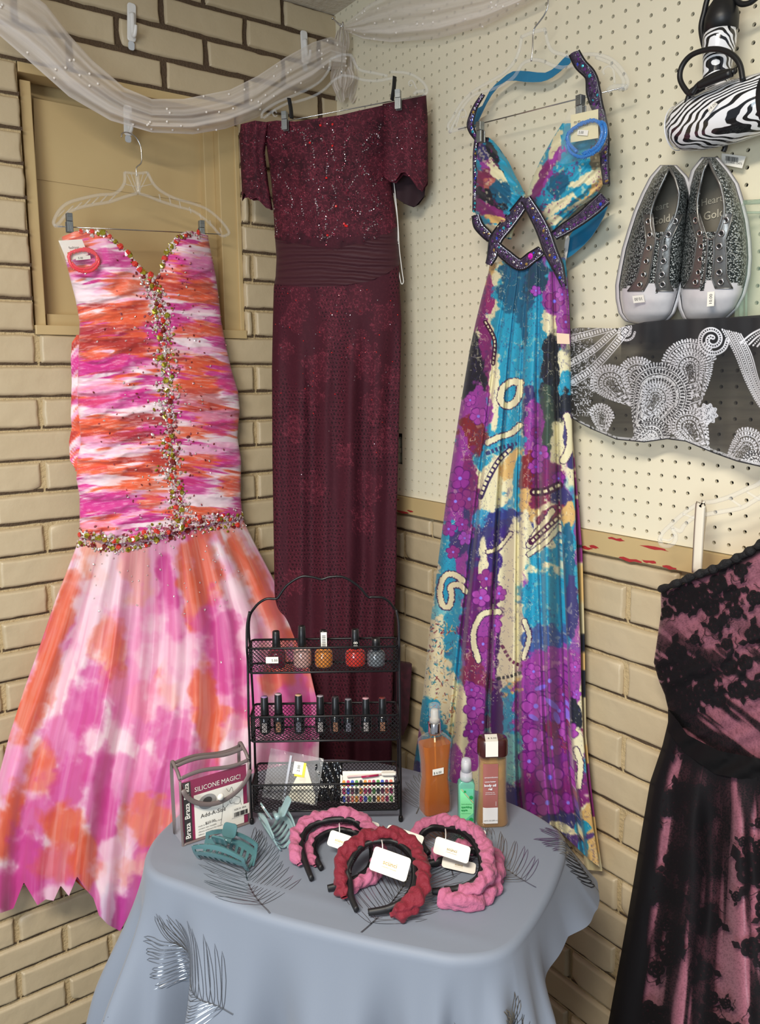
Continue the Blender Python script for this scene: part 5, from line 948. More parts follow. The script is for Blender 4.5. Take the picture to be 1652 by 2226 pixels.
for a_, b_ in zip(q, q[1:]+q[:1]): m.tube([a_, b_], .0035, 8)
q2 = [pp.pt(*c) for c in ((1622, 690), (1700, 690), (1700, 462), (1622, 462))]
for a_, b_ in zip(q2, q2[1:]+q2[:1]): m.tube([a_, b_], .0018, 8)
m.build('moulded_rim', mat('green_clear_rim', (176, 200, 178), .15, alpha=.45, clear=True), t); m = MB(); cc = sum(q)/4; m.rbox(cc, (np.linalg.norm(q[1]-q[0]), np.linalg.norm(q[3]-q[0]), .03), .008, ax=[(0, -1, 0), (0, 0, 1), (-1, 0, 0)]); m.build('clear_shell', mat('green_clear', (190, 214, 190), .08, alpha=.16, clear=True), t)
sc = thing('paisley_scarf', 'sheer black scarf with white paisley pattern draped from the shelf below the trainers', 'scarf', PR(.1).pt(1430, 720))
def tear(dx, dy, r, bend):
    """distance-like field of a paisley drop, 1 at its rim"""
    t_ = np.clip((dy+r)/(2.6*r), 0, 1); dx = dx-bend*r*t_**2; wdt = r*np.sqrt(np.clip(1-(1.9*t_-.75)**2*.62, .02, 1))*(1-t_**2.2*.93); body = np.maximum(np.abs(dx)/np.maximum(wdt, .5), np.abs((dy-.3*r)/(1.35*r))); rnd_ = np.hypot(dx, dy)/r; return np.where(dy < 0, rnd_, body)
def sc_col(X, Y, u, v):
    c = Canvas(X, Y, (34, 34, 37)); x, y = c.X, c.Y; c.a = .68+.14*fbm(x/80, y/9, 4)+.30*np.exp(-((y-725)/38)**2)*(x > 1350); c.a = np.clip(c.a, 0, .985); W_ = (226, 226, 232)
    def put(mask, i=None, col=W_): c.mix(mask, col, i); c.a[i] = np.maximum(c.a[i], np.clip(mask, 0, 1)*.97)
    allp = np.arange(len(x))
    def pais(cx, cy, r, rot, bend, kind=0):
        i = c.bb(cx-r*3, cy-r*3, cx+r*3, cy+r*3)
        if len(i) == 0: return
        t_ = math.radians(rot); dx = x[i]-cx; dy = y[i]-cy; ax_ = dx*math.cos(t_)+dy*math.sin(t_); ay = -dx*math.sin(t_)+dy*math.cos(t_); d = tear(ax_, ay, r, bend); th = np.arctan2(ay, ax_); sc_ = 1+.045*np.abs(np.sin(th*r/3.2)); inside = d < sc_
        base = (232, 232, 236) if kind == 1 else (40, 40, 44); c.mix(inside*(.97 if kind == 1 else .75), base, i); dk = (40, 40, 46)
        for k_, (a_, b_, frq) in enumerate(((.90, 1.0, 1.6), (.70, .80, 1.1), (.46, .54, .8), (.24, .30, .6))):
            rim = ((d > a_) & (d < b_*sc_)); dots = (np.sin(th*r*frq/1.6+d*3) > -.25); put(rim*dots*.95, i, dk if kind == 1 else W_)
        for a_ in (.86, .66, .42): put((np.abs(d-a_) < .9/r)*.9, i, dk if kind == 1 else W_)
        fl = fbm(x[i]/3.0, y[i]/3.0, int(r)); put(((np.abs(fl-.5) < .045) & (d < .97))*.75, i, dk if kind == 1 else W_)
    pais(1500, 800, 62, -18, -.3); pais(1385, 820, 44, 8, .5); pais(1325, 835, 42, -28, .5); pais(1500, 800, 40, -18, -.3); pais(1305, 905, 28, 10, .6); pais(1495, 930, 44, -20, .6); pais(1430, 860, 70, 30, .1, 1); pais(1425, 865, 36, 32, .1, 0); pais(1415, 950, 40, 60, 0, 1); pais(1620, 975, 46, 60, .6); pais(1640, 1010, 30, 20, .3, 1)
    i = c.bb(1500, 865, 1575, 935); d = np.hypot(x[i]-1537, y[i]-900); sc_ = 22+2.5*np.sin(np.arctan2(y[i]-900, x[i]-1537)*9); put((d < sc_)*.97, i); fl = fbm(x[i]/4, y[i]/4, 5); c.mix(((np.abs(fl-.5) < .05) & (d < sc_-2))*.9, (40, 40, 46), i)
    # diagonal bands and spirals
    for pts, w_ in (([(1240, 790), (1290, 760), (1340, 715)], 6), ([(1245, 830), (1290, 800), (1340, 745), (1365, 712)], 7), ([(1245, 735), (1285, 725), (1330, 712)], 6)):
        c.stroke(pts, w_+2, W_); c.stroke(pts, w_, (40, 40, 46)); c.stroke(pts, w_-1.5, W_, dots=6)
    for cx, cy, R_, wd in ((1360, 722, 20, 2.4), (1548, 738, 34, 5)):
        sp = [(cx+R_*(1-k/22)*math.cos(k*.6), cy+R_*(1-k/22)*math.sin(k*.6)) for k in range(20)]; c.stroke(sp, wd, W_); c.stroke(sp, wd*.45, (50, 50, 56), dots=5)
    for k in range(9): c.stroke([(1570+k*5, 716+k*1.2), (1598+k*4.4, 770), (1622+k*3.6, 830), (1652+k*3.2, 885), (1700+k*3, 940)], 1.4 if k % 3 else 2.2, W_, dots=None if k % 3 else 5)
    for k in range(5): c.stroke([(1610+k*9, 745+k*2), (1640+k*6, 722+k*3), (1690, 700+k*7)], 2, W_, dots=5 if k % 2 else None)
    j = c.bb(1238, 705, 1300, 905); g = fbm(x[j]/4.2, y[j]/5.2, 9, 3); put((np.abs(g-.5) < .035)*.95*(x[j] < 1300-np.abs(y[j]-800)*.2), j)
    e_ = v.ravel(); put(((e_ > .972) & (fbm(x/4, y/4, 2) > .42))*.8, allp, (200, 200, 205)); c.mix((e_ > .99)*.9, (25, 25, 28)); c.a[(e_ > .985)] = .98
    o = c.out(); for_a = c.a; o[:, 3] = for_a; return o
s_t = ipl([(1236, 716), (1260, 712), (1340, 714), (1375, 706), (1400, 700), (1440, 696), (1500, 693), (1560, 691), (1652, 691), (1720, 692)]); s_b = ipl([(1236, 905), (1260, 920), (1290, 935), (1340, 956), (1400, 962), (1450, 955), (1490, 960), (1550, 985), (1600, 1003), (1652, 1015), (1720, 1030)])
rows, cols = 330, 520; u = np.linspace(0, 1, cols)[None]*np.ones((rows, 1)); v = np.linspace(0, 1, rows)[:, None]*np.ones((1, cols)); X = 1237+(1720-1237)*u; Y = s_t(X)+(s_b(X)-s_t(X))*v
P = PR(.05).pt(X, Y, .066*ss(0, .25, u)*(1-.72*ss(.05, .9, v))+.006*np.sin(u*22+v*2)+.004*np.sin(u*43)); m = MB(); m.grid(P, 0, sc_col(X, Y, u, v)); m.build('printed_cloth', mat('sheer_scarf', vc=True, vca=True, rough=.7, sheen=.2, spec=.2), sc, vcol=True)
# ------------------------------------------------------------------ black lace over pink gown
PK2 = PR(.070); bl = thing('lace_overlay_gown', 'black floral lace gown over dusty pink lining, hanging at the right edge', 'gown', PK2.pt(1640, 1300))
k_xl = ipl([(1175, 1442), (1275, 1436), (1330, 1437), (1400, 1427), (1440, 1421), (1480, 1432), (1510, 1445), (1540, 1452), (1570, 1452), (1620, 1440), (1700, 1413), (1800, 1396), (1900, 1380), (2000, 1363), (2100, 1345), (2226, 1322), (2330, 1306)])
k_xr = ipl([(1175, 1840), (1500, 1850), (1570, 1840), (1700, 1880), (2330, 2060)])
k_top = lambda u: np.interp(u, [0, .05, .18, .30, .45, .55, .7, 1], [1275, 1268, 1245, 1228, 1198, 1172, 1090, 1060])
wst = lambda u: np.interp(u, [0, .12, .3, .6, 1], [1545, 1600, 1635, 1660, 1640])
wsb = lambda u: wst(u)+np.interp(u, [0, .12, .3, 1], [40, 34, 48, 50])
def rose(c, cx, cy, r, a_, r_):
    i = c.bb(cx-r*2.4, cy-r*2.4, cx+r*2.4, cy+r*2.4)
    if len(i) == 0: return
    dx = c.X[i]-cx; dy = c.Y[i]-cy; R_ = np.hypot(dx, dy); th = np.arctan2(dy, dx)+a_; e = r*(.78+.22*np.abs(np.cos(th*2.5))**.5); m_ = (R_ < e)*(.97-.35*((np.abs(R_/e-.55) < .07) & (np.sin(th*5) > .2))-.5*(R_ < r*.12))
    for k in range(3):
        lx, ly = cx+r*1.35*math.cos(a_+k*2.1), cy+r*1.35*math.sin(a_+k*2.1); t_ = a_+k*2.1+.5; x2 = (c.X[i]-lx)*math.cos(t_)+(c.Y[i]-ly)*math.sin(t_); y2 = -(c.X[i]-lx)*math.sin(t_)+(c.Y[i]-ly)*math.cos(t_); m_ = np.maximum(m_, (np.abs(x2)/(r*.6)+np.abs(y2)/(r*.34) < 1)*.96)
    tw = np.abs(R_-r*1.5-3*np.sin(th*7)) < 1.1; m_ = np.maximum(m_, (tw & (np.sin(th*1.5) > .3))*.9); c.a[i] = np.maximum(c.a[i], m_)
def lace(kind):
    def f(X, Y, u, v):
        c = Canvas(X, Y, (20, 19, 22)); x, y = c.X, c.Y; net = fbm(x/2.2, y/2.2, 3, 2); r_ = random.Random(7 if kind else 8); U = u.ravel()
        if kind == 'bod': c.a = .20+.25*ss(.45, .75, net)+.60*ss(.47, .56, fbm((x*.75+y*.6)/150, (x*.6-y*.75)/15, 5, 3))*ss(1300, 1460, y); c.a = np.maximum(c.a, .93*ss(.07, .035, v.ravel()))
        else:
            vv = v.ravel(); band_ = fbm(U*19+.6*vv, vv*1.2, 33, 3); c.a = .12+.25*ss(.45, .75, net)+.72*ss(.51, .57, band_)*(.75+.25*ss(.3, .6, fbm(U*60, vv*9, 4)))+.9*ss(.085, .04, U-.03*vv)+.6*ss(.10, .02, vv)
        n_ = 60 if kind == 'bod' else 120
        if kind == 'bod': sp = [(1520, 1300, 24), (1560, 1270, 22), (1590, 1290, 20), (1470, 1420, 24), (1555, 1360, 18), (1480, 1470, 26), (1520, 1440, 16), (1530, 1500, 24), (1450, 1330, 14), (1600, 1330, 16), (1640, 1380, 22), (1585, 1450, 20), (1500, 1530, 22), (1560, 1520, 18), (1640, 1500, 22), (1470, 1300, 20), (1500, 1290, 18), (1545, 1320, 20), (1440, 1460, 20), (1470, 1500, 24), (1500, 1460, 18), (1540, 1470, 18), (1600, 1500, 20), (1620, 1440, 18), (1580, 1400, 14), (1510, 1390, 12), (1640, 1300, 18), (1570, 1350, 12), (1490, 1320, 14), (1610, 1240, 16)]
        else: sp = [(r_.uniform(1340, 1900), r_.uniform(1620, 2300), r_.uniform(11, 24)) for _ in range(n_)]+[(1632, 1890, 36), (1462, 1870, 22), (1468, 1725, 12), (1615, 1830, 12), (1450, 2010, 16), (1455, 2080, 22), (1530, 2110, 22), (1632, 2060, 24), (1545, 2170, 18)]
        for s_ in sp: rose(c, s_[0], s_[1], s_[2], r_.uniform(0, 6), r_)
        c.a = np.clip(c.a, 0, .985); return c.out()
    return f
M_PINKS = mat('dusty_pink_satin', (178, 112, 130), .42, sheen=.1, bump=(14, .25, .004)); M_BLACE = mat('black_lace', vc=True, vca=True, rough=.8, spec=.15); M_VEL = mat('black_satin_sash', (13, 12, 14), .75, spec=.2)
bo = lambda X, Y, u, v: .075*np.sqrt(np.clip(1-(2*u-1)**2, 0, 1))+.004*np.sin((X*.5+Y*.8)/9+fbm(X/60, Y/60, 3)*4)
ko = lambda X, Y, u, v: (.08+.10*v)*np.sqrt(np.clip(1-(2*u-1)**2, 0, 1))+(.016*np.sin(u*34+2*fbm(u*4, v*2, 2))+.012*np.sin(u*15))*ss(0, .3, v)
m, _ = panel(PK2, lambda u: k_top(u)+14, wst, k_xl, k_xr, bo, 90, 120, None, back=.02); m.build('bodice_lining', M_PINKS, bl)
m, _ = panel(PK2, wst, lambda u: 2300+u*20, lambda y: k_xl(y)+12, k_xr, ko, 160, 240, None, back=.07); m.build('skirt_lining', M_PINKS, bl)
add = lambda f_, a_: (lambda X, Y, u, v: f_(X, Y, u, v)+a_)
m, _ = panel(PK2, k_top, wst, k_xl, k_xr, add(bo, .006), 420, 430, lace('bod'), back=None); m.build('lace_bodice', M_BLACE, bl, vcol=True, label='black floral lace bodice overlay')
m, _ = panel(PK2, wst, lambda u: 2310+u*20, k_xl, k_xr, add(ko, .012), 620, 560, lace('sk'), back=None); m.build('lace_skirt', M_BLACE, bl, vcol=True, label='gathered black lace skirt overlay')
m, _ = panel(PK2, lambda u: wst(u)-3, wsb, k_xl, k_xr, add(bo, .026), 20, 120, None, back=.03); m.build('waist_sash', M_VEL, bl)
m = MB(); uu = np.linspace(0, .62, 70); yy = k_top(uu)+6; xx = k_xl(yy)+(k_xr(yy)-k_xl(yy))*uu; m.tube(PK2.pt(xx, yy, bo(xx, yy, uu, uu*0)+.010+.002*np.sin(uu*160)), .0055+.0015*np.sin(np.linspace(0, 60, 70)), 8)
m.build('neckline_roll', mat('black_lace_roll', (20, 19, 22), .8, bump=(300, 1, .003)), bl)
PHB = PR(.085); zr = lambda p: zz(3.323, 1250, 1030, p)
hanger('clothes_hanger', 'clear plastic hanger with a white ribbon loop above the black lace gown', PHB, [(1780, 900), (1786, 880), (1800, 885), (1800, 910), (1785, 930), (1780, 990)],
       [zr([(1420, -60), (1340, 60), (1240, 110), (1120, 165), (1000, 200), (900, 215), (780, 290), (690, 370), (630, 430), (610, 480)]), zr([(1420, 120), (1300, 190), (1200, 245), (1050, 275), (940, 295), (860, 315), (790, 370), (765, 410), (740, 408), (700, 390), (725, 440), (720, 490), (680, 520), (630, 515), (610, 480)]),
        (zr([(1240, 130), (1340, 190)]), .002), (zr([(1110, 175), (1200, 235)]), .002), (zr([(780, 290), (865, 320)]), .002), (zr([(620, 470), (680, 480), (720, 440)]), .002),
        [(1677, 1012), (1700, 985), (1730, 960), (1780, 950), (1830, 965), (1870, 1005), (1930, 1050), (1990, 1100), (2020, 1160)], [(1677, 1066), (1740, 1020), (1780, 1010), (1850, 1040), (1920, 1090), (1980, 1150), (2020, 1175)]], None, [], r=.0036)
m = MB(); m.tube(tr(PHB, zr([(915, 225), (905, 240), (890, 480), (878, 720)]), .006), .0085, 6, flat=.12); m.tube(tr(PHB, zr([(925, 225), (935, 300), (915, 480), (900, 720)]), -.006), .007, 6, flat=.12); m.build('ribbon_loop', mat('cream_ribbon', (226, 218, 200), .6), bl, label='cream ribbon hanging loop')
# ------------------------------------------------------------------ table under a grey cloth
ctrl = [(-.826, -.672), (-.795, -.745), (-.735, -.862), (-.66, -.975), (-.60, -1.055), (-.565, -1.095), (-.515, -1.118), (-.455, -1.105), (-.36, -1.065), (-.275, -1.015), (-.243, -.975), (-.238, -.90), (-.262, -.80), (-.30, -.69), (-.35, -.60), (-.43, -.53), (-.54, -.50), (-.66, -.515), (-.745, -.565), (-.80, -.612)]
OUT = spline(ctrl, 24, True)[:, :2]; NO = len(OUT)
Tn = np.roll(OUT, -1, 0)-np.roll(OUT, 1, 0); Tn /= np.linalg.norm(Tn, axis=1)[:, None]; ON = np.stack([Tn[:, 1], -Tn[:, 0]], 1)
if ((OUT-OUT.mean(0))*ON).sum() < 0: ON = -ON
ON = np.stack([np.convolve(np.r_[ON[-20:, k], ON[:, k], ON[:20, k]], np.ones(25)/25, 'same')[20:-20] for k in (0, 1)], 1); ON /= np.linalg.norm(ON, axis=1)[:, None]
OS = np.arange(NO)/24.0          # outline parameter, one unit per control point
# how the cloth falls: length, outward lean and fold depth around the rim
kS = [0, 1, 3, 4.5, 5.5, 6.25, 6.6, 6.9, 7.3, 8.0, 8.8, 9.3, 10.2, 12, 15, 18, 19, 20]
kD = [.78, .78, .78, .78, .78, .74, .30, .16, .105, .085, .100, .100, .09, .09, .10, .16, .55, .78]
kF = [.16, .12, .08, .06, .10, .30, .26, .16, .16, .34, .68, .68, .50, .25, .20, .20, .20, .18]
def drape(si, d):
    s = np.asarray(si, float) % 20; i = (s*24); i0 = np.floor(i).astype(int) % NO; i1 = (i0+1) % NO; f = (i-np.floor(i))[..., None]
    p = OUT[i0]*(1-f)+OUT[i1]*f; n = ON[i0]*(1-f)+ON[i1]*f; fl = np.interp(s, kS, kF); r = .011; q = r*math.pi/2
    a = np.clip(d/r, 0, math.pi/2); out = r*np.sin(a); dn_ = r*(1-np.cos(a)); d2 = np.maximum(d-q, 0); g = ss(0, .25, d2)
    am = .030+.035*np.exp(-((s-6.0)/1.0)**2)+.030*np.exp(-((s-.6)/1.1)**2)+.020*np.exp(-((s-20)/1.1)**2)+.012*np.exp(-((s-3.4)/1.2)**2)
    fold = am*(np.sin(s*4.6+1.0)+.45*np.sin(s*9.7+2))*g*(.5+1.6*d2)
    out = out+fl*d2*(1-.5*ss(.25, .7, d2))+fold; dn_ = dn_+d2*np.sqrt(np.clip(1-(fl*.8)**2, .1, 1))
    return np.concatenate([p+n*out[..., None], (TZ-dn_)[..., None]], -1)
tb = thing('side_table', 'small table fully covered by the grey leaf-print cloth', 'table', (-.54, -.80, 0))
inn = OUT.mean(0)+(OUT-OUT.mean(0))*.985; m = MB(); k = NO
V = np.concatenate([np.c_[inn, np.full(k, TZ-.003)], np.c_[inn, np.full(k, TZ-.025)]]); m.add(V, [tuple(range(k)), tuple(range(2*k-1, k-1, -1))]+[(i, k+i, k+(i+1) % k, (i+1) % k) for i in range(k)], 0, smooth=False); m.build('table_top', mat('dark_wood', (84, 60, 44), .5), tb)
m = MB(); m.lathe([(.19, 0), (.19, .012), (.05, .04), (.032, .10), (.030, .6), (.05, .72), (.14, TZ-.025)], (-.60, -.80, 0), 24); m.build('pedestal', mat('dark_wood', (84, 60, 44), .5), tb)
M_CLOTH = mat('grey_tablecloth', (126, 135, 150), .62, sheen=.15, bump=(900, .15, .0005)); M_FOIL = mat('silver_foil_print', (150, 152, 156), .22, .9)
tc_ = thing('tablecloth', 'blue-grey tablecloth with silver palm-leaf outlines draped over the table', 'tablecloth', (-.54, -.80, TZ))
m = MB(); c0 = OUT.mean(0); rr_ = np.linspace(0, 1, 26)[:, None, None]; G = c0+(OUT-c0)[None]*rr_; crease = .0012*np.exp(-((((G[..., 0]+.72)*.83+(G[..., 1]+.80)*.55+.05*0)/.01)**2))
Gz = TZ+.0006*fbm(G[..., 0]*9, G[..., 1]*9, 3)*(1-rr_[..., 0])+crease*(1-rr_[..., 0]**8); m.grid(np.concatenate([G, Gz[..., None]], -1), closed_u=True)
Dm = np.interp(OS, kS, kD); rows = 90; tt = (np.linspace(0, 1, rows)**1.25)[:, None]; m.grid(drape(np.tile(OS, (rows, 1)), tt*Dm[None]), closed_u=True)
# foil leaves: curves drawn in the plane of the unfolded cloth, then laid over the rim like the cloth itself
DENS = OUT
def lay(P):
    P = np.asarray(P, float); D = np.linalg.norm(P[:, None]-DENS[None], axis=2); i = D.argmin(1); d = ((P-DENS[i])*ON[i]).sum(1); R_ = np.zeros((len(P), 3))
    top = np.concatenate([P, np.full((len(P), 1), TZ+.0009)], 1); tg = ((P-DENS[i])*Tn[i]).sum(1)*24/np.maximum(np.linalg.norm(np.roll(DENS, -1, 0)-DENS, axis=1)[i]*24, 1e-6)/24
    o = drape(OS[i]+tg, np.maximum(d, 0)); on = (d > 0); R_ = np.where(on[:, None], o+np.c_[ON[i]*.0012, np.full(len(P), .0006)], top); return R_
def nrm_of(Q):
    D = np.linalg.norm(Q[:, None, :2]-DENS[None], axis=2); i = D.argmin(1); side = Q[:, 2] < TZ-.004; return np.where(side[:, None], np.c_[ON[i], np.full(len(Q), .25)], np.array([0, 0, 1.]))
def leaf(p0, p1, bend, n_, length, w_, fan=1.0, wl=.0008, seed=1):
    """palm leaf outline from stem foot p0 to tip p1"""
    n = int(n_*1.5); w_ = w_*.72; r_ = random.Random(seed); p0 = np.array(p0, float); p1 = np.array(p1, float); ax_ = p1-p0; L = np.linalg.norm(ax_); ax_ /= L; sd_ = np.array([-ax_[1], ax_[0]])
    def spine(t): return p0+ax_*L*t+sd_*bend*L*t*(1-t)*4
    def put(P):
        Q = lay(P); keep = np.ones(len(Q), bool); m.ribbon(Q, nrm_of(Q), wl, 1)
    t_ = np.linspace(0, .97, 26); sp_ = np.array([spine(t) for t in t_])
    for e in (-1, 1): put(sp_+sd_*e*w_*.10*(1-t_[:, None]*.8))
    for k in range(n):
        t = .10+.86*(k+.5)/n
        for e in (-1, 1):
            b = spine(t+r_.uniform(-.01, .01)); a_ = math.radians(68-46*t*fan+r_.uniform(-3, 3)); dr = ax_*math.cos(a_)+sd_*e*math.sin(a_); ll = length*(.55+.55*math.sin(math.pi*min(1, t*.85+.12)))*r_.uniform(.88, 1.06); pr = np.array([-dr[1], dr[0]])
            q = np.linspace(0, 1, 9); wq = w_*.5*np.sin(np.clip(q, 0, 1)*math.pi)**.6*(1-.3*q)+w_*.06; cv = -e*.10*ll*q*q
            A_ = b+dr*ll*q[:, None]+pr*(wq+cv)[:, None]; B_ = b+dr*ll*q[:, None]+pr*(-wq+cv)[:, None]; put(np.concatenate([A_, B_[::-1][1:]]))
def tp(x, y): return PT(TZ).pt(x, y)[:2]
leaf(tp(588, 1985), tp(548, 1835), .12, 11, .085, .0105, seed=1)
leaf(tp(785, 2028), tp(905, 1865), -.06, 12, .095, .011, seed=2)
leaf(tp(1165, 1930), tp(1030, 1810), .08, 12, .075, .009, seed=3); leaf(tp(985, 1905), tp(960, 1800), 0, 7, .06, .009, seed=8); leaf(tp(905, 1770), tp(940, 1690), 0, 7, .06, .009, seed=9)
def rim(s, d): i = int((s % 20)*24) % NO; return OUT[i]+ON[i]*d
leaf(rim(9.2, .10), rim(9.5, -.005), .0, 9, .060, .0085, wl=.0013, seed=4)
leaf(rim(1.75, .16), rim(.75, .10), .1, 10, .085, .0105, seed=5); leaf(rim(2.9, .34), rim(2.2, .26), .1, 9, .11, .013, seed=6); leaf(rim(4.2, .38), rim(3.8, .25), -.1, 9, .11, .013, seed=7)
leaf(rim(5.6, .30), rim(5.1, .16), .05, 10, .10, .012, seed=10); leaf(rim(6.25, .34), rim(6.12, .10), .0, 11, .075, .010, wl=.0013, seed=11); leaf(rim(19.7, .38), rim(19.9, .24), .0, 9, .09, .012, seed=12)
m.build('cloth', [M_CLOTH, M_FOIL], tc_)
# ------------------------------------------------------------------ three-tier wire rack
RX = np.array([.8196, -.5729, 0]); RY = np.array([.5729, .8196, 0]); RO = np.array([-.6440, -.6540, TZ+.001]); UP = np.array([0, 0, 1.])
RW = .257
def rk(x, y, z): return RO+RX*x+RY*y+UP*z
M_WIRE = mat('black_wire', (22, 21, 23), .32, .3); M_MESH = mat('black_mesh', (24, 23, 25), .4, .3)
rack = thing('wire_rack', 'black three-tier wire mesh cosmetics rack with arched top on the table', 'rack', RO)
def zof(x, y, px_y):
    lo, hi = 0, .6
    for _ in range(30):
        mid = (lo+hi)/2; P = rk(x, y, mid)-CAM; d = P@CF; yy_ = PY0-F_PX*(P@CU)/d
        if yy_ > px_y: lo = mid
        else: hi = mid
    return lo
for x_, s_ in ((0, -1), (RW, 1)):
    p = [(x_, 0, .004), (x_, -.002, .05), (x_-s_*.0, .002, .09), (x_, .006, .15), (x_, .004, .19), (x_+s_*.000, .010, .235), (x_, .016, .285), (x_, .012, .31), (x_, .022, .345), (x_-s_*.004, .030, .368)]
    m = MB(); m.tube(np.array([rk(*q) for q in spline(p, 6)]), .0022, 8); m.lathe([(.0036, 0), (.0042, .003), (.0036, .009), (.0024, .010)], rk(x_, 0, 0), 10); m.build('front_leg', M_WIRE, rack)
m = MB(); zt = .395; arch = [(0, .060, .0), (.001, .058, .16), (.0, .052, .27), (.0, .045, .345), (.012, .042, .372), (.030, .04, .386), (.046, .04, .3865), (.052, .04, .389), (.068, .04, .410), (.092, .04, .4245), (.112, .04, .4235), (.127, .04, .4195), (.142, .04, .4235), (.165, .04, .4225), (.190, .04, .406), (.205, .04, .388), (.213, .04, .387), (.232, .04, .385), (.247, .042, .371), (RW, .045, .345), (RW, .052, .27), (RW-.001, .058, .16), (RW, .060, 0)]
m.tube(np.array([rk(*q) for q in spline(arch, 6)]), .0022, 8)
for x_ in (0, RW): m.lathe([(.0036, 0), (.0042, .003), (.0036, .009), (.0024, .010)], rk(x_, .060, 0), 10)
m.build('back_frame', M_WIRE, rack)
def meshpanel(m, o, ex, ey, w_, h_, n, st=.0068):
    """expanded-metal panel, crossing diagonal strands"""
    slope = 1.05
    for sgn in (1, -1):
        c = -h_/slope if True else 0
        k = -h_/slope
        while k < w_+h_/slope:
            x0, x1 = (k, k+h_/slope) if sgn > 0 else (k+h_/slope, k); y0, y1 = 0.0, h_; pts = []
            dx = x1-x0; ta, tb_ = 0., 1.
            for lim, sg in ((0, 1), (w_, -1)):
                if sg > 0:
                    if x0 < 0 and x1 < 0: ta = 2
                    elif x0 < 0: ta = max(ta, (0-x0)/dx)
                    elif x1 < 0: tb_ = min(tb_, (0-x0)/dx)
                else:
                    if x0 > w_ and x1 > w_: ta = 2
                    elif x0 > w_: ta = max(ta, (w_-x0)/dx)
                    elif x1 > w_: tb_ = min(tb_, (w_-x0)/dx)
            if tb_-ta > .04:
                a_ = o+ex*(x0+dx*ta)+ey*(h_*ta); b_ = o+ex*(x0+dx*tb_)+ey*(h_*tb_); d_ = b_-a_; d_ /= np.linalg.norm(d_); s2 = np.cross(d_, n); m.box((a_+b_)/2+n*.0002*sgn, (np.linalg.norm(b_-a_), .0008, .0006), ax=[d_, s2, n])
            k += st
def basket(y0, dep, zb_, zt_, nm, lean=.004):
    m = MB(); x0, x1 = .003, RW-.003
    P = lambda x, y, z: rk(x, y, z)
    for z_, r_, g in ((zt_, .0020, 0), (zb_, .0019, .0)):
        q = [(x0, y0+.004), (x0+.004, y0), (x1-.004, y0), (x1, y0+.004), (x1, y0+dep-.004), (x1-.004, y0+dep), (x0+.004, y0+dep), (x0, y0+dep-.004)]; m.tube(np.array([P(a, b, z_) for a, b in q]), r_, 7, 0, closed=True)
    h_ = zt_-zb_; meshpanel(m, P(x0, y0, zb_), RX, UP, x1-x0, h_, -RY); meshpanel(m, P(x0, y0+dep, zb_), RX, UP, x1-x0, h_, RY); meshpanel(m, P(x0, y0, zb_), RY, UP, dep, h_, -RX); meshpanel(m, P(x1, y0, zb_), RY, UP, dep, h_, RX); meshpanel(m, P(x0, y0, zb_), RX, RY, x1-x0, dep, UP, .0085)
    m.build('basket', M_MESH, rack)
Z3b, Z3t = zof(.12, -.004, 1762), zof(.12, -.004, 1705); Z2b, Z2t = zof(.12, .004, 1610), zof(.12, .004, 1557); Z1b, Z1t = zof(.12, .010, 1461), zof(.12, .010, 1408)
basket(-.004, .078, Z3b, Z3t, 'b'); basket(.004, .055, Z2b, Z2t, 'm'); basket(.010, .046, Z1b, Z1t, 't')
# nail varnish, upper tier
def rx_of(px_x, py_, y_):
    P = Plane(rk(0, y_, 0), RY).pt(px_x, py_); return float((P-RO)@RX)
M_CAP = mat('black_cap', (20, 20, 22), .35); M_GLASS = mat('bottle_glass', (232, 232, 232), .05, alpha=.10, clear=True)
def varnish(px, top, col, label, cw=.0068, ch=.030, bw=.0155, bh=.034, tag_=None, flatc=False, grp='nail polish bottles on the top tier of the rack', logo=None):
    y_ = .034; x_ = rx_of(px, top+20, y_); zt = zof(x_, y_, top); b = rk(x_, y_, Z1b+.0015); t = thing('nail_polish', label, 'nail polish', b, group=grp); A = [RX, RY, UP]
    bh = min(bh, zt-ch-Z1b-.004); m = MB(); m.lathe([(bw*.55, 0), (bw*.95, .002), (bw, .006), (bw, bh*.72), (bw*.86, bh*.86), (bw*.45, bh*.97), (bw*.40, bh)], b, 22, 0, A, sq=.8 if flatc else 1); m.build('bottle', mat('varnish_'+str(col), col, .12, coat=.8), t, label='bottle of '+label.split(' nail')[0]+' varnish' if False else None)
    m = MB(); m.lathe([(cw*1.12, 0), (cw*1.1, .003), (cw*.98, ch*.5), (cw*.9, ch*.97), (cw*.75, ch)], b+UP*bh, 18, 0, A)
    if tag_ == 'label': 
        for k in range(8): m.box(b+UP*(bh+ch*(.1+.09*k))-RY*cw*1.06+RX*.001, (cw*.9, .0006, .0012), ax=A, mi=2)
        m.box(b+UP*(bh+ch*.48)-RY*cw*1.0+RX*.001, (cw*1.5, .0012, ch*.9), ax=A, mi=1)
    m.build('cap', [M_CAP, M_CARD, M_INK], t)
    if tag_ == 'price':
        m = MB(); o = rk(x_-.005, .0085, Z1t-.020); m.box(o, (.021, .0006, .011), ax=A); textmesh(m, '5.00', o-RX*.001-UP*.0025-RY*.0004, RX, UP, .006, 1); m.build('price_sticker', [M_CARD, M_INK], t)
    if logo:
        m = MB(); textmesh(m, logo, b+UP*(bh+.004)-RY*(cw*1.08)+RX*.004, UP, -RX, .010, 0); m.build('logo', M_CARD, t)
varnish(600, 1363, (110, 30, 50), 'dark wine nail polish with black cap and a price sticker, leftmost on the top tier', tag_='price')
varnish(656, 1357, (214, 168, 158), 'pale pink nail polish with tall black cap on the top tier', ch=.036, bh=.040)
varnish(703, 1366, (226, 140, 60), 'orange shimmer nail polish with a barcode on its cap on the top tier', tag_='label', ch=.032, bh=.036)
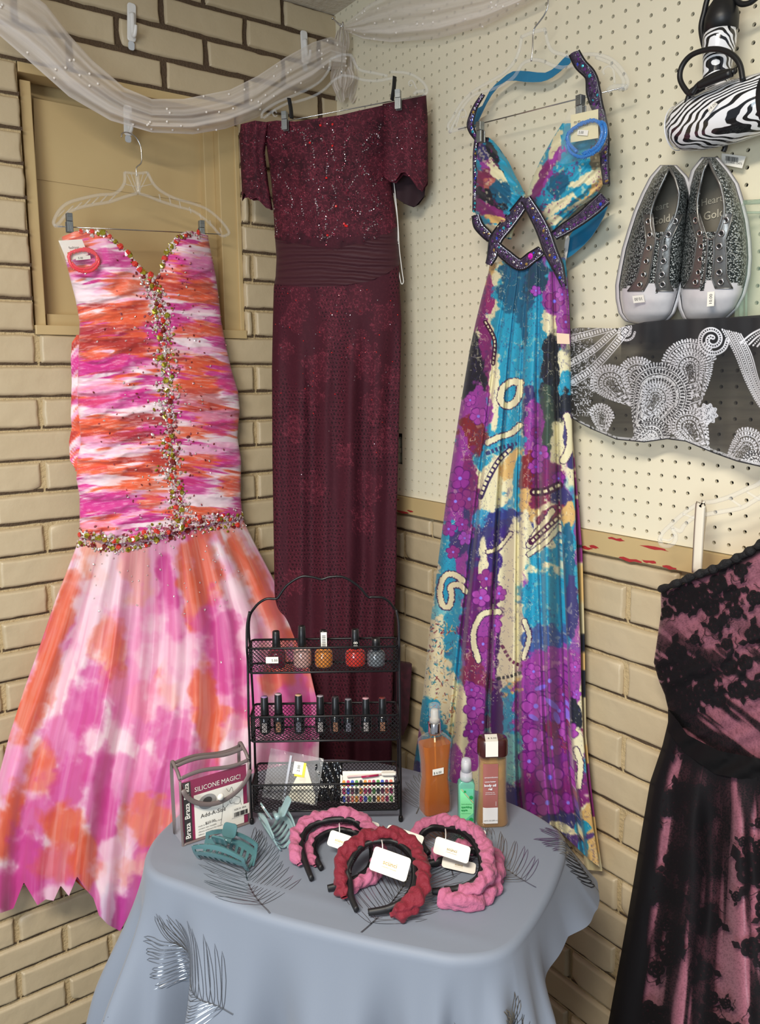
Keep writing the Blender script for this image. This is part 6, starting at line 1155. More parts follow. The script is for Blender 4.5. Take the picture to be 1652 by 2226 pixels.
varnish(772, 1364, (214, 56, 44), 'red nail polish in a rounded bottle with black cap on the top tier', ch=.034, bh=.036, bw=.0172, flatc=True, logo='18')
varnish(817, 1383, (120, 126, 132), 'grey glitter nail polish with short black cap, rightmost on the top tier', ch=.020, bh=.030, cw=.0078)
tops = [(575, 1515, (150, 120, 170), 'leftmost on the middle rack tier, lilac cap end'), (605, 1509, (186, 168, 178), 'second from left on the middle tier, with pale pink cap end'), (649, 1511, (200, 160, 130), 'third from left on the middle tier, with peach cap end'), (696, 1513, (160, 150, 160), 'on the middle tier, with grey cap end'), (729, 1515, (50, 48, 52), 'on the middle tier, plain black with small white mark on its cap'), (757, 1520, (120, 116, 126), 'on the middle tier, the shortest of them'), (795, 1518, (196, 150, 160), 'second from right on the middle tier, with rose cap end'), (831, 1517, (110, 44, 44), 'rightmost of the middle tier, with dark red cap end')]
for k, (px, top, cc, lb) in enumerate(tops):
    y_ = .034; x_ = rx_of(px, top+20, y_); zt = zof(x_, y_, top); b = rk(x_, y_, Z2b+.0015); A = [RX, RY, UP]; t = thing('gel_polish', 'black gel polish '+lb, 'nail polish', b, group='black gel polish bottles on the middle tier'); H_ = zt-Z2b-.0015; bh = H_*.52
    m = MB(); m.lathe([(.008, 0), (.0098, .003), (.0098, bh*.85), (.0065, bh)], b, 18, 0, A); m.box(b-RY*.0099+UP*bh*.4, (.008, .0006, bh*.5), ax=A, mi=1)
    for q in range(4): m.box(b-RY*.0104+UP*bh*(.25+.1*q)+RX*.0005*q, (.005, .0003, .0008), ax=A, mi=2)
    m.build('bottle', [mat('black_gloss', (16, 16, 19), .15, coat=.5), mat('print_'+str(k % 3), [(190, 180, 176), (170, 120, 90), (120, 118, 130)][k % 3], .5), M_INK], t)
    m = MB(); m.lathe([(.0074, bh), (.0072, bh+.002), (.0064, H_-.001), (.0058, H_)], b, 18, 0, A); m.build('cap', M_CAP, t); m = MB(); m.lathe([(.0056, H_), (.0056, H_+.0006)], b, 18, 0, A); m.build('colour_dot', mat('capend_%d' % k, cc, .4), t)
# loose press-on nail sheets etc. in the lower tiers
def slab(nm, label, cat, c, size, ax, mats, parts=None):
    t = thing(nm, label, cat, c-ax[2]*size[2]/2); m = MB(); m.rbox(c, size, min(size[0], size[1])*.08, ax=ax, seg=2); m.build('body', mats, t); return t
tl = UP*math.cos(.5)+RY*math.sin(.5); tln = np.cross(RX, tl)
sd1 = RX*math.cos(-.16)+tl*math.sin(-.16); up1 = -RX*math.sin(-.16)+tl*math.cos(-.16); nn = np.cross(sd1, up1); o = rk(.070, .032, Z3b+.038)
t = thing('sponge_packet', 'clear zip bag with white wedge sponge and yellow-edged label in the lowest rack tier', 'packet', rk(.07, .02, Z3b))
m = MB(); Q = [o+sd1*a+up1*b for a, b in ((-.048, -.036), (.048, -.036), (.048, .042), (-.048, .046))]; g = np.array([[Q[0]*(1-i/14)*(1-j/10)+Q[1]*(i/14)*(1-j/10)+Q[2]*(i/14)*(j/10)+Q[3]*(1-i/14)*(j/10)+nn*.003*math.sin(i*1.3+j)*math.sin(j*.9) for i in range(15)] for j in range(11)]); m.grid(g+nn*.003); m.build('zip_bag', mat('clear_bag_grey', (226, 228, 230), .08, alpha=.22, clear=True), t)
m = MB(); m.box(o-sd1*.010+nn*.0042, (.004, .078, .0012), ax=[sd1, up1, nn]); m.build('zip_strip', mat('zip_grey', (168, 172, 184), .4), t)
m = MB(); m.prism([(-.004, -.034), (.044, -.034), (.043, -.020), (.020, .026), (.013, .026), (.002, -.006)], o-nn*.004, sd1, up1, .008); m.build('wedge_sponge', mat('white_sponge', (236, 232, 214), .8), t)
m = MB(); m.box(o+sd1*.006+up1*.020+nn*.0052, (.017, .021, .0006), ax=[sd1, up1, nn], mi=0); m.box(o+sd1*.010+up1*.018+nn*.0048, (.018, .024, .0004), ax=[sd1, up1, nn], mi=2); textmesh(m, '2.00', o+sd1*.009+up1*.014+nn*.0056, up1, -sd1, .0065, 1); m.build('price_label', [M_CARD, M_INK, mat('yellow_label', (240, 214, 40), .5)], t)
m = MB(); textmesh(m, 'Xsw', o-sd1*.034-up1*.030+nn*.0052, up1, -sd1, .012); m.build('bag_lettering', M_INK, t)
t = thing('black_packet', 'crumpled glossy black packet with white print in the lowest tier of the rack', 'packet', rk(.13, .02, Z3b)); o = rk(.133, .030, Z3b+.032)
g = np.array([[o+RX*(-.024+.048*i/16)+tl*(-.03+.064*j/14)+tln*(.004*math.sin(i*.9+j*.6)+.003*math.sin(i*2.1-j)) for i in range(17)] for j in range(15)]); m = MB(); m.grid(g); m.grid(g[:, ::-1]-tln*.004); m.build('wrapper', mat('black_film', (16, 16, 18), .12, coat=.6), t); m = MB(); textmesh(m, 'IBD gel', o-RX*.015-tl*.008+tln*.0075, RX, tl, .008); m.build('print', M_CARD, t)
cols = [(70, 90, 190), (150, 40, 90), (220, 150, 60), (120, 60, 90), (90, 150, 80), (196, 60, 110), (230, 130, 110), (60, 60, 70)]
grp = 'small nail sets in the lowest tier'
t = thing('nail_art_sheet', 'white card of multicoloured nail art strips lying in the lowest rack tier', 'nail art', rk(.20, .03, Z3b)); o = rk(.200, .026, Z3b+.026); m = MB(); m.box(o, (.094, .052, .0012), ax=[RX, tl, tln]); m.build('card', M_CARD, t)
m = MB()
for a in range(12):
    for b_ in range(3): m.rbox(o-RX*.041+RX*.0075*a-tl*(.020-.013*b_)+tln*.0014, (.0055, .010, .0016), .002, ax=[RX, tl, tln], mi=(a*3+b_*5+a//3) % 8, seg=2)
m.build('nail_strips', [mat('nail_%d' % i, c_, .2, coat=.6) for i, c_ in enumerate(cols)], t)
t = thing('nail_file_set', 'white-ended cuticle sticks lying along the back of the lowest tier', 'manicure sticks', rk(.20, .045, Z3t-.004)); m = MB(); m.tube([rk(.165, .028, Z3t-.004), rk(.24, .034, Z3t-.003)], .0016, 6, 0); m.tube([rk(.19, .026, Z3t-.004), rk(.22, .030, Z3t-.003)], .0019, 6, 1); m.rbox(rk(.238, .030, Z3t), (.026, .010, .004), .003, ax=[RX, RY, UP], mi=2); m.build('sticks', [mat('pale_stick', (220, 190, 190), .5), mat('raspberry', (170, 30, 80), .3), M_CARD], t)
# ------------------------------------------------------------------ bottles
M_AMB = liquid('amber_liquid', (206, 112, 12), .48); M_GLS = mat('clear_glass', (245, 245, 245), .03, trans=1.0, ior=1.45)
TP = PT(TZ+.001)
def sqprof(m, o, ex, ey, prof, mi=0, seg=6, cap=True):
    """loft of rounded rectangles: prof rows are (half width, half depth, corner radius, height)"""
    rings = []
    for hw, hd, r, z in prof:
        q = []
        for cx, cy, a0 in ((1, 1, 0), (-1, 1, 90), (-1, -1, 180), (1, -1, 270)):
            for k in range(seg+1): a_ = math.radians(a0+90*k/seg); q.append((cx*(hw-r)+r*math.cos(a_), cy*(hd-r)+r*math.sin(a_)))
        q = np.array(q); rings.append(o+q[:, :1]*ex+q[:, 1:]*ey+UP*z)
    g = np.stack(rings); n = g.shape[1]; m.grid(g, mi, closed_u=True)
    if cap: m.add(np.concatenate([rings[0], rings[-1]]), [tuple(range(n-1, -1, -1)), tuple(n+j for j in range(n))], mi)
def face_cam(o, turn=0.0):
    d = CAM-o; d[2] = 0; d /= np.linalg.norm(d); a_ = math.atan2(d[1], d[0])+turn; ny = np.array([math.cos(a_), math.sin(a_), 0]); ex = np.cross(UP, ny); return ex, ny
o = TP.pt(945, 1762); ex, ny = face_cam(o, .45); t = thing('body_mist_bottle', 'tall hourglass bottle of amber body mist with silver and clear spray pump', 'bottle', o)
pf = [(.0250, .0165, .008, 0), (.0262, .0175, .008, .004), (.0258, .017, .008, .03), (.0225, .0155, .008, .062), (.0240, .0165, .008, .095), (.0275, .0175, .009, .125), (.0275, .0175, .009, .133), (.021, .0155, .010, .139), (.010, .010, .008, .145)]
m = MB(); sqprof(m, o, ex, ny, pf); m.build('bottle', mat('thin_clear', (240, 240, 240), .03, alpha=.02, clear=True), t)
m = MB(); sqprof(m, o+UP*.0015, ex, ny, [(a*.95, b*.93, r*.9, z_) for a, b, r, z_ in pf[:6]]+[(.0262, .0165, .009, .126)]); m.build('amber_liquid', M_AMB, t)
m = MB(); m.tube([o+UP*.145, o+UP*.08+ex*.002, o+UP*.006+ex*.006], .0016, 8); m.build('dip_tube', mat('tube_clear', (230, 200, 150), .2), t)
m = MB(); m.lathe([(.0108, .144), (.0112, .147), (.0108, .149), (.0108, .163), (.0100, .165)], o, 26); m.build('silver_collar', mat('bright_silver', (215, 212, 210), .1, 1.), t)
m = MB(); m.lathe([(.0092, .165), (.0090, .170), (.0070, .172), (.0066, .186), (.0056, .188)], o, 20); m.build('pump', mat('milky_clear', (226, 220, 208), .2, alpha=.55, clear=True), t)
m = MB(); m.lathe([(.0100, .165), (.0096, .180), (.0088, .196), (.0075, .198)], o, 24); m.build('pump_cover', M_GLASS, t)
m = MB(); c = o+ny*.0180+UP*.079-ex*.000; c = o-ex*.002+UP*.082+ny*.0178; m.box(c, (.021, .0004, .011), ax=[ex, ny, UP]); textmesh(m, '$ 6.00', c-ex*.009-UP*.0035+ny*.0003, ex, UP, .006, 1); m.build('price_sticker', [M_CARD, M_INK], t)
o = TP.pt(1013, 1785); ex, ny = face_cam(o, .12); t = thing('hand_spray_bottle', 'small square green bottle with clear spray top between the two amber bottles', 'bottle', o)
m = MB(); sqprof(m, o, ex, ny, [(.0135, .0090, .003, 0), (.0140, .0095, .003, .002), (.0140, .0095, .003, .071), (.0120, .0085, .003, .0745), (.0085, .0080, .004, .076)]); m.build('bottle', liquid('green_liquid', (132, 214, 186), .55), t)
m = MB(); c = o+ny*.0098+UP*.033; m.box(c, (.0225, .0004, .062), ax=[ex, ny, UP]); m.prism([(-.0112, .031), (.0112, .031), (.0112, .004), (.009, .006)], c+ny*.0003, ex, UP, .0002, 2); m.prism([(-.0100, .031), (-.0085, .031), (.0112, .0075), (.0112, .0055)], c+ny*.0006, ex, UP, .0002, 3); m.prism([(-.010, -.031), (.0112, -.012), (.0112, -.031)], c+ny*.0003, ex, UP, .0002, 2)
for a, b, r_ in ((.0072, .016, .0034), (.0075, -.024, .0036), (.002, -.027, .0026), (-.0035, .0265, .0022)): an = np.linspace(0, 6.283, 15)[:-1]; m.prism(np.stack([a+r_*np.cos(an), b+r_*np.sin(an)], 1), c+ny*.0008, ex, UP, .0002, 1)
textmesh(m, 'hand refreshing', c-ex*.0095+UP*.0035+ny*.0008, ex, UP, .0028, 1); textmesh(m, 'sparkling', c-ex*.0095-UP*.0025+ny*.0008, ex, UP, .0050, 1, bold=.0001); textmesh(m, 'apple', c-ex*.0095-UP*.0080+ny*.0008, ex, UP, .0050, 1, bold=.0001); textmesh(m, 'moisturising spray', c-ex*.0095-UP*.0130+ny*.0008, ex, UP, .0022, 1)
m.build('label', [mat('mint_label', (140, 236, 170), .5), mat('leaf_green', (24, 160, 84), .5), mat('sea_green', (104, 196, 160), .4), mat('pale_gold', (212, 190, 130), .4)], t)
m = MB(); m.lathe([(.0100, .076), (.0105, .079), (.0105, .088), (.0098, .0885), (.0098, .091), (.0092, .0915)], o, 24); m.lathe([(.0088, .0915), (.0086, .108), (.0074, .1135), (.004, .115)], o, 24); m.build('spray_cap', mat('frosted_clear', (225, 226, 232), .25, alpha=.5, clear=True), t)
m = MB(); m.lathe([(.0052, .0915), (.0050, .105), (.0035, .107)], o, 14); m.build('pump', M_WHITEP, t)
o = TP.pt(1069, 1790); ex, ny = face_cam(o, .22); t = thing('body_oil_bottle', 'oval body oil gel bottle with dark brown cap under a white price label', 'bottle', o)
pf = [(.0265, .0150, .0130, 0), (.0285, .0165, .0135, .004), (.0262, .0155, .0130, .022), (.0238, .0150, .0130, .055), (.0235, .0150, .0130, .100), (.0245, .0155, .0135, .128), (.0215, .0145, .013, .131)]
m = MB(); sqprof(m, o, ex, ny, pf); m.build('bottle', mat('thin_clear', (240, 240, 240), .03, alpha=.02, clear=True), t)
m = MB(); sqprof(m, o+UP*.002, ex, ny, [(a*.95, b*.92, r*.9, z_) for a, b, r, z_ in pf[:5]]+[(.0225, .0143, .012, .118)]); m.build('oil', liquid('pale_oil', (204, 160, 104), .42), t)
m = MB(); sqprof(m, o+UP*.127, ex, ny, [(.0250, .0160, .014, 0), (.0256, .0165, .0145, .002), (.0252, .0162, .0145, .024), (.0235, .0150, .0135, .0285), (.018, .011, .010, .030)]); m.build('cap', mat('dark_brown_cap', (64, 28, 26), .3, coat=.3), t)
m = MB(); lw = .0138
def lb(z0, z1, mi_, x0=-.0185, x1=.0065, off=.0008):
    g = np.array([[o+ex*x+UP*z_+ny*(np.interp(z_, [p[3] for p in pf], [p[1] for p in pf])*(1 if abs(x) < .012 else math.sqrt(max(.05, 1-((abs(x)-.0115)/.0135)**2)))+off) for x in np.linspace(x0, x1, 9)] for z_ in np.linspace(z0, z1, 8)]); m.grid(g, mi_)
lb(.010, .038, 0); lb(.038, .116, 1)
F_ = lambda x, z_: o+ex*x+UP*z_+ny*(.0174)
textmesh(m, 'amazonbasics', F_(-.017, .092), ex, UP, .0042, 0); textmesh(m, 'cocoa butter', F_(-.0165, .0845), ex, UP, .0036, 0, bold=.00008); textmesh(m, 'body oil', F_(-.0172, .0770), ex, UP, .0062, 0, bold=.00022); textmesh(m, 'gel', F_(-.0105, .0705), ex, UP, .0062, 0, bold=.00022); textmesh(m, 'moisturises for', F_(-.0150, .0655), ex, UP, .0026, 0); textmesh(m, 'soft smooth skin', F_(-.0155, .0625), ex, UP, .0026, 0); textmesh(m, '6.8 FL OZ (200 mL)', F_(-.0175, .0150), ex, UP, .0030, 2); textmesh(m, 'amazon', F_(.0035, .042), UP, -ex, .0026, 0)
m.build('label', [mat('label_white', (232, 232, 234), .4), mat('label_rose_brown', (158, 96, 90), .4), M_INK], t)
m = MB(); q = [F_(-.0155, .130)+ny*.0012, F_(.0055, .130)+ny*.0012, F_(.0055, .1535)+ny*.0008, F_(-.0155, .1535)+ny*.0008, o+ex*.0085+UP*.1583-ny*.006, o-ex*.0125+UP*.1583-ny*.006]; q[2] = q[2]+ny*-.0005+UP*.003; q[3] = q[3]-ny*.0005+UP*.003
m.add(q, [(0, 1, 2, 3), (3, 2, 4, 5)], 0, smooth=False); e1 = q[2]-q[3]; e2 = q[5]-q[3]; textmesh(m, '$ 5.00', q[3]+e1*.2+e2*.35, e1/np.linalg.norm(e1), e2/np.linalg.norm(e2), .006, 1); m.build('price_label', [M_CARD, M_INK], t)
# ------------------------------------------------------------------ clear zip pouch with insert card
b0 = TP.pt(398, 1838); b1 = TP.pt(545, 1788); PXa = (b1-b0)/np.linalg.norm(b1-b0); PW = np.linalg.norm(b1-b0); PN = np.cross(PXa, UP)
if PN@(CAM-b0) < 0: PN = -PN
PHt = .112; PDp = .040; t = thing('silicone_pads_pouch', 'clear zip pouch with grey piping and a burgundy and white insert card, beside the rack', 'pouch', b0)
M_PVC = mat('clear_pvc', (235, 228, 232), .05, alpha=.015, clear=True, bump=(40, .4, .002)); M_PIP = mat('grey_brown_piping', (112, 100, 98), .4)
def pq(x, y, z_): return b0+PXa*x-PN*y+UP*z_
m = MB(); W_ = PW
for fr in ([(0, 0), (W_, 0)], ): pass
def sheet(f, nu=14, nv=10): return np.array([[f(i/nu, j/nv) for i in range(nu+1)] for j in range(nv+1)])
m.grid(sheet(lambda u, v: pq(W_*u, -.002*math.sin(u*5)*v, PHt*v))); m.grid(sheet(lambda u, v: pq(W_*u, PDp, PHt*1.08*v))); m.grid(sheet(lambda u, v: pq(0, PDp*u, PHt*v*(1+.08*u)))); m.grid(sheet(lambda u, v: pq(W_, PDp*u, PHt*v*(1+.08*u))))
m.grid(sheet(lambda u, v: pq(W_*u, PDp*v, PHt*(1+.08*v)+.010*math.sin(v*3.14)))); m.build('clear_shell', M_PVC, t)
m = MB(); m.grid(sheet(lambda u, v: pq(W_*u, -.004-.004*math.sin(v*3.1), PHt*1.0-(.052*math.sin(u*math.pi)**.45)*v+.004*(1-v)))); m.build('flap', M_PVC, t)
m = MB(); r_ = .0030
m.tube(spline([pq(.0, 0, PHt), pq(0, 0, .006), pq(.006, 0, .001), pq(W_*.5, 0, .001), pq(W_-.006, 0, .001), pq(W_, 0, .006), pq(W_, 0, PHt)], 5), .0022, 7)
uu = np.linspace(0.01, .99, 40); m.tube(np.array([pq(W_*u, -.0085, PHt-(.052*math.sin(u*math.pi)**.45)) for u in uu]), .0042, 8, flat=.35); m.build('flap_piping', M_PIP, t)
m = MB()
for dy, dz in ((0, .004), (PDp*.55, .016), (PDp, .012)): m.tube(np.array([pq(W_*u, dy, PHt+dz+.004*math.sin(u*6)) for u in uu]), .0036, 8, flat=.4)
for x in (0, W_): m.tube(spline([pq(x, 0, PHt+.003), pq(x, PDp*.4, PHt+.014), pq(x, PDp, PHt+.010), pq(x, PDp, .002)], 5), .003, 7)
m.build('rim_piping', M_PIP, t)
m = MB(); c = pq(W_*.52, -.014, PHt-.040); m.lathe([(.0002, -.002), (.0052, -.0018), (.0060, 0), (.0052, .002), (.0002, .0028)], c, 20, 0, [PXa, UP, PN]); m.build('snap_button', M_CARD, t)
m = MB(); f = lambda x, z_, l=0: pq(x, .004-l, z_)
ax_ = [PXa, UP, PN]; m.box(f(W_*.5, PHt*.48), (W_*.94, PHt*.94, .0008), ax=ax_, mi=0); m.box(f(W_*.55, PHt*.36, .0008), (W_*.72, PHt*.68, .0006), ax=ax_, mi=1); m.box(f(W_*.095, PHt*.48, .0009), (W_*.105, PHt*.92, .0006), ax=ax_, mi=2)
for k in range(3): textmesh(m, 'Braza', f(W_*.12, PHt*(.06+.31*k), .0016), UP, -PXa, .0125, 1, bold=.0002)
textmesh(m, 'SILICONE MAGIC!', f(W_*.20, PHt*.755, .0014), PXa, UP, .0118, 1, squeeze=.88); textmesh(m, 'Add-A-Size', f(W_*.27, PHt*.32, .0015), PXa, UP, .0098, 2); textmesh(m, '$10.00', f(W_*.33, PHt*.20, .0018), PXa, UP, .0065, 2)
for k in range(4): textmesh(m, ['made in USA           for bust', 'contains two reusable', 'silicone enhancers for instant', 'fullness'][k], f(W_*.23, PHt*(.19-.045*k), .0015), PXa, UP, .0036, 2)
an = np.linspace(0, 2*math.pi, 25)[:-1]; m.prism(np.stack([.016*np.cos(an), .013*np.sin(an)], 1), f(W_*.38, PHt*.55, .0012), PXa, UP, .0003, 3); m.prism(np.stack([.008*np.cos(an), .006*np.sin(an)], 1), f(W_*.38, PHt*.57, .0016), PXa, UP, .0003, 2)
for p in ([(.66, .66), (.70, .60), (.74, .66), (.76, .52), (.72, .44)], [(.64, .52), (.60, .42), (.63, .36), (.68, .40)], [(.78, .50), (.86, .44), (.84, .36), (.76, .38)], [(.60, .40), (.58, .24), (.56, .12)], [(.86, .42), (.88, .3)], [(.70, .46), (.72, .40), (.78, .40)]):
    q = spline(p, 5); m.tube(np.array([f(W_*a, PHt*b, .0014) for a, b in q]), .0003, 4, 2)
m.box(f(W_*.86, PHt*.24, .0020), (W_*.28, PHt*.17, .0004), ax=ax_, mi=1); rr = random.Random(2)
for k in range(20): m.box(f(W_*(.76+.0105*k), PHt*.20, .0024), (rr.choice([.0006, .0011]), PHt*.07, .0002), ax=ax_, mi=2)
textmesh(m, 'SIZE M  BRA', f(W_*.76, PHt*.27, .0024), PXa, UP, .0042, 2)
m.build('insert_card', [mat('burgundy_card', (136, 16, 70), .5), M_CARD, M_INK, mat('grey_print_disc', (150, 148, 146), .6)], t)
m = MB(); m.rbox(pq(W_*.5, .020, PHt*.42), (W_*.84, .022, PHt*.76), .008, ax=[PXa, PN, UP]); m.build('inner_box', mat('burgundy_card', (136, 16, 70), .5), t)
# ------------------------------------------------------------------ claw clips
def claw(label, o, a, L, H_, dep, matl, nteeth, lie=0.0, tag_=False, tab=.03):
    ex = np.array([math.cos(a), math.sin(a), 0]); ey = np.cross(UP, ex); up = UP*math.cos(lie)+ey*math.sin(lie)*0+ex*math.sin(lie); ex2 = np.cross(ey, up) if lie else ex
    t = thing('claw_clip', label, 'hair clip', o, group='hair claw clips on the table')
    for s_ in (-1, 1):
        m = MB(); uu = np.linspace(-1, 1, 25); topz = H_*(.80-.26*uu**2); lowz = H_*(.50-.22*uu**2)
        def pt(u, z_, bow=0): return o+ex2*(L/2*u)+ey*s_*(dep*(.22+.42*math.sin(min(1, max(0, z_/H_))*math.pi*.75)))*(1-.12*u*u)+up*z_
        def plate(us, za, zb, th=.0026, taper=0.0):
            g = np.array([[pt(u, a_+(b_-a_)*f) for f in np.linspace(0, 1, 5)] for u, a_, b_ in zip(us, za, zb)]); n_ = ey*s_*th
            m.grid(g+n_/2); m.grid(g[:, ::-1]-n_/2); loop = np.concatenate([g[0], g[1:, -1], g[-1, -2::-1], g[-2:0:-1, 0]]); m.grid(np.stack([loop+n_/2, loop-n_/2]), closed_u=True)
        plate(uu, topz-.0035, topz+.0035); plate(uu, lowz-.0045, lowz+.0040)
        for e in (-1, 1): plate(np.linspace(e*.99, e*.86, 3), [H_*.0]*3, [H_*.30+.001, H_*.35, H_*.42]); plate(np.linspace(e*.99, e*.88, 3), [H_*.28]*3, [H_*.56, H_*.58, H_*.60])
        for k in range(nteeth):
            u = -1+2*(k+.5)/nteeth; zt = H_*(.50-.22*u*u); w2 = .0028/(L/2); g = np.array([[pt(u+f*w2*(1-.35*(1-z_/zt)), z_)-ey*s_*dep*.20*(1-z_/zt)**2 for f in (-1, 1)] for z_ in np.linspace(zt, 0, 8)]); n_ = ey*s_*.0024
            m.grid(g+n_/2); m.grid(g[:, ::-1]-n_/2); loop = np.concatenate([g[:, 0], g[::-1, 1]]); m.grid(np.stack([loop+n_/2, loop-n_/2]), closed_u=True)
        m.build('jaw', matl, t)
        m = MB(); c = o+up*H_*.80+ey*s_*dep*.30; d_ = (up+ey*s_*.55); d_ /= np.linalg.norm(d_); nn_ = np.cross(ex2, d_)
        m.rbox(c+d_*tab*.45, (L*.26, tab*1.1, .0028), .006, ax=[ex2, d_, nn_]); m.build('thumb_tab', matl, t)
        if tag_ and s_ == (1 if ey@(CAM-o) > 0 else -1):
            m = MB(); sg = 1 if nn_@(CAM-c) > 0 else -1; m.box(c+d_*tab*.5+nn_*sg*.0022, (L*.17, tab*.6, .0005), ax=[ex2, d_, nn_]); e_x = ex2 if (np.cross(ex2, d_)@nn_)*sg > 0 else -ex2; textmesh(m, '5.00', c+d_*tab*.4+nn_*sg*.0026-e_x*L*.05, e_x, d_, .005, 1); m.build('price_sticker', [M_CARD, M_INK], t)
    m = MB(); m.tube([o-ex2*L*.12+up*H_*.80, o+ex2*L*.12+up*H_*.80], .0042, 10); m.build('spring_hinge', M_CHROME if False else matl, t)
    return t
o1 = (TP.pt(432, 1870)+TP.pt(550, 1884))/2; d1 = TP.pt(545, 1884)-TP.pt(432, 1866)
claw('dark teal open-frame claw clip standing in front of the pouch', o1+UP*.003, math.atan2(d1[1], d1[0])-.12, .096, .046, .036, mat('teal_plastic', (76, 116, 120), .15, coat=.7, trans=0), 9, tab=.020)
o2 = (TP.pt(583, 1800)+TP.pt(622, 1852))/2; d2 = TP.pt(622, 1852)-TP.pt(580, 1790)
claw('pale translucent blue-green claw clip with price sticker, in front of the rack', o2+UP*.003, math.atan2(d2[1], d2[0]), .074, .050, .034, mat('pale_aqua_plastic', (164, 194, 196), .12, coat=.8, transl=.25), 6, tag_=True, tab=.030)
# ------------------------------------------------------------------ ruffled headbands on cards
M_VELV = mat('black_band', (20, 19, 22), .5)
def headband(label, path, lifts, matl, rw, seed, cards=(), innerpx=None, grp='ruffled headbands on the table', tips=(1, 1)):
    q = spline([(a[0], a[1]) for a in path], 10); L = np.interp(np.linspace(0, 1, len(q)), np.linspace(0, 1, len(lifts)), lifts); C_ = np.array([Plane((0, 0, TZ+l), (0, 0, 1)).pt(a, b) for (a, b), l in zip(q, L)])
    t = thing('ruffled_headband', label, 'headband', C_[len(C_)//2]*np.array([1, 1, 0])+np.array([0, 0, TZ]), group=grp); n = len(C_); cen = C_.mean(0)
    T = np.gradient(C_, axis=0); T /= np.linalg.norm(T, axis=1)[:, None]; inw = cen-C_; inw -= T*(inw*T).sum(1)[:, None]; inw /= np.linalg.norm(inw, axis=1)[:, None]; bn = np.cross(T, inw); s_ = np.r_[0, np.cumsum(np.linalg.norm(np.diff(C_, axis=0), axis=1))]
    i0, i1 = int(n*.07), int(n*.93); fine = 4; idx = np.linspace(i0, i1, (i1-i0)*fine); I = lambda A_: np.stack([np.interp(idx, np.arange(n), A_[:, k]) for k in range(3)], 1); Cf, Nf, Bf = I(C_), I(inw), I(bn); sf = np.interp(idx, np.arange(n), s_); k = 30; an = np.arange(k)*2*math.pi/k
    env = np.clip(np.minimum(np.arange(len(idx)), len(idx)-1-np.arange(len(idx)))/(fine*4.), .35, 1)[:, None]; S2, A2 = np.meshgrid(sf, an, indexing='ij')
    ruf = 1+.16*np.sin(S2*210+2.4*np.sin(A2*1+S2*50+seed)+seed)+.09*np.sin(S2*430+2.6*np.cos(A2*2+S2*30)+seed*2)+.26*(fbm(S2*75+seed, A2*.9+seed, seed, 3)-.5)*2+.10*np.sin(A2*2+S2*70)
    cleft = 1-.28*np.exp(-((((A2-S2*38-seed) % (2*math.pi))-math.pi)/.30)**2)
    R_ = rw*env*ruf*cleft; off_ = -Nf*rw*.30; P_ = (Cf+off_)[:, None]+R_[..., None]*(np.cos(A2)[..., None]*Nf[:, None]+np.sin(A2)[..., None]*Bf[:, None]); P_[..., 2] = np.maximum(P_[..., 2], TZ+.0014)
    m = MB(); m.grid(P_, 0, closed_u=True); m.build('ruffled_fabric', matl, t)
    m = MB(); Ci = C_+inw*rw*.62; Ci[:, 2] = np.maximum(Ci[:, 2], TZ+.004); m.tube(Ci, np.interp(np.arange(n), [0, n*.08, n*.5, n*.92, n-1], [.0052, .0062, .0050, .0062, .0052]), 8, flat=.8)
    for e in range(int(n*.16), int(n*.84)):
        if e % 1 == 0: m.box(Ci[e]+inw[e]*.0052, (.0009, .0016, .0075), ax=[T[e], inw[e], bn[e]])
    m.build('inner_band', M_VELV, t); return t, C_, inw
def swing(t, quad, z_c, nrm, txt, lines=None, loop=None, hole=None, price=None):
    q0 = np.mean([c for c in quad], 0); O_ = Plane((0, 0, TZ+z_c), (0, 0, 1)).pt(*q0); pl = Plane(O_, nrm); P = [pl.pt(*c) for c in quad]; ex = (P[1]-P[0]+P[2]-P[3])/2; ey = (P[0]-P[3]+P[1]-P[2])/2; Lx, Ly = np.linalg.norm(ex), np.linalg.norm(ey); ex /= Lx; ey = ey-ex*(ey@ex); ey /= np.linalg.norm(ey); C_ = sum(P)/4; n = np.cross(ex, ey)
    m = MB(); m.rbox(C_, (Lx, Ly, .0009), .0045, ax=[ex, ey, n], mi=0)
    if txt: textmesh(m, txt, C_-ey*Ly*.10, ex, ey, Ly*.26, 1, 'CENTER', lift=.0007, bold=.00008); textmesh(m, 'a beautiful community', C_-ey*Ly*.22, ex, ey, Ly*.075, 1, 'CENTER', lift=.0007)
    if lines:
        for k, s_ in enumerate(lines): textmesh(m, s_, C_+ex*Lx*.10+ey*(Ly*.12-Ly*.16*k), ex, ey, Ly*.10, 2, lift=.0007)
    if hole: an = np.linspace(0, 6.283, 13)[:-1]; m.prism(np.stack([.0035*np.cos(an), .0035*np.sin(an)], 1), C_-ex*Lx*.05+ey*Ly*.30+n*.0005, ex, ey, .0002, 3)
    if price: textmesh(m, price, C_+ex*Lx*.20-ey*Ly*.18, ex, ey, Ly*.16, 3, lift=.0008)
    m.build('card', [mat('ivory_card', (240, 236, 226), .5), mat('gold_foil', (196, 168, 90), .3, .7), mat('pale_grey_print', (170, 166, 158), .6), M_INK], t)
    if loop:
        a = pl.pt(*loop[0], .0015); b = Plane((0, 0, TZ+loop[2]), (0, 0, 1)).pt(*loop[1]); m = MB(); mid = (a+b)/2+n*.003; m.tube(spline([a, mid, b], 5), .0009, 6); m.build('plastic_loop', M_WHITEP, t)
M_PNK = mat('pink_jersey', (180, 98, 130), .75, sheen=.1, bump=(150, .8, .004)); M_RED = mat('burgundy_jersey', (122, 20, 40), .75, sheen=.05, bump=(150, .8, .004))
z3 = lambda p: zz(3.304, 620, 1720, p)
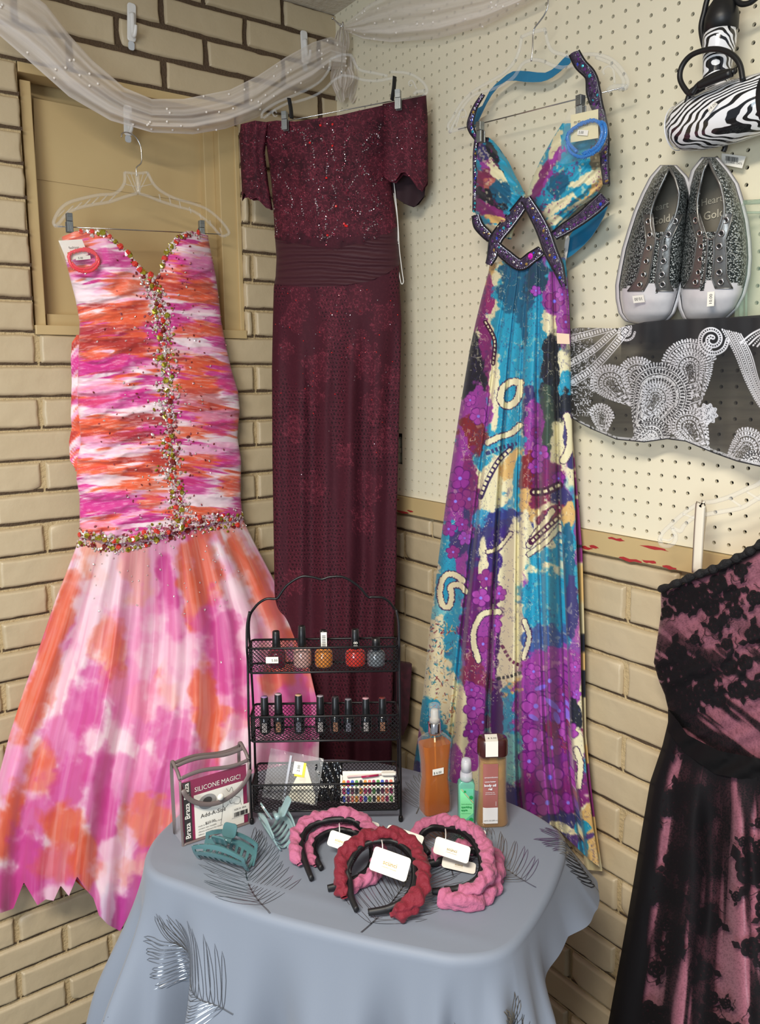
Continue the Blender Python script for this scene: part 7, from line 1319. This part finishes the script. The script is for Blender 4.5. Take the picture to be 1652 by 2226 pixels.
nrc = (-.35, -.62, .72)
tA, CA, IA = headband('leftmost pink ruffled headband, its right side under the burgundy one', z3([(160, 640), (115, 520), (85, 400), (105, 290), (180, 225), (290, 190), (400, 178), (500, 190), (580, 250), (640, 340), (660, 440), (650, 540), (600, 610), (500, 660), (400, 700), (310, 722)]), [.006, .012, .02, .03, .036, .04, .042, .04, .034, .026, .02, .014, .012, .01, .008, .006], M_PNK, .0105, 3)
swing(tA, z3([(345, 288), (500, 330), (440, 436), (280, 372)]), .030, nrc, 'sc\u00fcnci', loop=((z3([(390, 292)])[0]), z3([(388, 232)])[0], .046)); swing(tA, z3([(545, 190), (684, 235), (650, 305), (520, 262)]), .012, (-.2, -.35, .9), None, ['headband', 'medium'])
tA2, _, _ = headband('pink ruffled headband nested inside the leftmost one, mostly hidden, black tip showing', z3([(240, 560), (205, 500), (180, 430), (200, 350), (260, 300), (340, 270), (430, 265), (520, 290), (580, 350)]), [.006, .008, .01, .014, .018, .02, .02, .016, .012], M_PNK, .0072, 5)
tC, CC, IC = headband('right-hand pink ruffled headband, upper of the stacked pair in front of the bottles', z3([(1010, 470), (960, 400), (950, 320), (1000, 262), (1080, 232), (1170, 240), (1260, 250), (1340, 300), (1400, 370), (1440, 460), (1450, 560), (1410, 650), (1330, 700), (1240, 730), (1140, 735)]), [.010, .014, .02, .028, .036, .044, .05, .052, .05, .046, .04, .032, .026, .02, .014], M_PNK, .0105, 8)
tC2, _, _ = headband('right-hand pink ruffled headband, lower and fuller of the stacked pair', z3([(1000, 500), (1060, 490), (1120, 470), (1330, 400), (1440, 440), (1500, 500), (1500, 600), (1450, 700), (1370, 760), (1280, 790), (1200, 770), (1120, 745), (1050, 740)]), [.006, .008, .010, .012, .012, .012, .012, .012, .012, .012, .012, .010, .008], M_PNK, .0125, 12)
swing(tC, z3([(1098, 338), (1358, 405), (1288, 522), (1045, 425)]), .040, nrc, 'sc\u00fcnci', loop=((z3([(1152, 345)])[0]), z3([(1150, 270)])[0], .052)); swing(tC, z3([(1215, 216), (1450, 285), (1425, 350), (1190, 270)]), .016, (-.2, -.35, .9), None, ['headband', 'medium'], hole=True, price='1.00'); swing(tC2, z3([(1150, 470), (1380, 520), (1355, 596), (1104, 536)]), .010, (-.2, -.35, .9), 'sc\u00fcnci')
tB, CB, IB = headband('burgundy ruffled headband lying in front, overlapping the pink ones', z3([(480, 870), (440, 770), (430, 660), (410, 570), (450, 470), (510, 390), (600, 340), (700, 325), (800, 335), (890, 390), (950, 470), (970, 570), (965, 670), (930, 760), (850, 830), (740, 880), (600, 905)]), [.006, .012, .02, .03, .042, .05, .056, .06, .058, .054, .048, .042, .036, .028, .02, .012, .008], M_RED, .0115, 1)
swing(tB, z3([(655, 405), (912, 478), (860, 664), (588, 545)]), .048, nrc, 'sc\u00fcnci', loop=((z3([(700, 415)])[0]), z3([(693, 350)])[0], .066)); swing(tB, z3([(745, 240), (1004, 325), (968, 415), (708, 320)]), .030, (-.2, -.35, .9), None, ['headband', 'medium'], hole=True)
